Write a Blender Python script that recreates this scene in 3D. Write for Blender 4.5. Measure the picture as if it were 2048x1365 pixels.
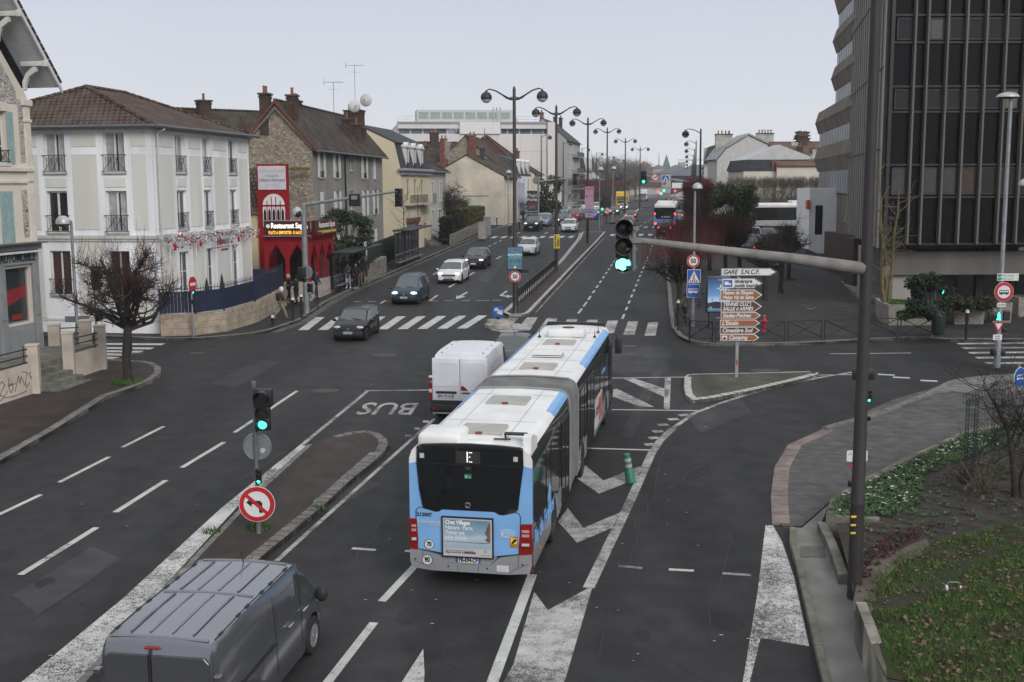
import bpy, bmesh, math, random
import numpy as np
from mathutils import Vector, Matrix
R = math.radians
rnd = random.Random(7)
for o in list(bpy.data.objects): bpy.data.objects.remove(o)
SC = bpy.context.scene
COL = SC.collection
F, CX, CY, H, HZ, RO, S = 2300.0, 1024.0, 682.5, 8.72, 369.0, R(-0.3), 0.0238
TH = math.atan((CY-HZ)/F)
cam = bpy.data.cameras.new('camera'); camo = bpy.data.objects.new('camera', cam); COL.objects.link(camo)
cam.sensor_width = 36; cam.lens = F/2048*36; cam.clip_start = .1; cam.clip_end = 6000
camo.matrix_world = Matrix.Translation((0,0,H)) @ Matrix.Rotation(R(90)-TH,4,'X') @ Matrix.Rotation(RO,4,'Z')
SC.camera = camo
SUN_EL, SUN_AZ = R(30), R(150)      # azimuth clockwise from +Y
w = bpy.data.worlds.new('World'); SC.world = w; w.use_nodes = True
nt = w.node_tree; nt.nodes.clear()
out = nt.nodes.new('ShaderNodeOutputWorld'); bg = nt.nodes.new('ShaderNodeBackground')
sky = nt.nodes.new('ShaderNodeTexSky'); sky.sky_type = 'NISHITA'; sky.sun_disc = False
sky.sun_elevation = SUN_EL; sky.sun_rotation = SUN_AZ; sky.dust_density = 4
hsv = nt.nodes.new('ShaderNodeHueSaturation'); hsv.inputs['Saturation'].default_value = .25
nt.links.new(sky.outputs[0], hsv.inputs['Color'])
tc = nt.nodes.new('ShaderNodeTexCoord'); sx = nt.nodes.new('ShaderNodeSeparateXYZ')
nt.links.new(tc.outputs['Generated'], sx.inputs[0])
rp = nt.nodes.new('ShaderNodeValToRGB')
for i,(p,c) in enumerate([(0,(8.3,8.5,8.8)),(.07,(7.3,7.6,8.3)),(.17,(6.3,6.65,7.8)),(.5,(8.0,8.4,9.1)),(1,(9.8,10.1,10.7))]):
 e = rp.color_ramp.elements[i] if i < 2 else rp.color_ramp.elements.new(p)
 e.position = p; e.color = (*c,1)
nt.links.new(sx.outputs[2], rp.inputs[0])
nz = nt.nodes.new('ShaderNodeTexNoise'); nz.inputs['Scale'].default_value = 2.2; nz.inputs['Detail'].default_value = 5
nt.links.new(tc.outputs['Generated'], nz.inputs['Vector'])
mr = nt.nodes.new('ShaderNodeMapRange'); mr.inputs[1].default_value=.3; mr.inputs[2].default_value=.7; mr.inputs[3].default_value=.965; mr.inputs[4].default_value=1.03
nt.links.new(nz.outputs[0], mr.inputs[0])
vm = nt.nodes.new('ShaderNodeVectorMath'); vm.operation='SCALE'
nt.links.new(rp.outputs[0], vm.inputs[0]); nt.links.new(mr.outputs[0], vm.inputs['Scale'])
mx = nt.nodes.new('ShaderNodeMix'); mx.data_type='RGBA'; mx.inputs[0].default_value=.94
nt.links.new(hsv.outputs[0], mx.inputs[6]); nt.links.new(vm.outputs[0], mx.inputs[7])
nt.links.new(mx.outputs[2], bg.inputs[0]); bg.inputs[1].default_value = .076
nt.links.new(bg.outputs[0], out.inputs[0])
sl = bpy.data.lights.new('sun','SUN'); sl.energy = 1.5; sl.angle = R(28); sl.color = (1,.97,.93)
so = bpy.data.objects.new('sun', sl); COL.objects.link(so)
_sd = Vector((math.sin(SUN_AZ)*math.cos(SUN_EL), math.cos(SUN_AZ)*math.cos(SUN_EL), math.sin(SUN_EL)))
so.rotation_euler = _sd.to_track_quat('Z','Y').to_euler(); so.location = (0,-20,60)
SC.view_settings.view_transform = 'Standard'; SC.view_settings.look = 'None'
SC.view_settings.exposure = .4; SC.view_settings.gamma = 1
SC.cycles.max_bounces = 6; SC.cycles.diffuse_bounces = 3; SC.cycles.glossy_bounces = 3; SC.cycles.volume_bounces = 1
SC.cycles.transparent_max_bounces = 8
def gz(y):
 return S*y if y < 150 else S*150-.003*(y-150)
def dirw(u, v):
 a, b = (u-CX)/F, -(v-CY)/F
 c, s = math.cos(RO), math.sin(RO)
 a, b = a*c+b*s, -a*s+b*c
 return (a, math.cos(TH)+b*math.sin(TH), -math.sin(TH)+b*math.cos(TH))
def G(u, v, z=0.0):
 d = dirw(u,v); den = d[2]-S*d[1]
 t = (z-H)/den if den < 0 else 1e9
 if t*d[1] > 150: t = (z+S*150+.45-H)/(d[2]+.003*d[1])
 return (d[0]*t, d[1]*t)
def A(u, v, Y):
 d = dirw(u,v); t = Y/d[1]; return (d[0]*t, Y, H+d[2]*t)
MATS = {}
def M(name, col, rough=.7, var=.12, scale=2.0, metal=0, bump=0, bscale=None, spec=.4, coat=0, dirt=None, emit=0, streak=False):
 if name in MATS: return MATS[name]
 m = bpy.data.materials.new(name); m.use_nodes = True; MATS[name] = m
 n, l = m.node_tree.nodes, m.node_tree.links
 b = n['Principled BSDF']
 b.inputs['Roughness'].default_value = rough; b.inputs['Metallic'].default_value = metal
 b.inputs['Specular IOR Level'].default_value = spec; b.inputs['Coat Weight'].default_value = coat
 b.inputs['Coat Roughness'].default_value = .08
 if emit:
  b.inputs['Emission Color'].default_value = (*col,1); b.inputs['Emission Strength'].default_value = emit
 t = n.new('ShaderNodeTexCoord')
 if var or bump:
  z = n.new('ShaderNodeTexNoise'); z.inputs['Scale'].default_value = scale; z.inputs['Detail'].default_value = 6
  if streak:
   mp = n.new('ShaderNodeMapping'); mp.inputs['Scale'].default_value = (1,1,.12)
   l.new(t.outputs['Object'], mp.inputs[0]); l.new(mp.outputs[0], z.inputs['Vector'])
  else: l.new(t.outputs['Object'], z.inputs['Vector'])
  r = n.new('ShaderNodeValToRGB'); r.color_ramp.elements[0].position=.3; r.color_ramp.elements[1].position=.7
  lo = [c*(1-var) for c in col]; hi = [min(1,c*(1+var)) for c in col]
  if dirt: lo = dirt
  r.color_ramp.elements[0].color = (*lo,1); r.color_ramp.elements[1].color = (*hi,1)
  l.new(z.outputs[0], r.inputs[0]); l.new(r.outputs[0], b.inputs['Base Color'])
  if bump:
   z2 = n.new('ShaderNodeTexNoise'); z2.inputs['Scale'].default_value = bscale or scale*8; z2.inputs['Detail'].default_value = 4
   l.new(t.outputs['Object'], z2.inputs['Vector'])
   bp = n.new('ShaderNodeBump'); bp.inputs['Strength'].default_value = bump; bp.inputs['Distance'].default_value=.02
   l.new(z2.outputs[0], bp.inputs['Height']); l.new(bp.outputs[0], b.inputs['Normal'])
 else: b.inputs['Base Color'].default_value = (*col,1)
 return m
def nodes_of(name, rough=.8, spec=.3):
 m = bpy.data.materials.new(name); m.use_nodes = True; MATS[name] = m
 n, l = m.node_tree.nodes, m.node_tree.links
 b = n['Principled BSDF']; b.inputs['Roughness'].default_value = rough; b.inputs['Specular IOR Level'].default_value = spec
 t = n.new('ShaderNodeTexCoord')
 return m, n, l, b, t
def ramp(n, stops):
 r = n.new('ShaderNodeValToRGB')
 for i,(p,c) in enumerate(stops):
  e = r.color_ramp.elements[i] if i < 2 else r.color_ramp.elements.new(p)
  e.position = p; e.color = (*c,1)
 return r
def noise(n, l, vec, sc, det=5, scale3=None):
 z = n.new('ShaderNodeTexNoise'); z.inputs['Scale'].default_value = sc; z.inputs['Detail'].default_value = det
 if scale3:
  mp = n.new('ShaderNodeMapping'); mp.inputs['Scale'].default_value = scale3; l.new(vec, mp.inputs[0]); vec = mp.outputs[0]
 l.new(vec, z.inputs['Vector']); return z
def mixc(n, l, fac, a, b, mode='MIX'):
 x = n.new('ShaderNodeMix'); x.data_type='RGBA'; x.blend_type = mode
 for i,v in ((0,fac),(6,a),(7,b)):
  if hasattr(v,'links') or hasattr(v,'is_linked'): l.new(v, x.inputs[i])
  elif isinstance(v,(int,float)): x.inputs[i].default_value = v
  else: x.inputs[i].default_value = (*v,1)
 return x.outputs[2]
def bump(n, l, b, h, st=.4, d=.02):
 bp = n.new('ShaderNodeBump'); bp.inputs['Strength'].default_value = st; bp.inputs['Distance'].default_value = d
 l.new(h, bp.inputs['Height']); l.new(bp.outputs[0], b.inputs['Normal'])
def asphalt(name, col, tint=(.05,.05,.052), patch=True):
 m,n,l,b,t = nodes_of(name, .82, .35)
 o = t.outputs['Object']
 z1 = noise(n,l,o,.11,5,(3.4,.3,1)); z2 = noise(n,l,o,1.3,6); z3 = noise(n,l,o,38,3)
 r1 = ramp(n,[(.3,[c*.60 for c in col]),(.7,[c*1.45 for c in col])]); l.new(z1.outputs[0], r1.inputs[0])
 r2 = ramp(n,[(.35,(.72,.72,.72)),(.65,(1.18,1.17,1.15))]); l.new(z2.outputs[0], r2.inputs[0])
 r3 = ramp(n,[(.3,(.72,.72,.72)),(.62,(1.05,1.05,1.05)),(.78,(1.7,1.68,1.62))]); l.new(z3.outputs[0], r3.inputs[0])
 c1 = mixc(n,l,1.0,r1.outputs[0],r2.outputs[0],'MULTIPLY'); c2 = mixc(n,l,.8,c1,r3.outputs[0],'MULTIPLY')
 v = n.new('ShaderNodeTexVoronoi'); v.feature='DISTANCE_TO_EDGE'; v.inputs['Scale'].default_value=.22
 zz = noise(n,l,o,.8,4); ad = n.new('ShaderNodeVectorMath'); ad.operation='ADD'; l.new(o,ad.inputs[0]); l.new(zz.outputs[1],ad.inputs[1]); l.new(ad.outputs[0], v.inputs['Vector'])
 rc = ramp(n,[(0,(.45,.45,.45)),(.006,(1,1,1))]); l.new(v.outputs[0], rc.inputs[0])
 c3 = mixc(n,l,.55,c2,rc.outputs[0],'MULTIPLY')
 l.new(c3, b.inputs['Base Color']); bump(n,l,b,z3.outputs[0],.25,.01)
 return m
def worn_paint(name, col=(.5,.5,.48), lo=.36, hi=.5, sc=5.0, under=(.055,.055,.057), fine=.5):
 m,n,l,b,t = nodes_of(name,.75,.3)
 o = t.outputs['Object']
 z = noise(n,l,o,sc,10); z.inputs['Roughness'].default_value=.75
 z2 = noise(n,l,o,.8,5); z3 = noise(n,l,o,45,2)
 ma = n.new('ShaderNodeMath'); ma.operation='ADD'; l.new(z.outputs[0],ma.inputs[0]); l.new(z3.outputs[0],ma.inputs[1])
 mb = n.new('ShaderNodeMath'); mb.operation='MULTIPLY_ADD'; l.new(ma.outputs[0],mb.inputs[0]); mb.inputs[1].default_value=.5;
 mc = n.new('ShaderNodeMath'); mc.operation='MULTIPLY_ADD'; l.new(z2.outputs[0],mc.inputs[0]); mc.inputs[1].default_value=.4; mc.inputs[2].default_value=-.2
 l.new(mc.outputs[0], mb.inputs[2])
 r = ramp(n,[(lo,(0,0,0)),(hi,(1,1,1))]); l.new(mb.outputs[0], r.inputs[0])
 rr = ramp(n,[(.3,[c*.72 for c in col]),(.7,col)]); l.new(noise(n,l,o,2.2,6).outputs[0], rr.inputs[0])
 l.new(mixc(n,l,r.outputs[0],under,rr.outputs[0]), b.inputs['Base Color'])
 return m
def tiles(name, c1, c2, moss=(.07,.07,.055), rowh=.30, w=.24, mossamt=.5):
 m,n,l,b,t = nodes_of(name,.85,.25)
 uv = t.outputs['UV']
 br = n.new('ShaderNodeTexBrick'); br.inputs['Scale'].default_value=1; br.inputs['Brick Width'].default_value=w; br.inputs['Row Height'].default_value=rowh
 br.inputs['Mortar Size'].default_value=w*.22; br.inputs['Mortar Smooth'].default_value=.6; br.offset=.5
 br.inputs['Color1'].default_value=(*c1,1); br.inputs['Color2'].default_value=(*c2,1); br.inputs['Mortar'].default_value=(*[c*.25 for c in c1],1)
 l.new(uv, br.inputs['Vector'])
 z = noise(n,l,t.outputs['Object'],1.1,7); r = ramp(n,[(.42,(0,0,0)),(.62,(mossamt,)*3)]); l.new(z.outputs[0], r.inputs[0])
 z5 = noise(n,l,t.outputs['Object'],14,3); r5 = ramp(n,[(.35,(.7,.7,.7)),(.7,(1.35,1.3,1.2))]); l.new(z5.outputs[0], r5.inputs[0])
 c = mixc(n,l,1.0,br.outputs[0],r5.outputs[0],'MULTIPLY')
 l.new(mixc(n,l,r.outputs[0],c,moss), b.inputs['Base Color'])
 inv = n.new('ShaderNodeMath'); inv.operation='SUBTRACT'; inv.inputs[0].default_value=1; l.new(br.outputs[1], inv.inputs[1])
 bump(n,l,b,inv.outputs[0],1,.07)
 return m
def bricks(name, c1, c2, mortar, w=.22, h=.075, ms=.012, st=.5):
 m,n,l,b,t = nodes_of(name,.85,.25)
 br = n.new('ShaderNodeTexBrick'); br.inputs['Scale'].default_value=1; br.inputs['Brick Width'].default_value=w; br.inputs['Row Height'].default_value=h
 br.inputs['Mortar Size'].default_value=ms; br.inputs['Mortar Smooth'].default_value=.2
 br.inputs['Color1'].default_value=(*c1,1); br.inputs['Color2'].default_value=(*c2,1); br.inputs['Mortar'].default_value=(*mortar,1)
 l.new(t.outputs['UV'], br.inputs['Vector'])
 z = noise(n,l,t.outputs['Object'],2.5,7); r = ramp(n,[(.3,(.7,.7,.7)),(.7,(1.2,1.2,1.2))]); l.new(z.outputs[0], r.inputs[0])
 l.new(mixc(n,l,1.0,br.outputs[0],r.outputs[0],'MULTIPLY'), b.inputs['Base Color'])
 inv = n.new('ShaderNodeMath'); inv.operation='SUBTRACT'; inv.inputs[0].default_value=1; l.new(br.outputs[1], inv.inputs[1])
 bump(n,l,b,inv.outputs[0],st,.02)
 return m
def rubble(name, stops, mortar, sc=3.2, edge=.05, sy=1.7):
 m,n,l,b,t = nodes_of(name,.9,.2)
 mp = n.new('ShaderNodeMapping'); mp.inputs['Scale'].default_value=(1,sy,1); l.new(t.outputs['UV'], mp.inputs[0])
 zz = noise(n,l,mp.outputs[0],2.5,3); x = n.new('ShaderNodeVectorMath'); x.operation='MULTIPLY_ADD'; l.new(zz.outputs[1],x.inputs[0]); x.inputs[1].default_value=(.22,.22,0); l.new(mp.outputs[0], x.inputs[2])
 v1 = n.new('ShaderNodeTexVoronoi'); v1.inputs['Scale'].default_value=sc; v1.feature='F1'; l.new(x.outputs[0], v1.inputs['Vector'])
 v2 = n.new('ShaderNodeTexVoronoi'); v2.inputs['Scale'].default_value=sc; v2.feature='DISTANCE_TO_EDGE'; l.new(x.outputs[0], v2.inputs['Vector'])
 sp = n.new('ShaderNodeSeparateColor'); l.new(v1.outputs['Color'], sp.inputs[0])
 r = ramp(n, stops); l.new(sp.outputs[0], r.inputs[0])
 re = ramp(n,[(0,(0,0,0)),(edge,(1,1,1))]); l.new(v2.outputs[0], re.inputs[0])
 z = noise(n,l,t.outputs['Object'],9,6); rz = ramp(n,[(.3,(.75,.75,.75)),(.7,(1.2,1.2,1.2))]); l.new(z.outputs[0], rz.inputs[0])
 l.new(mixc(n,l,1.0,mixc(n,l,re.outputs[0],mortar,r.outputs[0]),rz.outputs[0],'MULTIPLY'), b.inputs['Base Color'])
 bump(n,l,b,re.outputs[0],.6,.03)
 return m
def glassm(name, col=(.012,.014,.016), rough=.08, spec=.6):
 m,n,l,b,t = nodes_of(name, rough, spec); b.inputs['Base Color'].default_value=(*col,1)
 return m
class MB:
 def __init__(s): s.v=[]; s.f=[]; s.m=[]
 def add(s, vs, fs, mi=0):
  o = len(s.v); s.v += [tuple(p) for p in vs]
  s.f += [tuple(i+o for i in q) for q in fs]; s.m += [mi]*len(fs); return s
 def box(s, x0,x1,y0,y1,z0,z1, mi=0, skip=''):
  if x0>x1: x0,x1=x1,x0
  if y0>y1: y0,y1=y1,y0
  if z0>z1: z0,z1=z1,z0
  vs=[(x0,y0,z0),(x1,y0,z0),(x1,y1,z0),(x0,y1,z0),(x0,y0,z1),(x1,y0,z1),(x1,y1,z1),(x0,y1,z1)]
  return s.add(vs,[(0,3,2,1),(4,5,6,7),(0,1,5,4),(1,2,6,5),(2,3,7,6),(3,0,4,7)],mi)
 def rbox(s, x0,x1,y0,y1,z0,z1, r=.02, mi=0):
  cx,cy,cz=(x0+x1)/2,(y0+y1)/2,(z0+z1)/2; hx,hy,hz=abs(x1-x0)/2,abs(y1-y0)/2,abs(z1-z0)/2
  r=min(r,hx*.9,hy*.9,hz*.9)
  bm=bmesh.new(); bmesh.ops.create_cube(bm,size=2)
  for v in bm.verts: v.co=Vector((cx+v.co.x*hx,cy+v.co.y*hy,cz+v.co.z*hz))
  bmesh.ops.bevel(bm,geom=bm.edges[:],offset=r,segments=2,profile=.5,affect='EDGES')
  bm.verts.index_update()
  s.add([v.co[:] for v in bm.verts],[[v.index for v in f.verts] for f in bm.faces],mi); bm.free(); return s
 def prism(s, poly, axis, a, b, mi=0):
  k='xyz'.index(axis); n=len(poly)
  def P(p,h):
   q=list(p); q.insert(k,h); return q
  vs=[P(p,a) for p in poly]+[P(p,b) for p in poly]
  fs=[tuple(range(n)),tuple(range(2*n-1,n-1,-1))]+[(i,(i+1)%n,n+(i+1)%n,n+i) for i in range(n)]
  return s.add(vs,fs,mi)
 def tube(s, pts, r, n=8, mi=0, cap=True):
  pts=[Vector(p) for p in pts]; k=len(pts)
  rs=[r]*k if isinstance(r,(int,float)) else list(r)
  vs=[]; up=Vector((0,0,1)); prev=None
  for i,p in enumerate(pts):
   d=(pts[min(i+1,k-1)]-pts[max(i-1,0)])
   if d.length<1e-9: d=Vector((0,0,1))
   d.normalize()
   if prev is None:
    a=d.cross(Vector((0,0,1)) if abs(d.z)<.9 else Vector((1,0,0))).normalized()
   else:
    a=(prev-d*prev.dot(d)); a=a.normalized() if a.length>1e-6 else d.cross(Vector((1,0,.3))).normalized()
   prev=a; b=d.cross(a)
   for j in range(n):
    t=2*math.pi*j/n; vs.append(p+(a*math.cos(t)+b*math.sin(t))*rs[i])
  fs=[(i*n+j,i*n+(j+1)%n,(i+1)*n+(j+1)%n,(i+1)*n+j) for i in range(k-1) for j in range(n)]
  if cap: fs+= [tuple(range(n-1,-1,-1)),tuple(range((k-1)*n,k*n))]
  return s.add(vs,fs,mi)
 def lathe(s, prof, c=(0,0,0), n=20, axis='z', mi=0, cap=True):
  vs=[]
  for r_,h in prof:
   for j in range(n):
    t=2*math.pi*j/n; x,y=r_*math.cos(t),r_*math.sin(t)
    q={'z':(x,y,h),'y':(x,h,y),'x':(h,x,y)}[axis]; vs.append((c[0]+q[0],c[1]+q[1],c[2]+q[2]))
  k=len(prof); fs=[(i*n+j,i*n+(j+1)%n,(i+1)*n+(j+1)%n,(i+1)*n+j) for i in range(k-1) for j in range(n)]
  if cap and prof[0][0]>1e-6: fs.append(tuple(range(n-1,-1,-1)))
  if cap and prof[-1][0]>1e-6: fs.append(tuple(range((k-1)*n,k*n)))
  return s.add(vs,fs,mi)
 def ball(s, c, r, n=14, k=8, mi=0, lo=-90, hi=90):
  rx,ry,rz = (r,r,r) if isinstance(r,(int,float)) else r
  vs=[];
  for i in range(k+1):
   a=R(lo+(hi-lo)*i/k)
   for j in range(n):
    t=2*math.pi*j/n; vs.append((c[0]+rx*math.cos(a)*math.cos(t),c[1]+ry*math.cos(a)*math.sin(t),c[2]+rz*math.sin(a)))
  fs=[(i*n+j,i*n+(j+1)%n,(i+1)*n+(j+1)%n,(i+1)*n+j) for i in range(k) for j in range(n)]
  if lo>-89: fs.append(tuple(range(n-1,-1,-1)))
  if hi<89: fs.append(tuple(range(k*n,k*n+n)))
  return s.add(vs,fs,mi)
 def quad(s, a,b,c,d, mi=0): return s.add([a,b,c,d],[(0,1,2,3)],mi)
 def disc(s, c, r, axis='y', th=.01, n=28, mi=0):
  return s.lathe([(r,-th/2),(r,th/2)],c,n,axis,mi)
 def bar(s, p, q, w, mi=0):
  return s.tube([p,q],w*.707,4,mi)
 def build(s, name, mats, parent=None, smooth=None, loc=None):
  me=bpy.data.meshes.new(name); me.from_pydata(s.v,[],s.f)
  if not isinstance(mats,(list,tuple)): mats=[mats]
  for m in mats: me.materials.append(m)
  me.polygons.foreach_set('material_index',s.m)
  if len(s.f):
   uvl=me.uv_layers.new(name='UVMap'); me.update()
   nl=len(me.loops); vi=np.empty(nl,np.int32); me.loops.foreach_get('vertex_index',vi)
   co=np.array(s.v,np.float32)[vi]; npoly=len(me.polygons)
   nr=np.empty(npoly*3,np.float32); me.polygons.foreach_get('normal',nr); nr=nr.reshape(-1,3)
   lt=np.empty(npoly,np.int32); me.polygons.foreach_get('loop_total',lt); nr=np.repeat(nr,lt,0)
   ua=np.stack([-nr[:,1],nr[:,0],np.zeros(nl)],1); ln=np.linalg.norm(ua,axis=1); fl=ln<.05
   ua[fl]=(1,0,0); ln[fl]=1; ua/=ln[:,None]; va=np.cross(nr,ua)
   uv=np.stack([(co*ua).sum(1),(co*va).sum(1)],1).astype(np.float32); uvl.data.foreach_set('uv',uv.ravel())
  if smooth:
   me.shade_smooth(); me.set_sharp_from_angle(angle=R(smooth))
  o=bpy.data.objects.new(name,me); COL.objects.link(o)
  if parent is not None: o.parent=parent
  if loc: o.location=loc
  return o
def tag(o, label, cat, group=None):
 o['label']=label; o['category']=cat
 if group: o['group']=group
 return o
def thing(name, label, cat, loc=(0,0,0), rz=0, group=None):
 o=bpy.data.objects.new(name,None); COL.objects.link(o); o.location=loc; o.rotation_euler=(0,0,rz); o.empty_display_size=.2
 return tag(o,label,cat,group)
def struct(o, kind='structure'):
 o['kind']=kind; return o
def copy_tree(o, parent=None):
 c=o.copy(); COL.objects.link(c)
 if parent is not None: c.parent=parent
 for ch in list(o.children): copy_tree(ch,c)
 return c
def relabel(o, loc, rz, label, group=None):
 o.location=loc; o.rotation_euler=(0,0,rz); o['label']=label
 if group: o['group']=group
 return o
_fonts={}
def text(s, size, mat, parent, loc, rot=(R(90),0,0), name='lettering', bold=0, extr=.002, align='CENTER', sx=1, shear=0):
 cu=bpy.data.curves.new(name,'FONT'); cu.body=s; cu.size=size; cu.extrude=extr; cu.offset=bold; cu.align_x=align; cu.align_y='CENTER'; cu.shear=shear; cu.resolution_u=3
 t=bpy.data.objects.new(name,cu); COL.objects.link(t)
 dg=bpy.context.evaluated_depsgraph_get(); me=bpy.data.meshes.new_from_object(t.evaluated_get(dg))
 bpy.data.objects.remove(t); bpy.data.curves.remove(cu)
 me.materials.clear(); me.materials.append(mat)
 if sx!=1: me.transform(Matrix.Diagonal((sx,1,1,1)))
 o=bpy.data.objects.new(name,me); COL.objects.link(o); o.parent=parent; o.location=loc; o.rotation_euler=rot
 return o
# ================================================================ SETTING: ground, road, pavements, markings
asph = asphalt('road asphalt',(.0245,.0245,.0255)); asph2 = asphalt('pavement asphalt',(.030,.0285,.028)); redas = asphalt('reddish asphalt',(.042,.030,.027))
stone_k = bricks('kerb stone',(.19,.18,.165),(.15,.145,.135),(.05,.05,.048),1.0,.4,.012,.5)
paint = worn_paint('road paint',(.53,.53,.51),.36,.44); paintw = worn_paint('worn road paint',(.49,.48,.46),.41,.55); paintv = worn_paint('scrubbed white band',(.62,.61,.58),.41,.53,9)
faded = worn_paint('faded road paint',(.42,.42,.41),.44,.6)
pavers = bricks('small pavers',(.125,.115,.11),(.10,.095,.092),(.05,.05,.05),.22,.11,.012,.6)
kerbred = bricks('brown kerb slabs',(.20,.155,.135),(.165,.13,.115),(.04,.04,.04),.95,.6,.03,.6)
conc = M('weathered concrete',(.17,.165,.15),.9,.3,.7,bump=.3,dirt=(.08,.08,.068)); concl = M('light concrete',(.36,.35,.32),.9,.2,1.5,bump=.3)
soil = M('dark soil',(.032,.026,.021),1,.45,3,bump=1,bscale=25)
def ystops(a,b):
 ys=[a]+[y for y in (150,155,165) if a<y<b]+[b]; return ys
def drape(mb, poly, dz=.006, mi=0):
 mb.add([(x,y,gz(y)+dz) for x,y in poly],[tuple(range(len(poly)))],mi)
def ccw(poly):
 a=sum(poly[i][0]*poly[(i+1)%len(poly)][1]-poly[(i+1)%len(poly)][0]*poly[i][1] for i in range(len(poly)))
 return poly if a>0 else poly[::-1]
def slab(mb, poly, h, mi=0, base=-.2):
 poly=ccw(poly); n=len(poly)
 vs=[(x,y,gz(y)+base) for x,y in poly]+[(x,y,gz(y)+h) for x,y in poly]
 mb.add(vs,[tuple(range(n,2*n))]+[(i,(i+1)%n,n+(i+1)%n,n+i) for i in range(n)],mi)
def offset(pts, d):
 out=[]
 for i,p in enumerate(pts):
  a=Vector(pts[max(i-1,0)]); b=Vector(pts[min(i+1,len(pts)-1)]); t=(b-a)
  if t.length<1e-6: t=Vector((0,1))
  t.normalize(); out.append((p[0]-t.y*d, p[1]+t.x*d))
 return out
def resample(pts, step):
 out=[pts[0]]
 for a,b in zip(pts,pts[1:]):
  L=math.dist(a,b); k=max(1,int(L/step))
  out+=[(a[0]+(b[0]-a[0])*i/k,a[1]+(b[1]-a[1])*i/k) for i in range(1,k+1)]
 return out
def kerb(mb, pts, w=.22, h=.14, mi=0, base=-.1, stones=1.0, gap=.012, side=1):
 pts=resample(pts, stones); inn=offset(pts, w*side)
 for i in range(len(pts)-1):
  a,b,c,d=pts[i],pts[i+1],inn[i+1],inn[i]
  def sh(p,q,t): return (p[0]+(q[0]-p[0])*t,p[1]+(q[1]-p[1])*t)
  g=gap/max(.05,math.dist(a,b)); a2,b2,c2,d2=sh(a,b,g),sh(a,b,1-g),sh(d,c,1-g),sh(d,c,g)
  hh=h+rnd.uniform(-.006,.006); e=.13
  A_,B_=sh(a2,d2,e),sh(b2,c2,e)
  vs=[(*a2,gz(a2[1])+base),(*b2,gz(b2[1])+base),(*c2,gz(c2[1])+base),(*d2,gz(d2[1])+base),
   (*a2,gz(a2[1])+hh-.03),(*b2,gz(b2[1])+hh-.03),(*c2,gz(c2[1])+hh),(*d2,gz(d2[1])+hh),(*A_,gz(a2[1])+hh),(*B_,gz(b2[1])+hh)]
  fs=[(0,1,5,4),(4,5,9,8),(8,9,6,7),(1,2,6,9,5),(2,3,7,6),(3,0,4,8,7)]
  if side<0: fs=[f[::-1] for f in fs]
  mb.add(vs,fs,mi)
mb=MB(); ys=[-60,150,160,400,700,1300]
for a,b in zip(ys,ys[1:]): mb.quad((-1800,a,gz(a)-.06),(1800,a,gz(a)-.06),(1800,b,gz(b)-.06),(-1800,b,gz(b)-.06))
struct(mb.build('ground',M('bare ground',(.09,.085,.075),.95,.3,.05)))
mb=MB(); ys=[-20,30,60,100,150,156,300,520]
for a,b in zip(ys,ys[1:]): mb.quad((-70,a,gz(a)),(110+max(0,b-150)*.1,a,gz(a)),(110+max(0,b-150)*.1,b,gz(b)),(-70,b,gz(b)))
struct(mb.build('road',asph))
PX=lambda l,z=0:[G(u,v,z) for u,v in l]
KL=[(-12.23,57.64),(-11.38,61.3),(-11.2,68.8),(-10.6,75.3),(-8.7,89),(-5.95,109.6),(-1.6,140),(8.4,200),(19.5,267),(37.5,373),(62,520)]
def kx(Y):
 for (x0,y0),(x1,y1) in zip(KL,KL[1:]):
  if Y<=y1: return x0+(x1-x0)*(Y-y0)/(y1-y0)
 return KL[-1][0]
side=PX([(205,668.5),(330,675),(400,674.5),(440,672),(500,667)])
kl=side+KL
mb=MB(); slab(mb, kl[:len(side)+8]+[(-40,267),(-60,267),(-60,56)], .125); o=mb.build('pavement',asph2); struct(o)
mb=MB(); kerb(mb,kl,.2,.14); struct(mb.build('kerb',stone_k,smooth=30))
mb=MB(); gq=offset(KL[:7],-.45); gq2=offset(KL[:7],-.02)
for i in range(6): drape(mb,[gq2[i],gq[i],gq[i+1],gq2[i+1]],.004)
struct(mb.build('gutter',asphalt('gutter concrete',(.085,.082,.078))))
kn=PX([(-60,945),(0,918),(110,856),(215,790),(270,772),(305,758),(322,745),(322,733),(310,725),(290,720.5),(240,717),(200,716)])
mb=MB(); slab(mb, kn+[(-40,50.2),(-40,20)], .125); struct(mb.build('pavement',redas))
mb=MB(); kerb(mb,[(kn[0][0]-3,12)]+kn,.28,.14); struct(mb.build('kerb',stone_k,smooth=30))
kr=PX([(1322,470),(1326,500),(1332,545),(1336,590),(1338,630),(1343,662),(1356,680),(1378,691),(1420,697),(1500,698),(1600,697),(1700,693.5),(1820,689),(1900,693),(1985,696)])
kr[-1]=(27.5,kr[-1][1]); kr0=[(21.9,140)]+kr
mb=MB(); slab(mb, kr0+[(60,kr[-1][1]),(70,140)], .125); struct(mb.build('plaza',asph2))
mb=MB(); kerb(mb,kr0,.25,.14); struct(mb.build('kerb',stone_k,smooth=30))
mb=MB(); slab(mb,[(21.9,140.2),(70,140.2),(90,267),(103,373),(82,373),(60,267),(43.3,267)][::1],.125); struct(mb.build('pavement',asph2))
ml=PX([(100,1420),(300,1200),(520,975),(612,893)]); mt=PX([(660,876),(700,868),(735,866),(758,871),(772,881),(776,893),(768,908),(750,925)]); mr_=PX([(700,965),(640,1020),(520,1118),(380,1250),(260,1365),(200,1425)])
mi_=ml+mt+mr_
mb=MB(); slab(mb, mi_, .115); struct(mb.build('median_island',redas))
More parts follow.
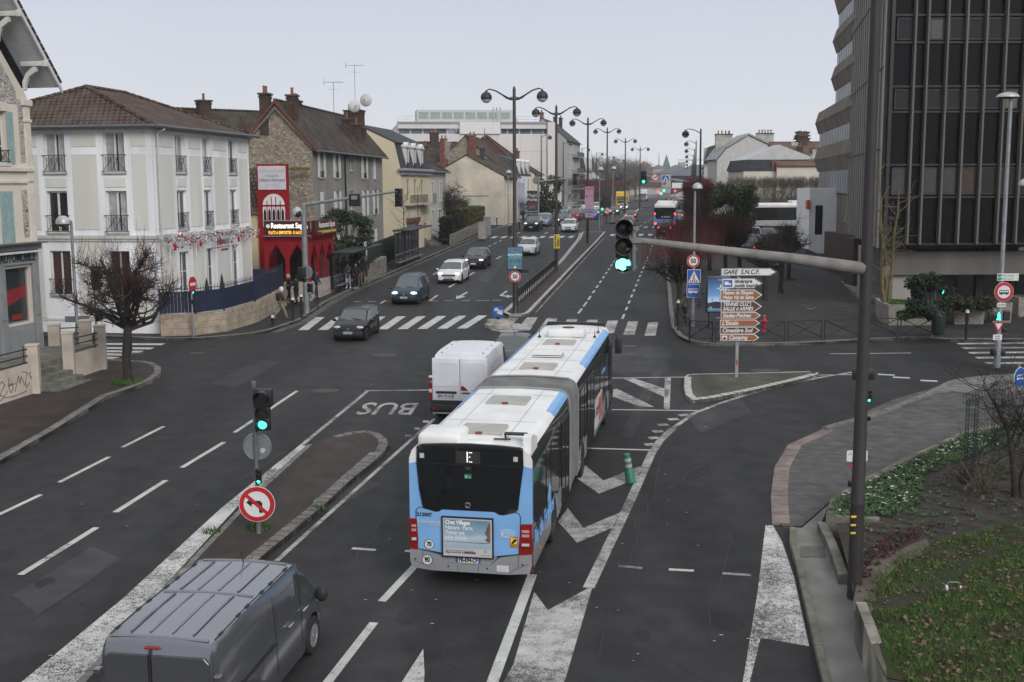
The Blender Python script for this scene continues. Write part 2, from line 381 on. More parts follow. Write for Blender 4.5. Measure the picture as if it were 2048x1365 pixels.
mb=MB(); kerb(mb,mt+mr_,.30,.13,stones=.32,side=-1,gap=.03); struct(mb.build('median_kerb',stone_k,smooth=30))
mb=MB(); kerb(mb,ml,.16,.13,stones=.6,side=-1); struct(mb.build('median_kerb',stone_k,smooth=30))
mb=MB(); drape(mb,PX([(622,1000),(640,1000),(752,903),(738,902)],.12),.121); struct(mb.build('median_marking',faded))
fl=PX([(1006,629),(1122,527),(1161,480),(1166,468)]); fr=PX([(1214,468),(1200,484),(1148,538),(1062,628),(1056,632),(1044,634),(1018,634)])
mb=MB(); slab(mb, fl+fr, .125); struct(mb.build('median_island',redas))
mb=MB(); kerb(mb,fl+fr+[fl[0]],.22,.14,side=-1); struct(mb.build('median_kerb',concl,smooth=30))
f2=[(12.3,150),(13.6,150),(17.5,178),(20.8,200),(19.6,200),(16.2,178)]
mb=MB(); slab(mb,f2,.125); kerb(mb,f2+[f2[0]],.2,.14); struct(mb.build('median_island',redas))
f3=[(29.5,262),(30.6,262),(48,360),(46.5,360)]
mb=MB(); slab(mb,f3,.125); struct(mb.build('median_island',redas))
ti=PX([(1367,764),(1366,785),(1369,800),(1382,811),(1420,808),(1500,793),(1600,771),(1634,762),(1636,758),(1620,755.5),(1500,757),(1400,758),(1374,759)])
mb=MB(); slab(mb,ti,.12); struct(mb.build('traffic_island',asphalt('mossy asphalt',(.07,.07,.052))))
mb=MB(); kerb(mb,ti[:8],.28,.135,stones=.35,side=1,gap=.035); kerb(mb,ti[7:]+[ti[0]],.1,.125,stones=1); struct(mb.build('kerb',M('pale kerb blocks',(.40,.39,.36),.85,.2,3,bump=.3),smooth=30))
ki=PX([(972,652),(985,661),(1005,665),(1030,665),(1045,661),(1050,654),(1040,648),(1010,646)])
mb=MB(); drape(mb,ki,.007); struct(mb.build('refuge_marking',paintw))
ap=PX([(1560,1062),(1558,1000),(1566,945),(1590,903),(1640,873),(1700,848),(1780,812),(1880,783),(1960,800),(2060,790),(2200,800),(2200,880),(2048,852),(1930,874),(1800,935),(1700,982),(1655,1015),(1600,1062)])
mb=MB(); slab(mb,ap,.05); struct(mb.build('paved_apron',pavers))
bs=PX([(1540,1056),(1538,1000),(1546,942),(1573,898),(1640,868)])
mb=MB(); kerb(mb,bs,-.42,.06,stones=.62,gap=.025,side=1); struct(mb.build('apron_edge',M('brown slabs',(.20,.16,.14),.85,.3,2,bump=.4),smooth=30))
bs2=PX([(1640,868),(1760,835),(1850,800),(1890,780),(1905,775),(1960,768),(2048,764),(2200,764)])
mb=MB(); slab(mb,bs2[2:]+PX([(2200,800),(2048,796),(1960,806),(1900,797)]),.12); kerb(mb,bs2,-.25,.13,stones=1.0,side=1); struct(mb.build('kerb',stone_k,smooth=30))
fp_out=PX([(1575,1062),(1574,1090),(1585,1130),(1600,1200),(1622,1300),(1640,1380),(1660,1480)],.1)
fp_in=PX([(1640,1050),(1665,1090),(1690,1160),(1712,1240),(1740,1300),(1770,1380),(1800,1480)],.1)
mb=MB(); slab(mb,PX([(1600,1062),(1655,1015)],.1)[::-1]+fp_out+fp_in[::-1],.10); struct(mb.build('footpath',conc))
mb=MB(); kerb(mb,fp_out,.14,.135,stones=.9); struct(mb.build('kerb',M('mossy kerb',(.13,.13,.10),.9,.3,3,bump=.4),smooth=30))
mb=MB(); drape(mb,PX([(1598,1098),(1644,1098),(1648,1120),(1598,1120)],.12),.112); struct(mb.build('manhole_cover',M('cast cover',(.10,.10,.09),.8,.2,8,bump=.5)))
BZ=.48
bed_edge=PX([(2200,862),(2048,852),(1930,872),(1800,930),(1700,978),(1658,1008),(1648,1040)],BZ)
bed_low=PX([(1755,1050)],BZ)
def wallrun(mb,pts,w,z0,z1,mi=0):
 inn=offset(pts,w)
 for i in range(len(pts)-1):
  a,b,c,d=pts[i],pts[i+1],inn[i+1],inn[i]
  vs=[(*p,gz(p[1])+z0) for p in (a,b,c,d)]+[(*p,gz(p[1])+z1) for p in (a,b,c,d)]
  mb.add(vs,[(4,5,6,7),(0,1,5,4),(1,2,6,5),(2,3,7,6),(3,0,4,7)],mi)
mossw=M('mossy concrete',(.15,.14,.115),.95,.35,1.6,bump=.5,dirt=(.055,.052,.04))
def dist_line(a,b,w,z=.006):
 dx,dy=b[0]-a[0],b[1]-a[1]; L=math.hypot(dx,dy) or 1; nx,ny=-dy/L*w/2,dx/L*w/2
 return [(a[0]-nx,a[1]-ny),(b[0]-nx,b[1]-ny),(b[0]+nx,b[1]+ny),(a[0]+nx,a[1]+ny)]
mb=MB(); wallrun(mb,resample(bed_edge,1.2),.22,-.1,BZ+.03)
wallrun(mb,resample([bed_edge[-1],bed_low[0]],1),.22,-.1,BZ+.03)
o=mb.build('garden_wall',mossw); tag(o,'low mossy concrete wall edging the flower bed on the right corner','wall')
GZ=.85
low_wall=PX([(1648,1052),(1668,1092),(1692,1158)],.3)
mb=MB(); wallrun(mb,resample(low_wall,1)[::-1],.2,-.1,.32); o=mb.build('garden_wall',mossw); tag(o,'short mossy wall stepping down behind the grey mast foot','wall')
ret=PX([(1722,1255),(1738,1300),(1765,1375),(1800,1480)],GZ)
mb=MB(); wallrun(mb,resample([PX([(1706,1212)],GZ)[0]]+ret,1)[::-1],-.18,-.1,GZ); wallrun(mb,[PX([(1706,1212)],GZ)[0],PX([(1722,1255)],GZ)[0]],.18,-.1,GZ+.01)
o=mb.build('retaining_wall',M('pale render wall',(.25,.23,.195),.9,.3,1.6,bump=.3,dirt=(.10,.095,.075))); tag(o,'pale rendered retaining wall below the grass bank','wall')
def bank(x,y):
 a=Vector(PX([(1722,1230)],.7)[0]); b=Vector(PX([(2100,1050)],.6)[0]); d=(b-a).normalized(); n=Vector((d.y,-d.x))
 t=(Vector((x,y))-a).dot(n)
 h=.46+.03*math.sin(x*2.1+y*1.3)*math.sin(y*1.7)
 if t>0: h+=.22*min(1,t*1.2)+.13*t
 return h
x0,y0=PX([(1706,1212)],.6)[0]
soilpoly=ccw([bed_edge[i] for i in range(7)]+[bed_low[0]]+PX([(1668,1065),(1692,1158),(1700,1205)],.35)+PX([(1706,1212)],GZ)+ret+[(12,9),(34,9),(34,bed_edge[0][1])])
def inside(p,poly):
 x,y=p; c=False
 for i in range(len(poly)):
  (x1,y1),(x2,y2)=poly[i],poly[i-1]
  if (y1>y)!=(y2>y) and x<(x2-x1)*(y-y1)/(y2-y1)+x1: c=not c
 return c
def sheet(poly, step, hf, mat, name):
 bm=bmesh.new(); vs=[bm.verts.new((x,y,0)) for x,y in poly]; bm.faces.new(vs)
 xs=[p[0] for p in poly]; ys_=[p[1] for p in poly]
 for ax,lo,hi in ((0,min(xs),max(xs)),(1,min(ys_),max(ys_))):
  k=lo+step
  while k<hi:
   co=(k,0,0) if ax==0 else (0,k,0); no=(1,0,0) if ax==0 else (0,1,0)
   bmesh.ops.bisect_plane(bm,geom=bm.verts[:]+bm.edges[:]+bm.faces[:],plane_co=co,plane_no=no); k+=step
 for v in bm.verts: v.co.z=gz(v.co.y)+hf(v.co.x,v.co.y)
 m2=MB(); bm.verts.index_update(); m2.add([v.co[:] for v in bm.verts],[[v.index for v in f.verts] for f in bm.faces]); bm.free()
 return m2.build(name,mat,smooth=50)
m_,n_,l_,b_,t_=nodes_of('grass bank ground',.95,.2)
zz=noise(n_,l_,t_.outputs['Object'],1.2,6); rr=ramp(n_,[(.35,(.035,.028,.02)),(.5,(.05,.042,.026)),(.62,(.03,.05,.012))]); l_.new(zz.outputs[0],rr.inputs[0])
z2=noise(n_,l_,t_.outputs['Object'],30,3); r2=ramp(n_,[(.3,(.5,.5,.5)),(.7,(1.4,1.4,1.3))]); l_.new(z2.outputs[0],r2.inputs[0])
l_.new(mixc(n_,l_,1.0,rr.outputs[0],r2.outputs[0],'MULTIPLY'),b_.inputs['Base Color']); bump(n_,l_,b_,z2.outputs[0],1,.03)
struct(sheet(soilpoly,.7,bank,soil,'planting_soil'))
gb_low=[Vector(p) for p in PX([(1715,1215),(1745,1150),(1800,1105),(1880,1080),(1960,1062),(2060,1045),(2300,1010)],.6)]
grasspoly=ccw([tuple(p) for p in gb_low]+[(34,24),(34,9),(12.5,9)]+ret[::-1][1:])
struct(sheet(grasspoly,.7,lambda x,y:bank(x,y)+.012,m_,'grass_bank'))
pathpoly=ccw(PX([(1700,1205),(1712,1150),(1750,1110),(1800,1092),(1850,1075)],.6)+PX([(1860,1084),(1800,1108),(1750,1150),(1735,1220),(1745,1290),(1765,1365)],.75)[0:]+ret[::-1][1:3])
struct(sheet(pathpoly,.7,lambda x,y:bank(x,y)+.02,M('trodden earth',(.085,.072,.055),.95,.35,1.5,bump=.4),'trodden_path'))
def mark(polys,name,mat,dz=.006):
 mb=MB()
 for p in polys: drape(mb,p,dz)
 return struct(mb.build(name,mat))
L2=lambda a,b,w: dist_line(G(*a),G(*b),w)
mark([L2(a,b,w) for a,b,w in [((-10,1021),(79,980),.14),((36,1140),(189,1047),.16),((115,956),(216,906),.14),((227,1017),(329,954),.16),((243,887),(326,846),.14),((361,929),(446,879),.15),((467,860),(593,778),.14)]],'lane_line',paint)
mark([PX([(-20,1400),(135,1400),(300,1190),(470,1010),(614,889),(598,886),(440,1010),(240,1190)])],'edge_band',paintv)
mark([L2((602,886),(735,779),.14),L2((728,779),(862,779),.16),L2((868,836),(548,1118),.12)],'bus_stop_outline',paintw)
mark([L2((864,826),(872,826),.28),L2((844,842),(856,842),.28),L2((826,856),(838,856),.28),L2((808,870),(820,870),.28)],'bus_stop_dashes',paintw)
tx=text('BUS',2.7,worn_paint('worn lettering paint',(.50,.49,.47),.43,.53,7),None,(0,0,0),(0,0,0),'bus_lettering',bold=.03,extr=0,sx=.44)
bx,by=G(776,814); tx.location=(bx,by,gz(by)+.008); tx.rotation_euler=(-math.atan(S),0,R(180)+R(-4)); struct(tx)
mark([L2((742,1243),(640,1372),.17),L2((838,1117),(758,1201),.17),L2((975,1372),(1060,1150),.2)],'lane_line',paint)
mark([L2((700,1094),(747,1098),.13),L2((806,1100),(822,1102),.13),L2((1333,1143),(1383,1146),.13)],'stop_dashes',paint)
mark([L2((1232,1135),(1280,1140),.13),L2((1440,1152),(1497,1156),.13)],'stop_dashes',faded)
mark([PX([(840,1297),(842,1345),(838,1420),(770,1420),(795,1365)])],'lane_arrow',paint)
mark([PX([(1063,1185),(1090,1222),(1165,1182),(1180,1176),(1120,1372),(995,1372),(1020,1330)])],'hatch_nose',paintw)
mark([PX([(1112,1045),(1132,1018),(1163,1058),(1237,1028),(1226,1056),(1150,1088)]),PX([(1148,957),(1168,933),(1204,964),(1282,934),(1268,962),(1195,990)])],'chevron_marking',paintw)
rb=PX([(1172,1178),(1210,1100),(1255,1010),(1300,912),(1318,885),(1345,860),(1387,831),(1440,811),(1500,793),(1560,778),(1640,762),(1712,751)])
mb=MB()
for i in range(len(rb)-1):
 a,b=rb[i],rb[i+1]; w=.24 if i<5 else .16; drape(mb,dist_line(a,b,w),.006)
struct(mb.build('edge_line',paintw))
mark([L2((1178,899),(1306,904),.13),L2((1222,822),(1402,826),.12),L2((1220,759),(1712,757),.11)],'hatch_outline',paint)
mark([PX([(1329,760),(1341,760),(1338,822),(1326,822)]),PX([(1246,760),(1268,760),(1340,785),(1332,800)]),PX([(1226,782),(1232,780),(1308,818),(1278,816),(1224,796)])],'hatch_stripes',paintw)
mark([L2((u-10,v),(u+10,v-1),.3) for u,v in [(1366,835),(1345,843),(1324,854),(1314,867),(1306,880),(1297,893)]],'short_dashes',paintw)
mark([PX([(1527,1057),(1542,1057),(1560,1090),(1583,1160),(1612,1300),(1560,1290),(1515,1282),(1492,1372),(1478,1372),(1510,1190)])],'scrubbed_patch',paintv)
mark([L2((1660,715),(1822,715),.1)]+[L2((u,v),(u+34,v+2),.28) for u,v in [(1755,757),(1785,763),(1840,770)]],'turn_line',paint)
mark([L2((u0,v),(2075,v+w*1.0),.42) for u0,v,w in [(1908,686,1),(1915,697.5,0),(1926,706.5,0),(1938,716,0),(1952,726,0),(1970,737,0)]],'side_zebra',paintw)
mark([L2((208,v),(u,v+2),.5) for u,v in [(327,680),(305,688),(283,694.5),(258,700.5),(232,707)]],'side_zebra',paint)
zs=[]
for k in range(9):
 u=640+(1275-k*185)/4.654; b0,b1=u,u+20.5; t0,t1=u+43-.9*k,u+61-.9*k
 zs.append(PX([(b0,656.5),(b1,656.5),(t1,631),(t0,631)]))
mark(zs,'zebra_crossing',paint)
zs=[PX([(1003,652),(1022,652),(1038,637),(1018,636)])]
for k in range(7):
 f=k/6; lerp=lambda a,b:a+(b-a)*f
 zs.append(PX([(lerp(1032,1289),lerp(662,674.8)),(lerp(1060,1311),lerp(662,674.8)),(lerp(1076,1317),lerp(635.8,647.8)),(lerp(1054,1297),lerp(635.8,647.8))]))
mark(zs,'zebra_crossing',paintw)
c=lambda x,y:(640+x/4.654,440+y/4.654)
mark([L2(c(x0,748),c(x1,748),.14) for x0,x1 in [(320,385),(455,525),(600,655),(1030,1105),(1165,1245),(1320,1395),(1455,1580),(1605,1690)]],'stop_dashes',paint)
mark([PX([c(1270,735),c(1275,700),c(1300,705),c(1365,668),c(1385,672),c(1325,706),c(1360,712)]),PX([c(1672,705),c(1738,660),c(1755,664),c(1702,700),c(1740,708),c(1742,700),c(1802,712),c(1745,727),c(1742,718)])],'lane_arrow',paint)
mark([L2((1003,628),(1122,524),.16),L2((1122,524),(1158,480),.16),L2((1158,480),(1163,468),.16)],'edge_line',paint)
def dashes(pts, on, off, w, name, mat):
 pl=resample(pts,.5); d=0; mb=MB(); st=None
 for a,b in zip(pl,pl[1:]):
  if d%(on+off)<on: drape(mb,dist_line(a,b,w),.006)
  d+=math.dist(a,b)
 struct(mb.build(name,mat))
def along(off,y0,y1): return [(kx(y)+off*1.01,y) for y in range(int(y0),int(y1)+1,6)]
dashes(along(3.2,62,122),1.7,1.7,.13,'lane_line',paint); dashes(along(6.0,70,122),3.0,4.2,.15,'lane_line',paint)
dashes(along(3.4,131,360),3,6,.14,'lane_line',paint); dashes(along(6.6,131,360),3,6,.14,'lane_line',paint)
dashes([G(1157,629),G(1174.5,606),G(1248,499),G(1275,460)],1.6,1.5,.13,'lane_line',paint); dashes([G(1245,641),G(1259.6,606),G(1291,533),G(1307,495),G(1318,467)],1.6,1.5,.13,'lane_line',paint)
dashes([(14.6,135),(23,185),(36,262),(54,370)],3,6,.14,'lane_line',paint); dashes([(18,135),(26.5,185),(40,262),(58,370)],3,6,.14,'lane_line',paint)
mark([L2((1072,626),(1210,478),.1)],'edge_line',faded)
def zebra(y,x0,x1,L=3,n_=.5):
 out=[]; x=x0
 while x<x1: out.append([(x,y),(x+.5,y),(x+.5+.15*L,y+L),(x+.15*L,y+L)]); x+=1.05
 return out
mark(zebra(124.5,kx(124)+.5,8.2)+zebra(127,10.8,19.5)+zebra(141,14,20.8)+zebra(230,kx(230)+.6,24),'zebra_crossing',paint)
mark([[(21.2,205),(21.6,205),(29.5,262),(29.0,262)]],'edge_line',paint)
ironm=M('iron cover',(.05,.048,.046),.7,.2,10,bump=.4)
for u,v,a in [(768,708,.55),(650,778,.5),(1258,712,.45),(1530,747,.6),(270,700,.4),(1255,695,.45),(1000,640,.4),(395,700,.35)]:
 x,y=G(u,v); mb=MB(); mb.lathe([(a,-.02),(a,.007)],(x,y,gz(y)),24); mb.lathe([(a*.8,.006),(a*.8,.01)],(x,y,gz(y)),24); struct(mb.build('manhole_cover',ironm))
mark([PX([(1150,700),(1330,697),(1338,745),(1160,752)]),PX([(1365,830),(1480,800),(1500,830),(1400,870)]),PX([(420,760),(520,715),(560,720),(470,770)])],'asphalt_patch',asphalt('newer asphalt',(.043,.043,.046)),.003)
mb=MB(); R9=random.Random(8)
for u0,v0,u1,v1 in [(320,760,760,770),(0,1000,420,820),(60,1230,560,900),(420,700,700,700),(1290,1000,1500,880),(1180,1320,1330,900),(560,1320,760,1040),(1400,1330,1480,980),(700,560,980,480),(900,640,1000,540),(1100,760,1140,700),(330,720,900,745)]:
 a,b=G(u0,v0),G(u1,v1); p=[(a[0]+(b[0]-a[0])*k/14+R9.gauss(0,.05),a[1]+(b[1]-a[1])*k/14+R9.gauss(0,.1)) for k in range(15)]
 for q,r in zip(p,p[1:]): drape(mb,dist_line(q,r,R9.uniform(.02,.05)),.0045)
struct(mb.build('tar_seams',M('tar seam',(.012,.012,.012),.6,.2)))
mb=MB()
for k in range(46):
 u,v=R9.uniform(60,1480),R9.uniform(600,1340); x,y=G(u,v); r=R9.uniform(.08,.35); drape(mb,[(x+r*(.7+.5*R9.random())*math.cos(t*.63),y+1.6*r*(.7+.5*R9.random())*math.sin(t*.63)) for t in range(10)],.0038)
struct(mb.build('oil_stains',asphalt('oil stained asphalt',(.018,.018,.019))))
mark([PX([(20,1180),(180,1085),(240,1110),(70,1220)]),PX([(600,1000),(700,950),(760,965),(650,1020)]),PX([(1240,870),(1330,700),(1345,705),(1262,880)]),PX([(960,560),(1015,500),(1030,502),(975,565)])],'asphalt_patch',asphalt('paler asphalt',(.042,.042,.042)),.0032)
# ================================================================ BUILDINGS
def tf(mb,o,ex):
 mb.v=[(o[0]+ex[0]*x-ex[1]*y,o[1]+ex[1]*x+ex[0]*y,z) for x,y,z in mb.v]; return mb
glass=glassm('window glass'); glassd=glassm('dim window glass',(.03,.033,.035),.15); dark=M('dark interior',(.012,.012,.012),.9,0)
wwhite=M('white joinery',(.62,.62,.60),.6,.1,4); iron=M('black iron',(.015,.015,.016),.5,.2,6); shut=M('white shutter paint',(.60,.60,.57),.7,.15,3)
zinc=M('zinc',(.25,.26,.28),.5,.2,1.5); gut=M('gutter metal',(.10,.10,.105),.5,.2,2); curtain=M('pale curtain',(.34,.35,.36),.9,.2,3)
class Wall:
 def __init__(s,root,o,ex,L,z0,z1,dep=.2): s.root=root;s.o=o;s.ex=ex;s.L=L;s.z0=z0;s.z1=z1;s.dep=dep
 def wall(s,mb,ops=(),mi=0,rev=None):
  m=MB(); xs=sorted({0,s.L,*[a for q in ops for a in q[:2]]}); zs=sorted({s.z0,s.z1,*[a for q in ops for a in q[2:4]]})
  for a,b in zip(xs,xs[1:]):
   for c,d in zip(zs,zs[1:]):
    cx,cz=(a+b)/2,(c+d)/2
    if any(q[0]<cx<q[1] and q[2]<cz<q[3] for q in ops): continue
    m.quad((a,0,c),(b,0,c),(b,0,d),(a,0,d),mi)
  for q in ops:
   x0,x1,c,d=q[:4]; e=s.dep+.1; r=mi if rev is None else rev
   m.quad((x0,0,c),(x0,0,d),(x0,e,d),(x0,e,c),r); m.quad((x1,0,d),(x1,0,c),(x1,e,c),(x1,e,d),r)
   m.quad((x0,0,d),(x1,0,d),(x1,e,d),(x0,e,d),r); m.quad((x1,0,c),(x0,0,c),(x0,e,c),(x1,e,c),r)
  tf(m,s.o,s.ex); mb.add(m.v,m.f); mb.m[-len(m.m):]=m.m
 def part(s,mb,name,mat,parent=None,smooth=None): return tf(mb,s.o,s.ex).build(name,mat,parent or s.root,smooth)
 def win(s,x0,x1,zb,zt,frame=None,rail=None,sill=None,shutters=None,gl=None,cols=2,rows=1,blind=0,surround=None,closed=False,curt=False,label=None,fw=.06):
  d=s.dep; frame=frame or wwhite; m=MB(); W=x1-x0
  m.box(x0,x0+fw,d-.05,d+.02,zb,zt); m.box(x1-fw,x1,d-.05,d+.02,zb,zt); m.box(x0+fw,x1-fw,d-.05,d+.02,zt-fw,zt); m.box(x0+fw,x1-fw,d-.05,d+.02,zb,zb+fw)
  for k in range(1,cols): m.box(x0+W*k/cols-fw*.6,x0+W*k/cols+fw*.6,d-.055,d+.015,zb+fw,zt-fw)
  for k in range(1,rows): m.box(x0+fw,x1-fw,d-.045,d+.01,zb+(zt-zb)*k/rows-.02,zb+(zt-zb)*k/rows+.02)
  w=s.part(m,'window',frame)
  if label: w['label']=label
  m=MB(); m.box(x0+fw*.5,x1-fw*.5,d-.01,d+.03,zb+fw*.5,zt-fw*.5); s.part(m,'pane',gl or glass,w)
  if curt:
   m=MB(); k=.42*W
   m.box(x0+fw,x0+k,d-.016,d-.011,zb+fw,zt-fw); m.box(x1-k*.9,x1-fw,d-.016,d-.011,zb+fw,zt-fw); s.part(m,'curtain',curtain,w)
  if blind:
   m=MB(); m.box(x0+fw,x1-fw,d-.08,d-.056,zt-(zt-zb)*blind,zt-.01); s.part(m,'roller_blind',shut,w)
  if sill:
   m=MB(); m.rbox(x0-.08,x1+.08,-.09,d-.05,zb-.09,zb-.003,.012); s.part(m,'sill',sill,w)
  if rail:
   m=MB(); h=rail; y=-.06
   for z in (zb+.06,zb+h): m.box(x0-.1,x1+.1,y-.015,y+.015,z-.015,z+.015)
   n=max(3,int(W/.13))
   for k in range(n+1): m.box(x0+W*k/n-.007,x0+W*k/n+.007,y-.007,y+.007,zb+.06,zb+h)
   for a,b in (((x0,zb+.1),(x0+W/2,zb+h-.02)),((x1,zb+.1),(x0+W/2,zb+h-.02)),((x0+W*.25,zb+h-.02),(x0+W*.6,zb+.1)),((x1-W*.25,zb+h-.02),(x1-W*.6,zb+.1))): m.bar((a[0],y,a[1]),(b[0],y,b[1]),.018)
   s.part(m,'window_railing',iron,w)
  if shutters:
   sw=W*.52
   for sd in (0,1):
    m=MB(); a=x0-sw-.02 if not sd else x1+.02
    if closed: a=x0+.01 if not sd else x0+W/2+.01; sw=W/2-.02
    yy=-.045 if not closed else .02
    m.box(a,a+sw,yy-.02,yy+.02,zb,zt)
    k=int((zt-zb)/.085)
    for j in range(1,k):
     z=zb+(zt-zb)*j/k; m.box(a+.05,a+sw-.05,yy-.032,yy-.02,z-.022,z+.012)
    s.part(m,'shutter',shutters,w)
  if surround:
   m=MB(); t=.16; y0,y1=-.025,.0
   m.box(x0-t,x0,y0,.05,zb-.1,zt+t); m.box(x1,x1+t,y0,.05,zb-.1,zt+t); m.box(x0,x1,y0,.05,zt,zt+t)
   s.part(m,'surround',surround,w)
  return w
def rootat(name,label,P1,P2,z,cat,group=None):
 return thing(name,label,cat,(P1[0],P1[1],z),math.atan2(P2[1]-P1[1],P2[0]-P1[0]),group)
def gable_roof(root,L,D,ze,zr,mat,over=.35,oe=.3,th=.14,verge=None,ridge=.5,name='roof'):
 m=MB(); yr=D*ridge; s1=(zr-ze)/yr; s2=(zr-ze)/(D-yr)
 a=(-oe,ze-over*s1);
 pf=[(-over,ze-over*s1),(yr,zr),(yr,zr+th),(-over,ze-over*s1+th)]
 pb=[(yr,zr),(D+over,ze-over*s2),(D+over,ze-over*s2+th),(yr,zr+th)]
 m.prism(pf,'x',-oe,L+oe); m.prism(pb,'x',-oe,L+oe)
 r=m.build(name,mat,root)
 m=MB()
 k=int((L+2*oe)/.36)
 for i in range(k):
  x=-oe+(L+2*oe)*i/k; m.tube([(x,yr,zr+th*.8),(x+.38,yr,zr+th*.8+.02)],[.11,.125],6)
 m.build('ridge_tiles',mat,r,40)
 if verge:
  m=MB()
  for x in (-oe-.03,L+oe-.03):
   m.prism([(-over,ze-over*s1-.12),(yr,zr-.12),(yr,zr+th+.02),(-over,ze-over*s1+th+.02)],'x',x,x+.06); m.prism([(yr,zr-.12),(D+over,ze-over*s2-.12),(D+over,ze-over*s2+th+.02),(yr,zr+th+.02)],'x',x,x+.06)
  m.build('verge_board',verge,r)
 m=MB(); m.tube([(-oe,-over-.06,ze-over*s1+.02),(L+oe,-over-.06,ze-over*s1+.02)],.075,8); m.build('gutter',gut,r,40)
 return r
def hip_roof(root,L,D,ze,zr,mat,over=.35,inset=None,th=.0,name='roof'):
 i=inset if inset is not None else D/2; m=MB(); o=over
 sl=(zr-ze)/(D/2); zz=ze-o*sl
 a,b,c,d=(-o,-o,zz),(L+o,-o,zz),(L+o,D+o,zz),(-o,D+o,zz); e,f=(i,D/2,zr),(L-i,D/2,zr)
 m.add([a,b,c,d,e,f],[(0,1,5,4),(2,3,4,5),(3,0,4),(1,2,5),(3,2,1,0)])
 r=m.build(name,mat,root); m=MB()
 for p,q in ((e,f),(a,e),(d,e),(b,f),(c,f)):
  P,Q=Vector(p),Vector(q); n=max(2,int((Q-P).length/.38))
  for k in range(n): m.tube([P.lerp(Q,k/n),P.lerp(Q,(k+1)/n)+Vector((0,0,.015))],[.12,.13],6)
 m.build('ridge_tiles',mat,r,40)
 m=MB(); m.tube([(-o-.07,-o-.07,zz),(L+o+.07,-o-.07,zz)],.085,8); m.tube([(-o-.07,-o-.07,zz),(-o-.07,D+o,zz)],.085,8); m.build('gutter',gut,r,40)
 return r
brickm=bricks('dark chimney brick',(.085,.045,.035),(.06,.035,.03),(.06,.055,.05)); brickr=bricks('red brick',(.20,.055,.04),(.16,.045,.035),(.14,.11,.09))
terra=M('terracotta pot',(.24,.08,.045),.8,.2,6)
def chimney(root,x,y,z0,z1,w=.9,d=.6,mat=None,pots=2,pm=None):
 m=MB(); m.box(x-w/2,x+w/2,y-d/2,y+d/2,z0,z1); m.rbox(x-w/2-.1,x+w/2+.1,y-d/2-.1,y+d/2+.1,z1-.02,z1+.12,.03,1); m.box(x-w/2-.05,x+w/2+.05,y-d/2-.05,y+d/2+.05,z1-.22,z1-.1)
 c=m.build('chimney',[mat or brickm,M('chimney cap',(.07,.065,.05),.95,.3,3)],root)
 for k in range(pots):
  px=x+(k-(pots-1)/2)*w/max(1,pots)*.9; p=MB(); p.lathe([(.1,z1+.1),(.09,z1+.55),(.115,z1+.55),(.115,z1+.6),(.0,z1+.6)],(px,y,0),10); p.build('chimney_pot',pm or terra,c,40)
 return c
def aerial(loc,label,h=2.2,rz=0):
 t=thing('tv_aerial',label,'aerial',loc,rz,'television aerials on the roofs'); m=MB(); m.tube([(0,0,-.4),(0,0,h)],.02,6); m.build('mast',gut,t)
 m=MB(); m.bar((-.7,0,h),(.8,0,h+.05),.02)
 for k in range(12): x=-.6+k*.12; l=.16+.01*k; m.bar((x,-l,h),(x,l,h),.012)
 m.bar((-.75,0,h-.25),(-.72,0,h+.3),.02); m.bar((-.5,-.35,h-.55),(.5,.35,h-.55),.012); m.build('antenna',gut,t); return t
def dish(loc,label,r=.4,rz=0):
 t=thing('satellite_dish',label,'satellite dish',loc,rz,'satellite dishes on the chimneys'); m=MB()
 m.lathe([(r*math.sin(a),-.12+.12*(1-math.cos(a))*2.2) for a in [i*.2 for i in range(7)]],(0,-.15,0),20,'y'); m.build('reflector',M('dish white',(.5,.5,.5),.6,.1),t,50)
 m=MB(); m.tube([(0,0,-.5),(0,0,.05)],.025,6); m.bar((0,-.15,-.3),(0,-.55,-.02),.02); m.box(-.04,.04,-.6,-.5,-.06,.04); m.build('bracket',gut,t); return t
tileb=tiles('brown mossy tiles',(.118,.066,.051),(.085,.054,.044),(.11,.105,.085),.42,.30,.45); tiled=tiles('dark old tiles',(.078,.055,.044),(.055,.043,.036),(.10,.095,.078),.36,.22,.55); tiler=tiles('red brown tiles',(.12,.06,.045),(.09,.05,.04),(.07,.065,.055),.3,.25,.3)
slate=bricks('slate',(.06,.065,.075),(.05,.054,.062),(.025,.026,.03),.3,.16,.01,.3)
stone=rubble('rubble wall',[(0,(.30,.25,.18)),(.25,(.22,.19,.145)),(.5,(.36,.31,.24)),(.75,(.17,.145,.11)),(1,(.40,.36,.29))],(.13,.11,.085),4.6,.07)
meul=rubble('burr stone panel',[(0,(.26,.24,.21)),(.4,(.33,.31,.29)),(.7,(.16,.12,.09)),(1,(.36,.35,.33))],(.55,.53,.48),4.5,.14,1.9)
cream=M('cream render',(.60,.585,.545),.9,.09,.7,bump=.15,bscale=30,streak=True); whitep=M('white render',(.72,.725,.745),.9,.15,1.1,bump=.1,bscale=30,streak=True)
beige=M('beige house render',(.60,.55,.47),.9,.08,.6,bump=.1)
P1,P2=(-17.45,56.6),(-15.55,69.0); zb=0.9
B=rootat('corner_house','white three-storey corner house with cream panels, tiled hip roof and garland over its ground floor','' and P1 or P1,P2,0,'house')
L,D=12.55,11.0; ze=11.77
m=MB(); wf=Wall(B,(0,0),(1,0),L,zb,ze); ws=Wall(B,(0,D),(0,-1),D,zb,ze)
topw=[(2.6,3.75),(5.95,6.95),(9.5,10.55)]; fo=[]
for a,b in topw: fo+=[(a,b,9.4,11.3),(a,b,6.5,8.5),(a,b,2.25,5.35)]
sxs=[(D-2.52,D-1.42),(D-5.65,D-4.55),(D-9.2,D-8.1)]; soo=[]
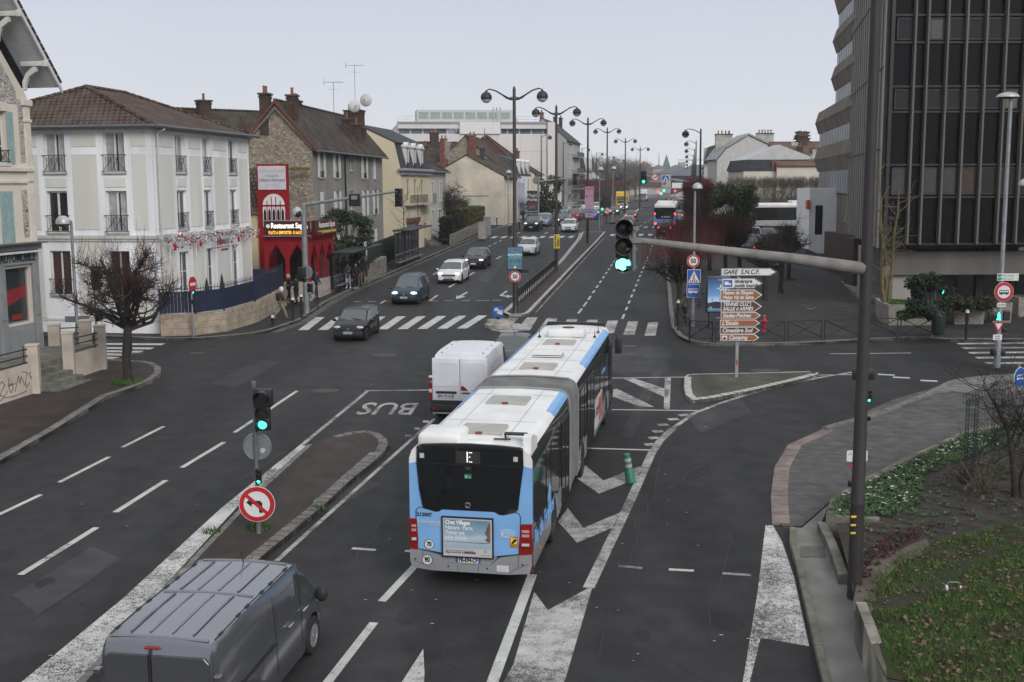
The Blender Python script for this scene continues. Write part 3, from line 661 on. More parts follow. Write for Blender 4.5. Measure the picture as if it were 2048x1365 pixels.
for i,(a,b) in enumerate(sxs):
 soo+=[(a,b,9.4,11.35),(a,b,6.45,8.5)]; soo.append((a,b,3.35,5.55))
wf.wall(m,fo); ws.wall(m,soo); m.quad((L,0,zb),(L,D,zb),(L,D,ze),(L,0,ze)); m.quad((L,D,zb),(0,D,zb),(0,D,ze),(L,D,ze))
m.build('wall',whitep,B)
for W_,ops in ((wf,topw),(ws,sorted(sxs))):
 edges=[0.3]+[v for o_ in ops for v in (o_[0]-.36,o_[1]+.36)]+[W_.L-.3]
 m=MB()
 for a,b in zip(edges[::2],edges[1::2]):
  if b-a<.2: continue
  for c,d in ((10.65,11.25),(8.0 if 0 else 6.6,10.3)): m.rbox(a,b,-.03,.01,c,d,.012)
  m.rbox(a,b,-.03,.01,2.2,6.0,.012)
 for a,b in ops: m.rbox(a,b,-.03,.01,8.68,9.15,.012)
 W_.part(m,'render_panel',cream)
 m=MB(); m.box(-.12,W_.L+.0,-.14,0,6.16,6.32); m.box(-.06,W_.L,-.08,0,6.03,6.158); m.box(-.05,W_.L,-.07,0,11.45,11.6); m.box(-.03,W_.L,-.03,0,2.05,2.17); W_.part(m,'string_course',M('stone ledge',(.50,.49,.46),.9,.2,2,streak=True))
for i,(a,b) in enumerate(topw):
 wf.win(a,b,9.4,11.3,fw=.085,rail=.85,sill=concl,gl=glassd if i else glass,curt=i!=2); wf.win(a,b,6.5,8.5,fw=.085,rail=.85,sill=concl,gl=glassd,shutters=None); wf.win(a,b,2.25,5.35,rows=3,gl=glass,rail=None)
for i,(a,b) in enumerate(sxs):
 ws.win(a,b,9.4,11.35,fw=.085,rail=.85,sill=concl,gl=glassd,curt=True); ws.win(a,b,6.45,8.5,fw=.085,rail=.85,sill=concl,gl=glassd if i==0 else glass,curt=i==0)
 ws.win(a,b,3.35,5.55,frame=M('beige joinery',(.40,.36,.28),.6,.1) if i==0 else None,rail=.8,sill=concl,gl=glass if i!=1 else glassm('brown shuttered glass',(.05,.025,.022),.4))
hip_roof(B,L,D,ze,13.9,tileb,.45,4.2)
m=MB(); m.tube([(.35,-.55,ze-.3),(.35,-.16,ze-.5),(.35,-.16,1.4)],.05,8); m.build('downpipe',M('pale pipe',(.5,.5,.48),.5),B,40)
m=MB(); m.box(-.04,-.02,1.0,1.55,3.25,3.6); m.build('street_plate',M('blue enamel',(.02,.06,.22),.3,0),B)
text('TOLIMEN',.42,M('dark lettering',(.03,.03,.035),.6,0),B,(8.1,-.05,5.62),name='shop_lettering',bold=.01); m=MB(); m.box(6.95,9.2,-.05,-.035,5.32,5.35); m.build('shop_lettering_rule',M('rule red',(.4,.05,.03),.6,0),B)
for k in range(6):
 m=MB(); m.disc((7.9+.17*k,-.05,5.18),.06,'y',.02,14); m.build('shop_badge',M('badge %s'%('warm' if k==0 else 'blue'),(.35,.15,.05) if k==0 else (.05,.06,.15),.5,0),B)
g=thing('christmas_garland','silver and red Christmas garland with baubles and stars hung along the white corner house','garland',(P1[0],P1[1],0),math.atan2(P2[1]-P1[1],P2[0]-P1[0]))
mt=MB(); ms=MB(); mr2=MB()
r_=random.Random(3)
for k in range(620):
 x=r_.uniform(-.1,L+.3); z=6.0+.16*math.sin(x*2.2)+r_.gauss(0,.16); y=-.25+r_.uniform(-.15,.1); q=Vector((r_.gauss(0,1),r_.gauss(0,1),r_.gauss(0,1))).normalized()*.11
 mt.bar((x-q.x,y-q.y,z-q.z),(x+q.x,y+q.y,z+q.z),.014)
for k in range(110):
 x=r_.uniform(0,L+.2); z=5.95+r_.gauss(0,.2); (ms if k%2 else mr2).ball((x,-.33+r_.uniform(-.1,.1),z),r_.choice([.04,.06,.07]),8,5)
for x in (.9,4.0,6.6,9.2):
 for k in range(9): ms.ball((x,-.3,5.9-k*.1),.045,6,4)
 pts=[(x+(.22 if j%2==0 else .09)*math.sin(j*math.pi/5)+.35,5.7+(.22 if j%2==0 else .09)*math.cos(j*math.pi/5)) for j in range(10)]; mr2.prism(pts,'y',-.42,-.38)
mt.build('tinsel',M('silver tinsel',(.55,.55,.56),.35,.2,20,metal=.6),g); ms.build('silver_bauble',M('silver bauble',(.6,.6,.62),.25,0,metal=.7),g,50); mr2.build('red_bauble',M('red bauble',(.35,.015,.02),.3,0),g,50)
P1,P2=(-21.4,38.7),(-19.6,47.5); L,D=8.98,10.0
Ah=rootat('gabled_house','tall cream house with bracketed gable, burr stone panels and grey shopfront lettered AUTOMOBILE',P1,P2,0,'house')
wf=Wall(Ah,(0,0),(1,0),L,.6,12.3,.22); we=Wall(Ah,(L,0),(0,1),D,.6,12.3)
m=MB(); ops=[]
for x in (L-2.25,L-6.9): ops+=[(x,x+.75,9.65,11.65),(x+.1,x+.95,6.5,8.55)]
ops+=[(L-2.25,L-.5,3.25,5.5),(L-7.5,L-4.2,2.4,5.5)]
wf.wall(m,ops); we.wall(m); m.quad((0,D,.6),(0,0,.6),(0,0,12.3),(0,D,12.3))
m.add([(0,0,12.3),(L,0,12.3),(L/2,0,17.3)],[(0,1,2)]); m.build('wall',beige,Ah)
m=MB()   # burr stone panels with cream borders
for a,b,c,d in ((L-.65,L-.35,9.7,12.2),(L-3.6,L-2.95,9.7,12.2),(L-.75,L-.4,6.7,8.6),(L-3.4,L-2.6,6.7,8.6)): m.box(a,b,-.02,.0,c,d)
m.prism([(L-3.2,12.0),(L-.65,12.0),(L-.8,12.6),(L-2.6,14.7),(L-3.2,14.7)],'y',-.02,-.001); wf.part(m,'stone_panel',meul)
m=MB(); m.rbox(L-.36,L+.05,-.08,.02,1.5,12.0,.03); m.rbox(L-.48,L+.15,-.16,.02,11.95,12.2,.03); m.rbox(L-.42,L+.1,-.12,.02,11.3,11.42,.02); m.rbox(0,L+.12,-.14,.0,9.32,9.5,.03); m.rbox(0,L+.06,-.08,.0,8.85,8.97,.02)
for x in (L-2.25,L-6.9): m.rbox(x-.12,x+.87,-.06,0,11.66,12.0,.02); m.rbox(x-.15,x+.9,-.1,0,9.52,9.64,.02)
wf.part(m,'moulding',M('stone moulding',(.58,.53,.46),.9,.1,2))
gsh=M('sage green shutters',(.27,.37,.36),.7,.15,4)
for x in (L-2.25,L-6.9):
 wf.win(x,x+.75,9.65,11.65,rail=.5,rows=3,shutters=gsh,cols=1); wf.win(x+.1,x+.95,6.5,8.55,shutters=gsh,closed=True)
grp=M('grey shop paint',(.22,.225,.23),.6,.1,2)
m=MB(); m.rbox(0,L-.02,-.3,-.1,6.2,6.45,.03); m.rbox(0,L-.08,-.14,-.0,5.62,6.2,.02); m.rbox(L-.46,L-.1,-.16,0,1.75,5.62,.03); m.rbox(L-2.75,L-2.3,-.16,0,1.75,5.62,.03); m.rbox(L-2.3,L-.46,-.1,0,1.75,3.2,.03); m.rbox(0,L-7.6,-.1,0,1.75,5.6,.02); m.rbox(L-4.2,L-2.75,-.06,0,1.75,5.6,.02)
for a,b in ((L-.4,L-.16),(L-2.7,L-2.36)):
 for c,d in ((2.0,3.2),(3.5,5.4)): m.rbox(a,b,-.19,-.15,c,d,.015)
m.rbox(L-2.2,L-.55,-.13,-.09,1.9,3.05,.02); wf.part(m,'shopfront',grp)
m=MB(); m.box(0,L-.1,-.62,-.12,6.452,6.5); wf.part(m,'awning_cover',M('lead grey',(.08,.08,.085),.6,.2)); m=MB(); m.rbox(L-3,L-.2,-.4,-.25,6.08,6.17,.02); wf.part(m,'awning_tube',M('white awning tube',(.6,.6,.6),.5))
text('ASSURANCE  AUTOMOBILE',.5,M('dark green lettering',(.012,.03,.03),.6,0),Ah,(L-.3,-.155,5.9),name='sign_lettering',bold=.014,align='RIGHT',sx=.74)
w=wf.win(L-2.25,L-.5,3.25,5.5,frame=grp,cols=1,gl=glassm('shop window glass',(.03,.035,.035),.06)); wf.win(L-7.5,L-4.2,2.4,5.5,frame=grp,cols=3)
m=MB(); m.prism([(L-2.15,3.9),(L-.6,4.3),(L-.6,4.75),(L-2.15,4.55)],'y',.18,.19); m.box(L-1.6,L-.9,.18,.19,3.4,3.6); wf.part(m,'red_display',M('red display',(.22,.02,.02),.6,.2),w)
ro=MB(); sl=1.12; e0=-.9
zz=lambda x: 12.75+ (L+.85-x)*sl
for sgn in (0,1):
 X=lambda x:x if not sgn else L-x
 pf=[(X(L/2),zz(L/2)),(X(L+.85),zz(L+.85)),(X(L+.85),zz(L+.85)+.16),(X(L/2),zz(L/2)+.16)]
 ro.prism(pf if not sgn else pf[::-1],'y',-1.0,D+.3)
rf=ro.build('roof',[slate],Ah)
m=MB(); m.prism([(L/2,zz(L/2)-.03),(L+.82,zz(L+.82)-.03),(L+.82,zz(L+.82)-.005),(L/2,zz(L/2)-.005)],'y',-.98,.4)
for x in [L+.8-.14*k for k in range(32)]: m.bar((x,-1.0,zz(x)-.028),(x,.0,zz(x)-.028),.016)
m.build('soffit_board',M('white soffit',(.52,.53,.54),.8,.1),rf)
m=MB(); m.prism([(L/2,zz(L/2)-.18),(L+.9,zz(L+.9)-.18),(L+.9,zz(L+.9)+.03),(L/2,zz(L/2)+.03)],'y',-1.06,-1.0); m.build('barge_board',M('white barge board',(.55,.56,.56),.7,.1),rf)
m=MB(); k=0
x=L+.85
while x>L/2:
 m.bar((x,-1.03,zz(x)+.2),(x-.22,-1.03,zz(x-.22)+.2),.09); x-=.26
m.build('verge_tiles',tiled,rf)
for x in (L-.2,L-1.75,L-3.3):
 z=zz(x)-.42; m=MB(); m.rbox(x-.09,x+.09,-1.0,.02,z,z+.2,.02); m.rbox(x-.1,x+.1,-1.14,-.95,z-.03,z+.23,.03)
 pts=[(-.02,z-.95),(-.02,z-.7),(-.3,z-.32),(-.62,z-.18),(-.66,z-.02),(-.3,z-.02),(-.02,z-.02)]
 m.prism([(-.02,z-.95),(-.14,z-.92),(-.16,z-.7),(-.3,z-.42),(-.66,z-.2),(-.66,z-.02),(-.52,z-.02),(-.2,z-.26),(-.02,z-.6)],'x',x-.07,x+.07); m.build('eave_bracket',M('white brackets',(.56,.55,.52),.8,.1),Ah,30)
tz=1.0
tw=[(-18.6,37.5),(-18.17,40.15),(-17.68,42.3)]; tw2=[(-17.28,44.75),(-16.85,47.1)]
rend=M('stained cream render',(.50,.44,.37),.9,.12,1.0,bump=.15,dirt=(.36,.31,.26)); stepm=M('stone steps',(.15,.145,.125),.9,.3,2,bump=.4,dirt=(.08,.08,.065))
def gwall(pts,h,lab,nm='terrace_wall',w=.28,th=None):
 m=MB(); wallrun(m,pts,w,-.2,h); o=m.build(nm,rend); tag(o,lab,'wall'); return o
W1=gwall(tw,1.28,'cream terrace wall scrawled with black graffiti','terrace_wall')
W2=gwall(tw2,1.05,'short cream terrace wall to the right of the stone steps','terrace_wall')
m=MB(); pl=ccw([(-18.9,37.5),(-18.45,40.2),(-17.96,42.3),(-18.75,42.45),(-18.35,44.85),(-17.56,44.7),(-17.1,47.1),(-17.5,48.3),(-19.4,47.6),(-21.4,37.5)])
slab(m,pl,tz); struct(m.build('terrace',M('terrace paving',(.15,.145,.12),.9,.3,1.5,bump=.3)))
dx,dy=tw[2][0]-tw[1][0],tw[2][1]-tw[1][1]; LL=math.hypot(dx,dy); ang=math.atan2(dy,dx); m=MB()
gt=[[(-.1,.75),(.15,.95),(.3,.8),(.1,.6),(.0,.45),(.25,.4),(.45,.55)],[(.55,1.0),(.5,.7),(.6,.45),(.75,.6),(.7,.8),(.5,.72),(.9,.75)],[(.85,.45),(1.0,.8),(1.1,1.0),(1.15,.7),(1.25,.95),(1.4,.6)],[(1.3,1.1),(1.6,1.05),(1.45,.7),(1.5,.5),(1.7,.65)],[(1.65,.95),(2.05,1.1)],[(1.72,.85),(2.0,.8)],[(1.75,.95),(1.9,.6),(2.0,.45)],[(-.2,.2),(.2,.35),(.7,.3),(1.2,.33),(1.5,.36)]]
for st in gt:
 q=[]
 for i in range(len(st)-1):
  for k in range(5):
   t=k/5; q.append((st[i][0]+(st[i+1][0]-st[i][0])*t,st[i][1]+(st[i+1][1]-st[i][1])*t))
 q.append(st[-1]); m.tube([(a,-.003+.002*math.sin(i),b) for i,(a,b) in enumerate(q)],.013,4)
gf=m.build('graffiti',M('black spray paint',(.015,.015,.015),.7,0),W1); gf.location=(tw[1][0],tw[1][1],gz(41)-.05); gf.rotation_euler=(0,0,ang)
for i in range(5):
 m=MB(); t=i/5
 x0=-17.62-.3*i; h=.2*(5-i)
 a=(-17.02-.34*i,42.25+.05*i);
 m.rbox(0,2.35,-.0,.42,-.3,.98*(i+1)/5,.015)
 if i==0: st=thing('stone_steps','grey stone steps climbing to the shop terrace','steps',(-16.9,42.25,gz(43.3)),math.atan2(2.35,.42))
 o=m.build('step',stepm,st); o.location=(0,.36*i,0)
def post(x,y,z0,z1,lab,w=.42):
 m=MB(); m.rbox(-w/2,w/2,-w/2,w/2,z0,z1,.015); m.rbox(-w/2-.03,w/2+.03,-w/2-.03,w/2+.03,z1-.005,z1+.06,.02); o=m.build('terrace_post',rend); o.location=(x,y,gz(y)); o.rotation_euler=(0,0,R(12)); tag(o,lab,'gate post'); return o
post(-17.75,42.15,.1,1.9,'cream post at the left of the stone steps'); post(-17.42,44.72,.1,1.95,'cream post at the right of the stone steps'); post(-16.98,47.0,.1,1.9,'cream post at the far end of the short terrace wall'); post(-18.0,48.15,.1,1.95,'cream post at the back corner of the terrace',.45); post(-19.15,47.75,.1,1.85,'cream post against the shopfront corner',.45)
def rails(p,q,z,lab,n=3,dz=.25):
 t=thing('terrace_railing',lab,'railing',(p[0],p[1],gz(p[1])),math.atan2(q[1]-p[1],q[0]-p[0])); Lr=math.dist(p,q)
 for k in range(n): m=MB(); m.tube([(0,0,z+dz*k),(Lr,0,z+dz*k)],.025,8); m.build('rail',iron,t,40)
 m=MB(); m.tube([(Lr*.85,0,z-.2),(Lr*.85,0,z+dz*n-.1)],.02,6); m.build('upright',iron,t)
 return t
rails((-18.2,40.0),(-17.85,42.0),1.35,'black rails above the graffiti wall'); rails((-17.4,44.9),(-17.0,46.9),1.2,'black rails above the short terrace wall'); rails((-19.0,47.8),(-18.2,48.1),1.2,'black rails at the back of the terrace')
P1,P2=(-13.65,80.0),(-11.25,103.2); L,D=22.45,4.95; ze=11.55
C_=rootat('stone_gabled_house','long grey rendered house with a rubble stone gable, white shutters and brick chimneys',P1,P2,0,'house')
grey=M('stained grey render',(.235,.225,.21),.95,.25,.45,bump=.3,bscale=12,dirt=(.15,.145,.135))
wf=Wall(C_,(0,0),(1,0),L,1.2,ze,.18); we=Wall(C_,(0,D),(0,-1),D,1.2,ze)
cw=[(1.75,2.75),(6.0,7.0),(10.6,11.6),(15.0,16.1),(18.9,19.9)]; ops=[]
for i,(a,b) in enumerate(cw): ops+=[(a,b,9.25 if i!=2 else 9.85,11.0),(a,b,6.25 if i!=2 else 6.85,8.25),(a,b,2.9,5.0)]
m=MB(); wf.wall(m,ops); m.quad((L,0,1.2),(L,D,1.2),(L,D,ze),(L,0,ze)); m.quad((L,D,1.2),(0,D,1.2),(0,D,ze),(L,D,ze)); m.add([(L,0,ze),(L,D,ze),(L,D/2,14.3)],[(0,1,2)]); m.build('wall',grey,C_)
m=MB(); we.wall(m); m.add([(0,D,ze),(0,0,ze),(0,D/2,14.3)],[(0,1,2)]); m.build('stone_gable',stone,C_)
for i,(a,b) in enumerate(cw):
 wf.win(a,b,9.25 if i!=2 else 9.85,11.0,rail=.45 if i in(0,1,3) else None,sill=concl,shutters=shut if i!=2 else None,closed=i==4,gl=glassd,surround=None)
 wf.win(a,b,6.25 if i!=2 else 6.85,8.25,sill=concl,shutters=shut if i!=2 else None,closed=i==0,rail=.45 if i==4 else None)
 wf.win(a,b,2.9,5.0,shutters=shut,closed=True)
rr=gable_roof(C_,L,D,ze,14.4,tiled,.45,.25,.14,verge=M('terracotta verge',(.12,.045,.034),.9,.2,4))
m=MB(); m.tube([(8.8,-.45,ze-.45),(8.8,-.1,ze-.7),(8.8,-.1,1.6)],.06,8); m.build('downpipe',iron,C_,40)
m=MB()
for p,q in (((D/2,14.1),(-.25,11.25)),((D/2,14.1),(D+.25,11.25))): m.prism([(p[0],p[1]-.25),(q[0],q[1]-.25),q,p],'x',-.2,-.001)
m.build('gable_band',M('brown verge render',(.13,.11,.095),.9,.2),C_)
for x,y,z,w_,n in ((.35,3.3,14.9,.9,2),(.7,1.5,14.8,.8,1),(5.3,2.6,14.75,1.0,2),(13.6,.9,13.9,.75,1),(16.2,.75,13.6,.95,1),(18.8,.9,13.4,.7,0),(21.2,2.4,15.0,1.6,4)): chimney(rr,x,y,12.2,z,w_,.6 if x<20 else .8,pots=n)
m=MB(); m.prism([(3.2,1.05),(3.75,1.05),(3.75,1.75),(3.2,1.75)],'z',0,.06); o=m.build('skylight',zinc,rr); o.location=(0,0,12.95); o.rotation_euler=(R(48),0,0); o.location=(0,.55,11.6)
aerial((-13.9,92.0,14.3),'aerial on the ridge of the stone-gabled house',2.4,R(20)); aerial((-13.3,100.2,15.2),'aerial beside the chimneys at the far end of the stone-gabled house',3.6,R(10))
dish((-13.2,98.6,15.3),'white dish left of the last chimney on the grey house',.55,R(25)); dish((-12.5,101.5,16.0),'white dish on the mast right of the last chimney on the grey house',.6,R(-15))
P1,P2=(-24.5,82),(-17.2,88); Lr=math.dist(P1,P2)
Rh=rootat('house','brown tiled house showing only its roof behind the white corner house',P1,P2,0,'house')
m=MB(); m.box(0,Lr,0,8,1,11.2); m.build('wall',grey,Rh); rr=gable_roof(Rh,Lr,8,11.2,14.3,tiled,.3,.3); chimney(rr,4.4,2.6,12,14.9,.9,.7,brickm,1)
red=M('crimson paint',(.22,.007,.013),.75,.15,1.5,spec=.2); maroon=M('maroon sign',(.055,.008,.012),.35,.1); whitel=M('white lettering',(.75,.73,.68),.5,0); yell=M('yellow lettering',(.75,.5,.08),.5,0)
Rs=thing('restaurant','red restaurant with pointed arches, illuminated maroon sign boards and a red panel tower above','restaurant',(-14.95,69.6,gz(69.6)+.1))
tilew=bricks('wall tiles',(.42,.37,.33),(.38,.33,.30),(.25,.22,.2),.4,.4,.008,.1)
def arch_front(Wd,n,h0,h1,y0,y1,mb):
 pw=.24; aw=(Wd-pw*(n+1))/n
 for i in range(n+1): mb.box(i*(aw+pw),i*(aw+pw)+pw,y0,y1,h0,h1)
 for i in range(n):
  x0=pw+i*(aw+pw); k=8; base=h0+(h1-h0)*.5
  pts=[]
  for j in range(k+1):
   t=j/k; pts.append((x0+aw/2*t, base+(h1-h0)*.36*(t**.75)+(.04 if j%2 else 0)))
  pts+=[(2*x0+aw-p[0],p[1]) for p in pts[-2::-1]]
  mb.prism([(x0,h1)]+pts+[(x0+aw,h1)],'y',y0,y1)
m=MB(); arch_front(2.75,2,1.15,3.75,0,.25,m); m.build('arcade',red,Rs)
m=MB(); arch_front(5.2,3,1.15,3.75,0,.25,m); tf(m,(2.75,0),(.13,.99)); m.build('arcade',red,Rs)
m=MB(); m.box(-.02,2.77,-.03,.28,-.4,1.15); m2=MB(); m2.box(.28,5.2,-.03,.28,-.4,1.15); tf(m2,(2.75,0),(.13,.99)); m.add(m2.v,m2.f); m.build('tiled_wall',tilew,Rs)
m=MB(); m.box(-.1,2.9,-.12,.2,3.752,3.9); m.box(-.4,.2,-.2,.1,3.85,4.0); m2=MB(); m2.box(-.1,5.3,-.16,.2,3.75,4.0); tf(m2,(2.75,0),(.13,.99)); m.add(m2.v,m2.f); m.box(-.02,3.3,.3,5.1,4.02,4.15); m.build('red_cornice',red,Rs)
m=MB(); m.box(.1,3.0,3.2,3.3,-.4,3.7); m.box(.28,2.9,.3,5,-.4,.05); m.build('inner_wall',M('dark red interior',(.05,.012,.012),.7,.2),Rs)
m=MB(); m.box(1.9,1.98,3.1,3.19,1.3,2.6); m.build('neon_strip',M('violet neon',(.25,.2,.9),.5,0,emit=1.6),Rs)
for a,b in ((.5,1.35),(2.05,2.8)):
 m=MB(); m.box(a,b,3.15,3.19,.1,2.6); m.build('door',[dark],Rs)
sg=MB(); sg.box(.1,2.85,-.32,-.1,3.95,4.85); s1=sg.build('sign_board',maroon,Rs); m=MB()
for z in (3.93,4.85): m.box(.06,2.89,-.34,-.08,z,z+.04)
m.build('sign_frame',zinc,s1)
text('Restaurant Supra',.44,M('lit white lettering',(.85,.82,.75),.5,0,emit=.9),s1,(1.62,-.325,4.56),bold=.012,sx=.72); text('PLATS A EMPORTER  01.64.37.87',.26,M('lit yellow lettering',(.8,.45,.04),.5,0,emit=.7),s1,(1.47,-.325,4.15),bold=.01,sx=.6)
m=MB(); m.lathe([(.12,-.005),(.12,.005)],(.35,-.325,4.55),16,'y'); m.lathe([(.0,.004),(.08,.004),(.08,.006)],(.35,-.33,4.55),16,'y'); m.build('sign_emblem',whitel,s1)
m=MB(); m.box(.0,5.0,-.32,-.1,3.95,4.85); tf(m,(2.8,0),(.13,.99)); s2=m.build('sign_board',maroon,Rs)
an=math.atan2(.99,.13); q=lambda x,z:(2.8+.13*x+.99*.33,.99*x-.13*.33,z)
text('Restaurant Supra',.5,whitel,s2,q(2.5,4.55),(R(90),0,an),bold=.01,sx=1.0,shear=.25); text('Spécialités Pakistanaises & Indiennes',.27,yell,s2,q(2.5,4.14),(R(90),0,an),bold=.006,sx=1.0,shear=.2)
m=MB(); m.box(-1.6,.4,6.0,6.4,1.5,8.35); m.build('red_panel',red,Rs)
m=MB(); m.box(-1.51,.29,5.94,5.999,6.7,8.22); b_=m.build('faded_board',M('faded white board',(.48,.46,.48),.8,.1,3),Rs)
fp=M('faded pink lettering',(.42,.33,.36),.8,0); fb=M('faded blue lettering',(.08,.16,.25),.8,0)
text('RESTAURANT SUPRA',.33,fp,b_,(-.61,5.935,7.88),sx=.54); text('SPÉCIALITÉS',.22,fb,b_,(-.61,5.935,7.57),sx=.7); text('INDIENNES ET PAKISTANAISES',.22,fb,b_,(-.61,5.935,7.29),sx=.56,bold=.004); text('01.64.37.87.85',.2,fp,b_,(-.61,5.935,6.96),sx=.75)
m=MB(); n=14; outer=[(-.55+.72*math.cos(math.pi*i/n),5.65+.78*math.sin(math.pi*i/n)) for i in range(n+1)]
m.prism(outer,'y',5.94,5.999); fw=m.build('fretwork_arch',M('white fretwork',(.6,.58,.58),.7,.1),Rs)
m=MB()
for k in range(1,5): x=-.55-.72+1.44*k/5; m.box(x-.025,x+.025,5.92,5.94,4.6,6.35-.25*abs(k-2.5))
m.box(-1.3,.2,5.92,5.94,5.6,5.72); m.build('red_lattice',red,fw)
m=MB(); m.box(-1.27,.17,5.94,5.98,4.3,5.6); m.build('fret_window',M('white window board',(.6,.58,.58),.7,.1),Rs)
m=MB()
for k in range(5): x=-.55-.58+.29*k; m.prism([(x-.08,4.35),(x+.08,4.35),(x+.08,5.25),(x,5.52),(x-.08,5.25)],'y',5.925,5.939)
m.build('lancet_opening',dark,Rs)
Ya=thing('annex','small yellow rendered annex with a steep tiled roof squeezed between white house and restaurant','house',(-17.6,75.8,gz(75)))
m=MB(); m.box(0,1.55,0,3.5,-.3,5.2); m.build('wall',M('yellow render',(.50,.42,.25),.9,.15,1,streak=True),Ya); m=MB(); m.add([(-.3,-.25,5.1),(1.5,-.25,5.1),(1.5,3.4,8.1),(-.3,3.4,8.1),(1.5,3.4,5.0),(-.3,3.4,5.0)],[(0,1,2,3),(1,4,2),(0,3,5)]); m.build('roof',tileb,Ya)
m=MB(); m.box(0,3.9,3.4,3.6,7.95,8.15); m.build('mossy_coping',M('moss',(.10,.09,.03),.95,.4,5),Ya)
m=MB(); pts=[(1.45+.03*math.sin(i*1.7),-.08,1+i*.33) for i in range(15)]; m.tube(pts,.025,5); m.tube([(p[0]+.07,p[1],p[2]) for p in pts],.02,5); m.build('cable',iron,Ya); m=MB(); m.rbox(1.35,1.55,-.12,-.0,2.3,2.6,.01); m.build('meter_box',wwhite,Ya)
crm=M('yellow cream render',(.60,.53,.38),.9,.1,.5,bump=.1,streak=True)
P1,P2=(-9.9,104.2),(-8.1,116.4); L,D=12.3,8.0; z0=1.9
Dh=rootat('mansard_house','cream house with slate mansard, three white dormers, balcony and a shuttered shop',P1,P2,0,'house')
wf=Wall(Dh,(0,0),(1,0),L,z0,10.1); ws=Wall(Dh,(0,D),(0,-1),D,z0,10.1); m=MB(); dx=[2.3,5.2,8.2]
ops=[(x,x+.95,7.3,9.2) for x in dx]+[(1.9,7.4,2.5,5.6),(9.2,10.4,2.5,5.0)]
wf.wall(m,ops); ws.wall(m); m.quad((L,0,z0),(L,D,z0),(L,D,10.1),(L,0,10.1))
prof=[(0,10.1),(.55,12.5),(D/2,14.1),(D-.55,12.5),(D,10.1)]
m.add([(0,y,z) for y,z in prof[::-1]],[(0,1,2,3,4)]); m.add([(L,y,z) for y,z in prof],[(0,1,2,3,4)]); m.build('wall',crm,Dh)
m=MB()
for (a,b),(c,d) in ((prof[0],prof[1]),(prof[3],prof[4])): m.prism([(a,b),(c,d),(c,d+.1),(a-.1 if a<1 else a,b+.02)],'x',0.02,L-.02)
m.build('mansard_slope',slate,Dh); m=MB(); m.prism([(.35,12.42),(D/2,14.1),(D/2,14.2),(.3,12.52)],'x',-.05,L+.05); m.prism([(D/2,14.1),(D-.35,12.42),(D-.3,12.52),(D/2,14.2)],'x',-.05,L+.05); rr=m.build('roof',slate,Dh)
m=MB(); m.rbox(-.35,L+.2,-.5,.15,9.95,10.2,.04); m.rbox(-.1,L+.1,-.25,.05,9.6,9.95,.04); m.build('cornice',zinc,Dh)
for x in dx:
 m=MB(); m.box(x-.1,x+.08,-.0,.75,10.25,12.1); m.box(x+.87,x+1.05,-.0,.75,10.25,12.1); m.box(x+.08,x+.87,0,.75,10.2,10.3); m.rbox(x-.2,x+1.15,-.12,.9,12.1,12.28,.03); m.prism([(x-.2,12.28),(x+1.15,12.28),(x+.475,12.6)],'y',-.1,.85); d_=m.build('dormer',wwhite,Dh)
 m=MB(); m.box(x+.08,x+.87,.06,.1,10.3,12.1); m.build('pane',glassd,d_); m=MB(); m.box(x+.44,x+.5,.02,.06,10.3,12.1); m.build('glazing_bar',wwhite,d_); m=MB(); m.box(x+.05,x+.9,-.1,.0,10.3,10.75); m.build('railing',iron,d_)
 wf.win(x,x+.95,7.3,9.2,frame=M('brown joinery',(.25,.2,.13),.7),gl=glassd)
m=MB(); m.box(1.9,7.4,.15,.2,2.5,5.6); m.build('shop_shutter',M('grey roller shutter',(.16,.165,.17),.6,.2,2),Dh); m=MB(); m.rbox(1.8,7.5,-.06,.14,5.25,5.65,.02); m.build('shop_fascia',M('red and brown fascia',(.20,.06,.03),.7,.35,1.5),Dh)
m=MB(); m.rbox(7.2,10.6,-1.0,0,6.75,6.92,.03); m.rbox(1.5,7.2,-.5,0,6.8,6.92,.03); b_=m.build('balcony',concl,Dh); m=MB(); m.box(9.0,10.5,-1.0,-.96,6.95,7.9); m.build('balcony_panel',M('grey panel',(.2,.2,.21),.6,.1),b_)
m=MB()
for z in (7.05,7.75): m.box(1.5,9.0,-.5,-.47,z,z+.03)
for k in range(40): m.box(1.5+k*.19,1.52+k*.19,-.5,-.48,7.05,7.75)
m.build('balcony_rail',iron,b_)
chimney(rr,6.2,6.2,13,14.9,1.0,.7,M('brown chimney',(.16,.11,.08),.9,.3,2),3); chimney(rr,.6,D/2,13.2,15.3,1.6,.8,pots=3)
P1,P2=(-9.1,119),(-7.35,130.5); L,D=11.6,8; z0=2.2; ze=10.3
E_=rootat('house','pale grey two-storey house with white framed windows and front steps beside the cream mansard house',P1,P2,0,'house')
pg=M('pale grey render',(.42,.40,.37),.9,.1,.5,streak=True)
wf=Wall(E_,(0,0),(1,0),L,z0,ze); we=Wall(E_,(0,D),(0,-1),D,z0,ze); m=MB(); ops=[(4.2,5.1,7.0,9.0),(8.3,9.2,7.0,9.0),(4.2,5.1,3.6,6.0),(7.6,9.4,3.6,6.0)]
wf.wall(m,ops); we.wall(m); m.quad((L,0,z0),(L,D,z0),(L,D,ze),(L,0,ze)); m.build('wall',pg,E_)
for o_ in ops: wf.win(*o_,surround=wwhite,sill=wwhite,gl=M('white blind',(.40,.40,.40),.7,.1) if o_[2]>5 else glassd)
rr=hip_roof(E_,L,D,ze,12.9,tiled,.4,3.4); chimney(rr,9.6,1.8,11,12.9,.8,.6,brickr,2); m=MB(); m.tube([(.3,-.2,ze),(.3,-.2,2.5)],.06,8); m.build('downpipe',wwhite,E_,40)
m=MB()
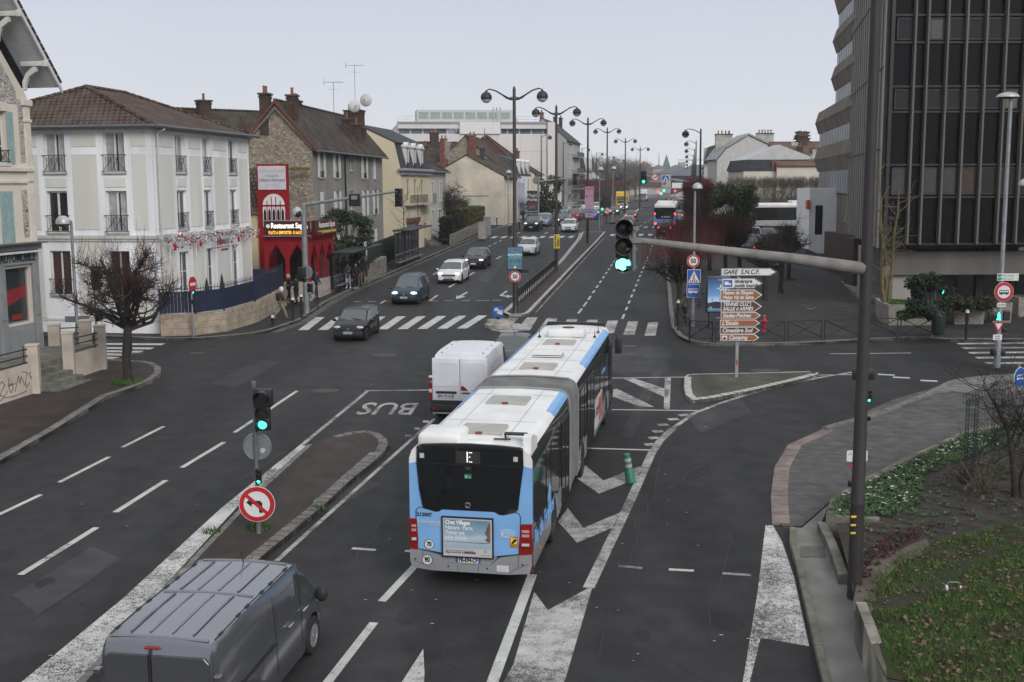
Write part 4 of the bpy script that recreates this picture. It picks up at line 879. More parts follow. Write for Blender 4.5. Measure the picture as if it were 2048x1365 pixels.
for i in range(5): m.rbox(-8.5,-3.2,-1.9+.35*i-.1,-1.9+.35*i+.4+(1.2 if i==4 else 0),z0-.3,2.62+.17*(i+1),.015)
st=thing('house_steps','wide grey stone steps with a tubular handrail below the pale grey house',"steps",(P1[0]+1.25,P1[1]+3.2,0),math.atan2(P2[1]-P1[1],P2[0]-P1[0])); m.build('step_flight',stepm,st)
m=MB()
for y in (0,.9): m.tube([(-3.3,-2.0,2.7),(-3.3,-2.0,3.5+y*0),(-3.3,.4,4.35),(-3.3,1.2,4.35)],.03,6)
m.tube([(-3.3,-.8,2.7),(-3.3,-.8,3.9)],.025,6); m.tube([(-8.5,.9,4.35),(-3.3,.9,4.35)],.025,6)
for k in range(20): m.tube([(-8.5+k*.27,.9,3.4),(-8.5+k*.27,.9,4.35)],.012,4)
m.build('handrail',M('galvanised rail',(.22,.23,.24),.45,.1,metal=.4),st)
FARN=[0]
def simple(name,label,P1,P2,D,ze,zr,wm,rm,rows,cols,kind='gable',shop=None,side=True,chim=2,gw=1.0,gh=1.7,fh=3.0,zb=None,group=None,over=.3):
 L=math.dist(P1,P2); z0=(zb if zb is not None else gz((P1[1]+P2[1])/2)-.8); r=rootat(name,label,P1,P2,0,'building',group)
 wf=Wall(r,(0,0),(1,0),L,z0,ze,.15); ws=Wall(r,(0,D),(0,-1),D,z0,ze,.15); ops=[]
 for j in range(rows):
  zt=ze-.55-j*fh
  for i in range(cols): x=L*(i+.5)/cols-gw/2; ops.append((x,x+gw,zt-gh,zt))
 m=MB(); wf.wall(m,ops); ws.wall(m); m.quad((L,0,z0),(L,D,z0),(L,D,ze),(L,0,ze)); m.quad((L,D,z0),(0,D,z0),(0,D,ze),(L,D,ze))
 if kind=='gable': m.add([(0,D,ze),(0,0,ze),(0,D/2,zr)],[(0,1,2)]); m.add([(L,0,ze),(L,D,ze),(L,D/2,zr)],[(0,1,2)])
 if kind=='flat': m.quad((0,0,ze),(L,0,ze),(L,D,ze),(0,D,ze))
 m.build('wall',wm,r)
 for o_ in ops:
  m=MB(); x0,x1,c,d=o_; y=.12
  m.box(x0,x1,y,y+.05,c,d,1);
  for a,b in ((x0,x0+.07),(x1-.07,x1),((x0+x1)/2-.04,(x0+x1)/2+.04)): m.box(a,b,y-.04,y-.002,c,d)
  m.box(x0-.12,x1+.12,-.08,y-.045,c-.1,c-.002); tf(m,wf.o,wf.ex).build('window',[wwhite,glassd],r)
 if shop:
  m=MB(); m.box(.3,L-.3,-.12,-.002,z0+1,z0+4.2); s_=m.build('shopfront',shop,r); m=MB(); m.box(.8,L-.8,-.16,-.122,z0+1.4,z0+3.4); m.build('shop_window',glass,s_)
 if kind=='gable': rr=gable_roof(r,L,D,ze,zr,rm,over,.1)
 elif kind=='hip': rr=hip_roof(r,L,D,ze,zr,rm,over)
 elif kind=='mansard':
  m=MB(); i=.7; zm=ze+(zr-ze)*.7
  a=[(-.1,-.1,ze),(L+.1,-.1,ze),(L+.1,D+.1,ze),(-.1,D+.1,ze)]; b=[(i,i,zm),(L-i,i,zm),(L-i,D-i,zm),(i,D-i,zm)]; c=[(i+1,D/2,zr),(L-i-1,D/2,zr)]
  m.add(a+b+c,[(0,1,5,4),(1,2,6,5),(2,3,7,6),(3,0,4,7),(4,5,9,8),(6,7,8,9),(5,6,9),(7,4,8)]); rr=m.build('mansard_roof',rm,r)
  for k in range(cols):
   x=L*(k+.5)/cols; m=MB(); m.box(x-.55,x+.55,-.05,.9,ze+.3,zm-.1); m.prism([(x-.65,zm-.1),(x+.65,zm-.1),(x,zm+.25)],'y',-.1,.9); d_=m.build('dormer',wwhite,rr); m=MB(); m.box(x-.4,x+.4,-.07,-.052,ze+.45,zm-.25); m.build('pane',glassd,d_)
 else:
  m=MB(); m.rbox(-.15,L+.15,-.15,D+.15,ze,ze+.3,.03); rr=m.build('parapet',concl,r)
 for k in range(chim): chimney(rr,(.06+.88*k/max(1,chim-1))*L if chim>1 else L*.5,D/2+rnd.uniform(-1,1),zr-1.5,zr+rnd.uniform(.6,1.4),1.2,.6,rnd.choice([brickr,brickm,concl]),3)
 return r
wm=M('mottled cream render',(.55,.49,.38),.9,.18,.35,dirt=(.36,.33,.27))
Hh=simple('house','small mottled cream house with its gable towards the junction, behind the bare tree',(-.9,148.5),(.9,160),9.8,9.75,12.4,wm,tiled,1,3,chim=0,over=.35)
m=MB(); m.box(-.03,-.005,2,8,7.2,7.3); m.build('gable_trim',M('blue trim',(.1,.14,.25),.7),Hh); chimney(Hh,6.5,4.0,11.8,13.4,.6,.6,M('dark flue',(.03,.035,.04),.6),1)
G_=simple('house','stone house with a rubble gable and two tall red brick chimneys bending up its flank',(-1.2,160.5),(.4,171),10.4,10.6,15.3,stone,tiler,2,3,chim=0,over=1.1)
for a,zt,lean in ((8.2,14.9,0),(4.2,15.3,1.2)):
 m=MB(); m.prism([(a-.7-lean,9.0),(a+.7-lean,9.0),(a+.55,12.5),(a+.5,zt),(a-.5,zt),(a-.55,12.5)],'x',-.32,-.002); m.box(-.36,.3,a-.56,a+.56,zt,zt+.15); c_=m.build('chimney',brickr,G_);
 for k in (-.25,.25): p=MB(); p.lathe([(.13,zt+.1),(.1,zt+.6),(.0,zt+.6)],(-.05,a+k,0),8); p.build('chimney_pot',terra,c_,40)
hp=simple('house','hip roofed red tiled house rising behind the stone gable',(.4,187),(2.4,200),11,12.2,16.7,stone,tiler,1,3,'hip',chim=0)
m=MB(); m.tube([(4.5,5.5,16.2),(4.5,5.5,18.0)],[.12,.03],6); m.build('finial',terra,hp)
simple('house','brown tiled house lying back to the left of the stone gable',(-13,161),(-6.5,163),9,11.2,14.6,crm,tiled,0,1,chim=1)
simple('shop_house','cream shop house with blue fascia right of the stone gable',(3.8,187.5),(5.3,197),8,10.4,12.8,crm,tiler,1,3,shop=M('dark shop',(.05,.055,.07),.5),chim=1)
k1=simple('shop_house','white shop house with large first-floor panes and slate dormers',(1.0,172.5),(3.1,186),7,10.0,13.2,M('bright white render',(.66,.66,.66),.8,.05),slate,1,3,'mansard',shop=M('white shopfront',(.5,.5,.52),.5),chim=0,gw=2.0,gh=2.2)
m=MB(); m.box(-.6,-.45,-1.0,-.1,6.0,9.0); m.build('advert_board',M('pale blue poster',(.38,.42,.52),.6,.3,.5),k1); text('MARBRERIE',.35,whitel,k1,(6,-.2,5.9),name='shop_lettering')
mw=M('white concrete panels',(.58,.55,.53),.8,.08,.4,streak=True)
I_=thing('office_block','long white modern block with a ribbon window, roof railing and glazed rooftop structure','building',(7.5,203,.35),R(8.5))
m=MB(); m.box(-27,0,0,26,2.5,17.0); m.box(-27,-1.3,0,26,17.9,18.8); m.box(-27.5,-1.5,1.0,26,17.0,17.9); m.box(-1.2,.35,-.5,26,4.2,19.0); m.build('wall',mw,I_)
m=MB(); m.box(-27.2,-1.25,-.15,.0,18.7,19.05); m.build('roof_edge',M('grey roof edge',(.24,.25,.26),.6,.1),I_)
m=MB()
for k in range(12): m.box(-26.8+k*2.1,-25.0+k*2.1,.93,.98,17.05,17.85)
m.build('ribbon_window',[glassm('bluish glass',(.10,.14,.17),.1)],I_); m=MB()
for k in range(7): m.box(-26+k*4,-25.97+k*4,-.012,-.0,4,17)
for z in (8,11,14): m.box(-27,-1.25,-.012,-.0,z,z+.03)
m.build('panel_joint',M('joint grey',(.25,.24,.23),.8),I_)
m=MB(); m.box(-16.5,-9.5,-.3,.6,17.0,19.0); m.build('plant_screen',wwhite,I_)
m=MB(); m.prism([(-23.5,19.2),(-5.5,19.2),(-6.7,21.3),(-23.5,21.3)],'y',4,9); pb=m.build('rooftop_cabin',M('cabin grey white',(.42,.44,.45),.6,.05),I_); m=MB()
for k in range(8): m.box(-23.2+k*2.05,-21.5+k*2.05,3.95,3.99,19.8,20.9)
m.build('cabin_window',M('greenish glass',(.25,.30,.28),.2,.1),pb); m=MB()
for z in (19.5,20.0): m.tube([(-27,.3,z),(-1.5,.3,z)],.025,4)
for k in range(16): m.tube([(-27+k*1.7,.3,18.8),(-27+k*1.7,.3,20.0)],.025,4)
m.build('roof_railing',M('galvanised',(.4,.41,.42),.5),I_); m=MB()
for x in (-10.6,-10,-9.4): m.tube([(x,.0,17),(x,.0,21.5)],.13,8)
m.build('flue',M('steel flue',(.5,.5,.5),.4,metal=.5),I_)
m=MB(); m.box(.1,.5,-.55,-.5,9.0,10.5); m.build('vent',M('grey vent',(.3,.3,.3),.6),I_)
J=simple('apartment_house','tall five-storey block with blank pale gable, brick front and balconies',(10.3,215),(14.1,238),9.0,16.9,20.6,M('grey blank gable',(.33,.33,.32),.9,.15,.3,streak=True),slate,4,6,chim=3,gw=1.2)
m=MB(); m.box(0.2,9,-.06,-.001,3.5,16.8); Wj=m
for z in (5.2,8.4,11.5,14.6):
 mm=MB(); mm.box(9.5,22,-1.0,0,z-.75,z-.6); b_=mm.build('balcony',concl,J); mm=MB(); mm.box(9.5,22,-1.0,-.96,z-.6,z+.3); mm.build('balcony_panel',M('dark green railing',(.05,.075,.065),.6,.2),b_)
simple('house','low white house with tiled gable in front of the tall blank gable',(7.8,205),(9.2,213),9,9.2,13.0,M('bright white render',(.66,.66,.66)),tiler,1,2,chim=0)
labs=['cream three-storey house with chimney stacks, first beyond the tall block','grey-brown house with steep slates, second beyond the tall block','pale house with dark mansard, third beyond the tall block','white house with zinc roof, fourth beyond the tall block','brown house half hidden by grey trees, fifth beyond the tall block']
yy=240; cols_=[crm,grey,pg,M('bright white render',(.6,.6,.6)),M('brown render',(.26,.21,.17),.9,.2,.5)]; hs=[(12.6,16.0),(10.8,15.5),(11.5,16.5),(10.2,14.0),(10.8,14.6)]
for i in range(5):
 ln=[15,17,16,18,22][i]; p=(kx(yy)-3.2,yy); q=(kx(yy+ln)-3.2,yy+ln)
 simple('terraced_house',labs[i],p,q,9,hs[i][0],hs[i][1],cols_[i],[tiled,slate,slate,zinc,tiled][i],2,4,['gable','gable','mansard','gable','gable'][i],shop=M('dark shop',(.05,.055,.07),.5),chim=2); yy+=ln+1.2
blk=M('cream ashlar',(.56,.51,.43),.9,.08,.5)
R1=thing('house','cream house with slate mansard band and pale zinc gable, seen above the clipped plane trees','house',(30.0,150,-.6),R(2))
m=MB(); m.box(0,12.5,0,9,2.5,10.9); m.build('wall',blk,R1); m=MB(); m.prism([(-.3,10.9),(8.7,10.9),(8.4,12.3),(.2,12.3)],'y',-.15,8.8); m.build('mansard_band',slate,R1); m=MB(); m.prism([(.2,12.3),(9.6,12.3),(4.6,14.2)],'y',.0,8); m.build('zinc_gable',M('pale zinc sheets',(.42,.43,.43),.6,.12,1.2),R1)
m=MB(); m.rbox(3.6,4.8,-.25,-.155,10.95,12.2,.02); m.build('dormer_panel',M('brown dormer',(.15,.07,.05),.8),R1); m=MB(); m.box(8.75,11.7,-.05,.6,11.0,12.4); w_=m.build('window_bay',wwhite,R1); m=MB(); m.box(10.0,11.2,-.08,-.052,11.15,12.2); m.box(9.0,9.8,-.08,-.052,11.15,11.5); m.build('pane',glassd,w_)
m=MB(); m.prism([(8.7,12.4),(12.5,12.4),(12.2,13.0),(9,13.0)],'y',-.3,3); m.build('zinc_canopy',M('pale zinc sheets',(.42,.43,.43)),R1)
for x,z1,n in ((7.7,13.9,0),(9.6,13.7,1)): chimney(R1,x,1.5,12,z1,.6,.6,brickm if n==0 else concl,1)
m=MB(); m.box(7,8.5,3.0,4,13.4,14.6); m.build('plant_unit',concl,R1)
R2b=thing('chimney_house','pale house whose gable and chimney banks rise behind the zinc gable','house',(29.4,166,0),R(0))
m=MB(); m.box(0,9.2,0,8,2.5,12.0); m.prism([(0,12.0),(9.2,12.0),(8.0,13.7),(4.4,15.4),(1.2,13.5)],'y',0,8); m.build('wall',M('grey white render',(.45,.44,.42)),R2b); m=MB(); m.prism([(-.2,12.0),(1.1,13.6),(4.4,15.5),(8.1,13.8),(9.4,12.0),(9.6,12.1),(8.3,14.0),(4.4,15.75),(.9,13.8),(-.4,12.1)],'y',-.2,8.2); rr=m.build('roof_edge',zinc,R2b)
for x,n,z in ((1.6,4,15.7),(7.6,5,15.8)): chimney(rr,x,4,11.5,z,2.4,.8,concl,n)
aerial((37,168,13.8),'aerial on the brown roof to the right of the zinc gable',2.4)
simple('house','brown tiled house half hidden by the concrete office building',(42.5,158.5),(34.2,158.5),9,11.0,13.9,blk,M('brown roof',(.12,.075,.055),.9,.25,.8,bump=.4),0,1,'gable',chim=1)
for i,(y,l,lab,ze_,zr_) in enumerate([(205,16,'narrow pale house with grey roof, nearest of the right-hand row',11.5,15.2),(224,20,'pale house with slate mansard, second of the right-hand row',12.4,17.0),(248,24,'grey house with orange tiles, third of the right-hand row',11.0,15.0),(276,30,'dim pale house at the far end of the right-hand row',11.5,16)]):
 xr=lambda y: 31+.165*(y-205)+3.0
 simple('terraced_house',lab,(xr(y+l),y+l),(xr(y),y),10,ze_,zr_,[pg,blk,grey,pg][i],[slate,slate,tiler,slate][i],2,5,['gable','mansard','gable','mansard'][i],chim=2)
hb=M('far stone',(.30,.28,.25),.9,.2,.1); hr=M('far slate',(.10,.11,.125),.8,.15,.1); hrr=M('far tiles',(.16,.09,.07),.9,.2,.1)
def farb(name,label,u0,u1,vt,ve,Y,D,wm,rm,hip=True,wins=0):
 x0,_,zt=A(u0,vt,Y); x1,_,ze=A(u1,ve,Y); t=thing(name,label,'building',(x0,Y,0)); W=x1-x0; zb=2.0
 m=MB(); m.box(0,W,0,D,zb,ze); m.build('wall',wm,t); m=MB(); i=D*.5 if hip else .01
 m.add([(-.5,-.5,ze),(W+.5,-.5,ze),(W+.5,D,ze),(-.5,D,ze),(min(i,W*.45),D/2,zt),(max(W-i,W*.55),D/2,zt)],[(0,1,5,4),(2,3,4,5),(3,0,4),(1,2,5)]); m.build('roof',rm,t)
 for r_ in range(wins):
  for k in range(int(W/4)): m=MB(); m.box(1.5+k*4,2.7+k*4,-.06,-.002,ze-2.8-r_*3.4,ze-.9-r_*3.4); m.build('window',glassd,t)
 return t
farb('town_house','white mansard building closing the avenue on the right',1354,1470,372,398,430,20,M('far white stone',(.5,.48,.44),.9,.1,.1),hb,wins=1)
mm=farb('town_house','dark slate mansard with small white dormers closing the avenue',1356,1452,333,356,440,14,slate,hr,wins=1)
farb('town_hall','long blue-grey slate roof below the church',1326,1400,333,351,640,25,hb,hr,wins=2)
farb('hillside_house','big hipped roof on the hill left of the church',1281,1316,325,344,900,40,hb,hrr)
farb('hillside_house','pale house stepped below the big hipped roof',1308,1340,333,340,780,20,hb,hr)
farb('hillside_house','grey house low on the hill behind the traffic lights',1230,1330,352,372,620,20,hb,hr,wins=1)
farb('hillside_house','brown roofs at the foot of the hill on the left',1262,1300,344,360,700,22,hb,hrr)
farb('hillside_house','pale block on the hill right of the slate roof',1400,1440,340,352,760,20,hb,hrr)
farb('hillside_house','faint roofs at the right of the hill',1440,1500,345,356,820,20,hb,hr)
x0,_,zt=A(1336,312,800); Ch=thing('church','hazy church with a square tower and slender spire on the hill','church',(x0-1.5,800,0))
m=MB(); m.box(0,4.4,0,5,5,zt-9); m.box(4.4,15,0,20,5,zt-10); m.box(10.5,15,0,5,5,zt-6.5); m.build('wall',hb,Ch); m=MB(); m.add([(-.3,-.3,zt-9),(4.7,-.3,zt-9),(4.7,5.3,zt-9),(-.3,5.3,zt-9),(2.2,2.5,zt)],[(0,1,4),(1,2,4),(2,3,4),(3,0,4)]); m.build('spire',hr,Ch)
m=MB()
for k in range(3): m.box(10.5+k*1.8,11.3+k*1.8,0,5,zt-6.5,zt-5.5)
m.build('battlement',hb,Ch)
x0,_,zt=A(1322,310,820); mt=MB(); mt.tube([(0,0,5),(0,0,zt)],[.8,.15],6); o=mt.build('radio_mast',gut); o.location=(x0,820,0); tag(o,'thin mast left of the church spire','mast')
x0,_,zt=A(1395,323,800); cr=thing('tower_crane','faint white construction crane on the horizon','crane',(x0,800,0)); m=MB(); m.box(-.8,.8,-.8,.8,5,zt-1); m.build('tower',wwhite,cr); m=MB(); m.box(-12,26,-.6,.6,zt-1,zt+.4); m.build('jib',wwhite,cr)
m=MB(); xs=np.linspace(-400,700,45); ys_=np.linspace(560,1250,16); vs=[]
for y in ys_:
 for x in xs: vs.append((x,y,2+max(0,(y-600))*.022*min(1,max(0,(y-560)/200))+3*math.sin(x*.013)*min(1,(y-560)/250)))
m.add(vs,[(j*45+i,j*45+i+1,(j+1)*45+i+1,(j+1)*45+i) for j in range(15) for i in range(44)]); struct(m.build('hills',M('far hillside',(.075,.075,.065),.95,.3,.03),smooth=60))
flute=M('fluted concrete',(.20,.187,.168),.9,.2,.6,bump=.2,streak=True); blackp=glassm('black spandrel glass',(.005,.005,.006),.25,.12); mull=M('stone mullion',(.115,.109,.098),.8,.15,.8,streak=True); bronze=M('bronze frame',(.016,.013,.011),.5,.2,3)
T=thing('office_tower','dark glass office tower with pale vertical fins, fluted concrete flank and recessed ground floor','office building',(20.55,63.6,0),R(0.6))
zb,zt=5.05,34.0; W=22.0; D=24.0
rows=[(5.05,8.05,0),(8.05,10.65,1),(10.65,14.0,0),(14.0,16.75,1),(16.75,20.4,0)]  # spandrel / window bands from the photograph
z=8.72
def zy(v): return 8.72+(374-v)/2300*63.6*1.0
bands=[zy(v) for v in (497,404,340,237,188,104,52,-30,-80,-165,-215,-300,-350,-435,-485,-570)]
fx=[(u-1786)/2300*64.1 for u in (1830,1855,1893,1930,1968,2007,2045)]; step=1.05
while fx[-1]<W-step: fx.append(fx[-1]+step)
m=MB(); m.box(0.0,W,.12,.4,bands[0],bands[-1]); m.build('spandrel',blackp,T)
m=MB()
for v in bands: m.box(0.02,W,-.03,.119,v-.05,v+.05)
m.build('floor_band',bronze,T)
xs=[.15]+fx
for r_ in range(1,len(bands)-1,2):
 for k in range(len(xs)-1):
  if r_>7 or k>14: continue
  a,b=xs[k]+.14,xs[k+1]-.12
  if b-a<.5: continue
  c,d=bands[r_]+.14,bands[r_+1]-.14; mm=MB(); f=.07
  mm.box(a,a+f,.03,.11,c,d); mm.box(b-f,b,.03,.11,c,d); mm.box(a+f,b-f,.03,.11,c,c+f); mm.box(a+f,b-f,.03,.11,d-f,d); w_=mm.build('window',bronze,T)
  mm=MB(); mm.box(a+f*.5,b-f*.5,.07,.1,c+f*.5,d-f*.5); p=(r_,k)
  g=glassm('lower office glass',(.03,.034,.034),.1,.5) if r_==1 and k in(0,2,3) else (M('warm lit ceiling glass',(.05,.03,.02),.2,.3,1) if r_==1 and k==4 else (M('drawn blind',(.055,.048,.045),.4,.1) if p==(5,2) else (M('yellowish blind',(.10,.09,.06),.4,.2) if p==(3,6) else glassm('office glass',(.010,.011,.012),.1,.35))))
  mm.build('pane',g,w_)
m=MB()
for x in fx: m.rbox(x-.055,x+.055,-.24,.13,bands[0],bands[-1],.02)
m.build('fin',mull,T)
m=MB(); m.box(-.06,.12,-.12,.13,bands[0],bands[-1]); m.build('corner_post',bronze,T)
m=MB(); fl_d=(5.1,22.9); Lf=math.hypot(*fl_d); ex=(fl_d[0]/Lf,fl_d[1]/Lf)
mm=MB(); n=15; st=Lf/n
for k in range(n):
 x=k*st; mm.box(x+.02,x+st*.45,.0,.2,5.1,33.5,1); mm.rbox(x,x+st*.47,.2,.28,5.1,33.5,.015); mm.box(x+st*.45,x+st+.02,.0,.05,5.1,33.5,1)  # pale lips, dark rib sides and gaps: shade between flutes painted in
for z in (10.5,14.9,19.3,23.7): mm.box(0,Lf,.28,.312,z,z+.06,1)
tf(mm,(-.05,.1),ex); mm.build('fluted_wall',[flute,M('painted flute shade and joints',(.045,.042,.038),.95,.2,1)],T)
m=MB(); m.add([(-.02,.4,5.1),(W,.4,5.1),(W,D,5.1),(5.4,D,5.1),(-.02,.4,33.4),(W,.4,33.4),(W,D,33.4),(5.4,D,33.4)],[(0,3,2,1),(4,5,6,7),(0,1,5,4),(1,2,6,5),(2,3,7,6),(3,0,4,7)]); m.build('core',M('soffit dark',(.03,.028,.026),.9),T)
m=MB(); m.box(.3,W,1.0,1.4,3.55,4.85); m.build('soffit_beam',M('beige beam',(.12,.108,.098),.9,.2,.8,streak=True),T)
m=MB(); m.rbox(1.0,2.1,1.3,2.4,.8,4.95,.03); m.build('column',M('pale column',(.28,.265,.245),.9,.1,1),T); m=MB(); m.rbox(.9,2.3,6.4,7.4,.8,4.9,.03); m.build('column',M('pale column',(.40,.38,.35)),T)
bwp=bricks('brown wall panels',(.12,.095,.085),(.11,.09,.08),(.06,.05,.05),2.4,.9,.02,.2)
for a,b in ((2.3,5.6),(6.9,7.3),(11,12)): m=MB(); m.box(a,b,4.0,4.3,.8,4.9); m.build('ground_floor_wall',bwp,T)
m=MB(); m.box(5.6,6.9,4.2,4.25,1.2,4.3); m.box(7.3,11,4.3,4.35,1.2,4.4); m.box(12,W,4.3,4.35,1.2,4.4); gf=m.build('shop_glazing',glassm('ground floor glass',(.012,.013,.014),.1),T); m=MB()
for x in (7.35,8.6,9.0,9.4,10.2,12.4,14,15.5): m.box(x,x+.07,4.22,4.295,1.2,4.4)
m.build('shopfront_frame',bronze,gf)
m=MB(); m.box(0,9,0,.06,1.6,4.9); tf(m,(1.15,2.6),(.186,.982)).build('side_glazing',glassm('pale ground glass',(.10,.12,.12),.1),T)
m=MB()
for y in (0,1.8,3.6,5.4,7.2,8.9): m.box(y,y+.1,-.01,.1,1.5,4.9)
tf(m,(1.15,2.6),(.186,.982)).build('side_frame',M('grey frame',(.2,.2,.2),.6,.1),T)
m=MB(); m.box(3.2,4.2,14,23,1.5,5.1); m.box(1.9,3.2,11.5,13.5,1.0,5.1); m.build('brown_pier',M('brown pier cladding',(.05,.03,.026),.6,.2),T)
m=MB(); m.box(0,19,-.5,1.0,1.0,2.0); tf(m,(1.0,3.4),(.186,.982)).build('plinth',conc,T)
Cb=thing('concrete_office','brutalist office wing with bulging board-marked concrete bands and ribbon windows','office building',(25.55,84.5,0),math.atan2(-1,-.16)+math.pi)
bm_=M('board marked concrete',(.15,.126,.10),.95,.28,.9,bump=.6,bscale=14,streak=True,dirt=(.11,.095,.075))
def zz100(v,Y=98): return 8.72+(374-v)/2300*Y
bd=[(zz100(20),zz100(-46),13),(zz100(53),zz100(0),13),(zz100(125),zz100(80),13.4),(zz100(196),zz100(150),13.8),(zz100(277,107),zz100(234,107),26),(zz100(352,107),zz100(304,107),26)]
for a,b,Lb in bd[1:]:
 m=MB(); mid=(a+b)/2
 m.prism([(0,a),(.62,a+.0),(.95,mid),(.66,b),(0,b)],'x',-4,Lb); m.box(-4,Lb+.0,.93,.965,mid-.03,mid+.03); m.build('concrete_band',bm_,Cb)
levels=[(bd[2][1],bd[1][0],13),(bd[3][1],bd[2][0],13.2),(bd[4][1],bd[3][0],13.5),(bd[5][1],bd[4][0],25.5),(zz100(392,107),bd[5][0],25)]
for a,b,Lb in levels:
 m=MB(); m.box(-4,Lb,.45,.56,a,b); w_=m.build('ribbon_window',M('pale blinds behind glass',(.27,.285,.30),.4,.15,1.5),Cb); m=MB()
 for k in range(int((Lb+4)/1.1)): x=-4+1.1*k; m.box(x,x+.16,.561,.574,a,b)
 m.build('mullion',M('dark grey frame',(.07,.07,.075),.5),w_)
m=MB(); m.box(-4,13,-10,.44,2,30); m.box(13,25.5,-10,.44,2,15); m.build('core_wall',bm_,Cb)
m=MB(); m.prism([(0,4.0),(.7,4.6),(.9,5.8),(.6,6.9),(0,7.3)],'x',-3,3.0); m.build('concrete_band',bm_,Cb)
Wp=thing('porch_block','white cubic porch with tall slit window and slate-blue base','building',(24.6,95.5,gz(95)),R(1))
m=MB(); m.prism([(0,1.0),(.75,.65),(2.95,.65),(2.95,6.0),(.0,6.0)],'y',0,4); m.build('wall',M('white porch render',(.76,.76,.76),.85,.05),Wp); m=MB(); m.box(.5,1.1,-.03,.02,2.2,4.6); m.build('slit_window',glass,Wp); m=MB(); m.box(.78,2.95,.02,4,-.3,.65); m.build('plinth',M('slate blue base',(.14,.16,.19),.9,.1),Wp)
m=MB(); m.rbox(-.28,.0,-.3,.2,4.3,5.05,.05); m.build('orange_sign',M('orange plastic',(.6,.12,.03),.5),Wp)
m=MB(); m.box(3.1,4.6,.5,.56,.0,4.2); m.build('glazed_door',glassm('door glass',(.2,.22,.23),.1),Wp)
# ================================================================ VEHICLES
tyre=M('tyre rubber',(.018,.018,.019),.85,.2,8); alloy=M('alloy rim',(.34,.35,.36),.35,.1,6,metal=.6); steelr=M('grey hubcap',(.24,.245,.25),.45,.1,6,metal=.4); darkr=M('dark rim',(.05,.05,.052),.4,.1,6,metal=.4)
trim=M('black plastic trim',(.02,.02,.021),.6,.1,5); cg=glassm('car glass',(.055,.065,.066),.04,.9); cgl=glassm('sky reflecting car glass',(.11,.125,.155),.06,.9)
hl=glassm('headlamp glass',(.42,.43,.44),.15,.6); hlon=M('lit headlamp',(1,.96,.88),.3,0,emit=3.0); tl=glassm('tail lamp red',(.22,.012,.012),.15,.6); tlon=M('lit tail lamp',(1,.07,.04),.3,0,emit=2.2); amber=glassm('amber lamp',(.5,.16,.02),.2); whl=glassm('white lamp',(.5,.5,.5),.2)
plw=M('plate white',(.62,.62,.60),.5,0); plb=M('plate blue',(.03,.10,.38),.5,0); plk=M('plate black',(.01,.01,.01),.6,0); chrome=M('chrome',(.5,.5,.5),.15,0,metal=.9)
def paintm(name,col,rough=.32,metal=.25): return M(name,col,rough+.12,.09,1.3,metal=metal,coat=.38,spec=.2)
def interp(pts,y):
 for (a,b),(c,d) in zip(pts,pts[1:]):
  if (a-y)*(c-y)<=0 and a!=c: return b+(d-b)*(y-a)/(c-a)
 return pts[0][1] if abs(y-pts[0][0])<abs(y-pts[-1][0]) else pts[-1][1]
def wheel(root,x,y,r,w,rim,sp=5,out=1):
 t=MB(); k=[(r*.62,-w/2),(r*.93,-w/2),(r,-w*.36),(r,w*.36),(r*.93,w/2),(r*.62,w/2),(r*.60,w*.3),(r*.60,-w*.3)]
 t.lathe(k+[k[0]],(0,0,0),22,'x'); wo=t.build('wheel',tyre,root,40,(x,y,r))
 m=MB(); f=out*w/2
 m.lathe([(r*.63,f*.86),(r*.62,f*1.0),(r*.55,f*.92),(r*.5,f*.6)],(0,0,0),20,'x')
 for j in range(sp):
  a=2*math.pi*j/sp; c,s=math.cos(a),math.sin(a); q=lambda rr,tt,xx:(xx,rr*c-tt*s,rr*s+tt*c)
  m.add([q(.06*r,-.10*r,f*.95),q(.06*r,.10*r,f*.95),q(.58*r,.12*r,f*.9),q(.58*r,-.12*r,f*.9),q(.06*r,-.10*r,f*.6),q(.06*r,.10*r,f*.6),q(.58*r,.12*r,f*.6),q(.58*r,-.12*r,f*.6)],[(0,1,2,3),(4,7,6,5),(0,3,7,4),(1,5,6,2),(2,6,7,3),(0,4,5,1)])
 m.lathe([(.13*r,f*.6),(.12*r,f*1.0),(.0,f*1.02)],(0,0,0),12,'x'); m.build('rim',rim,wo,30)
 m=MB(); m.lathe([(r*.6,f*.5),(.0,f*.5)],(0,0,0),16,'x'); m.build('brake_disc',trim,wo)
 return wo
def plate(root,txt,y,z,back=False,w=.5,parent=None,x=0):
 s=-1 if back else 1; m=MB(); m.box(x-w/2,x+w/2,y,y+s*.015,z-.055,z+.055); p=m.build('number_plate',plw,parent or root)
 for sx in (-1,1): m=MB(); m.box(x+sx*w*.5-.0*sx,x+sx*(w/2-.05),y+s*.016,y+s*.019,z-.053,z+.053); m.build('plate_band',plb,p)
 if txt: text(txt,.105,plk,p,(x,y+s*.019,z),(R(90),0,0 if back else R(180)),bold=.003,sx=.78,name='plate_lettering')
 return p
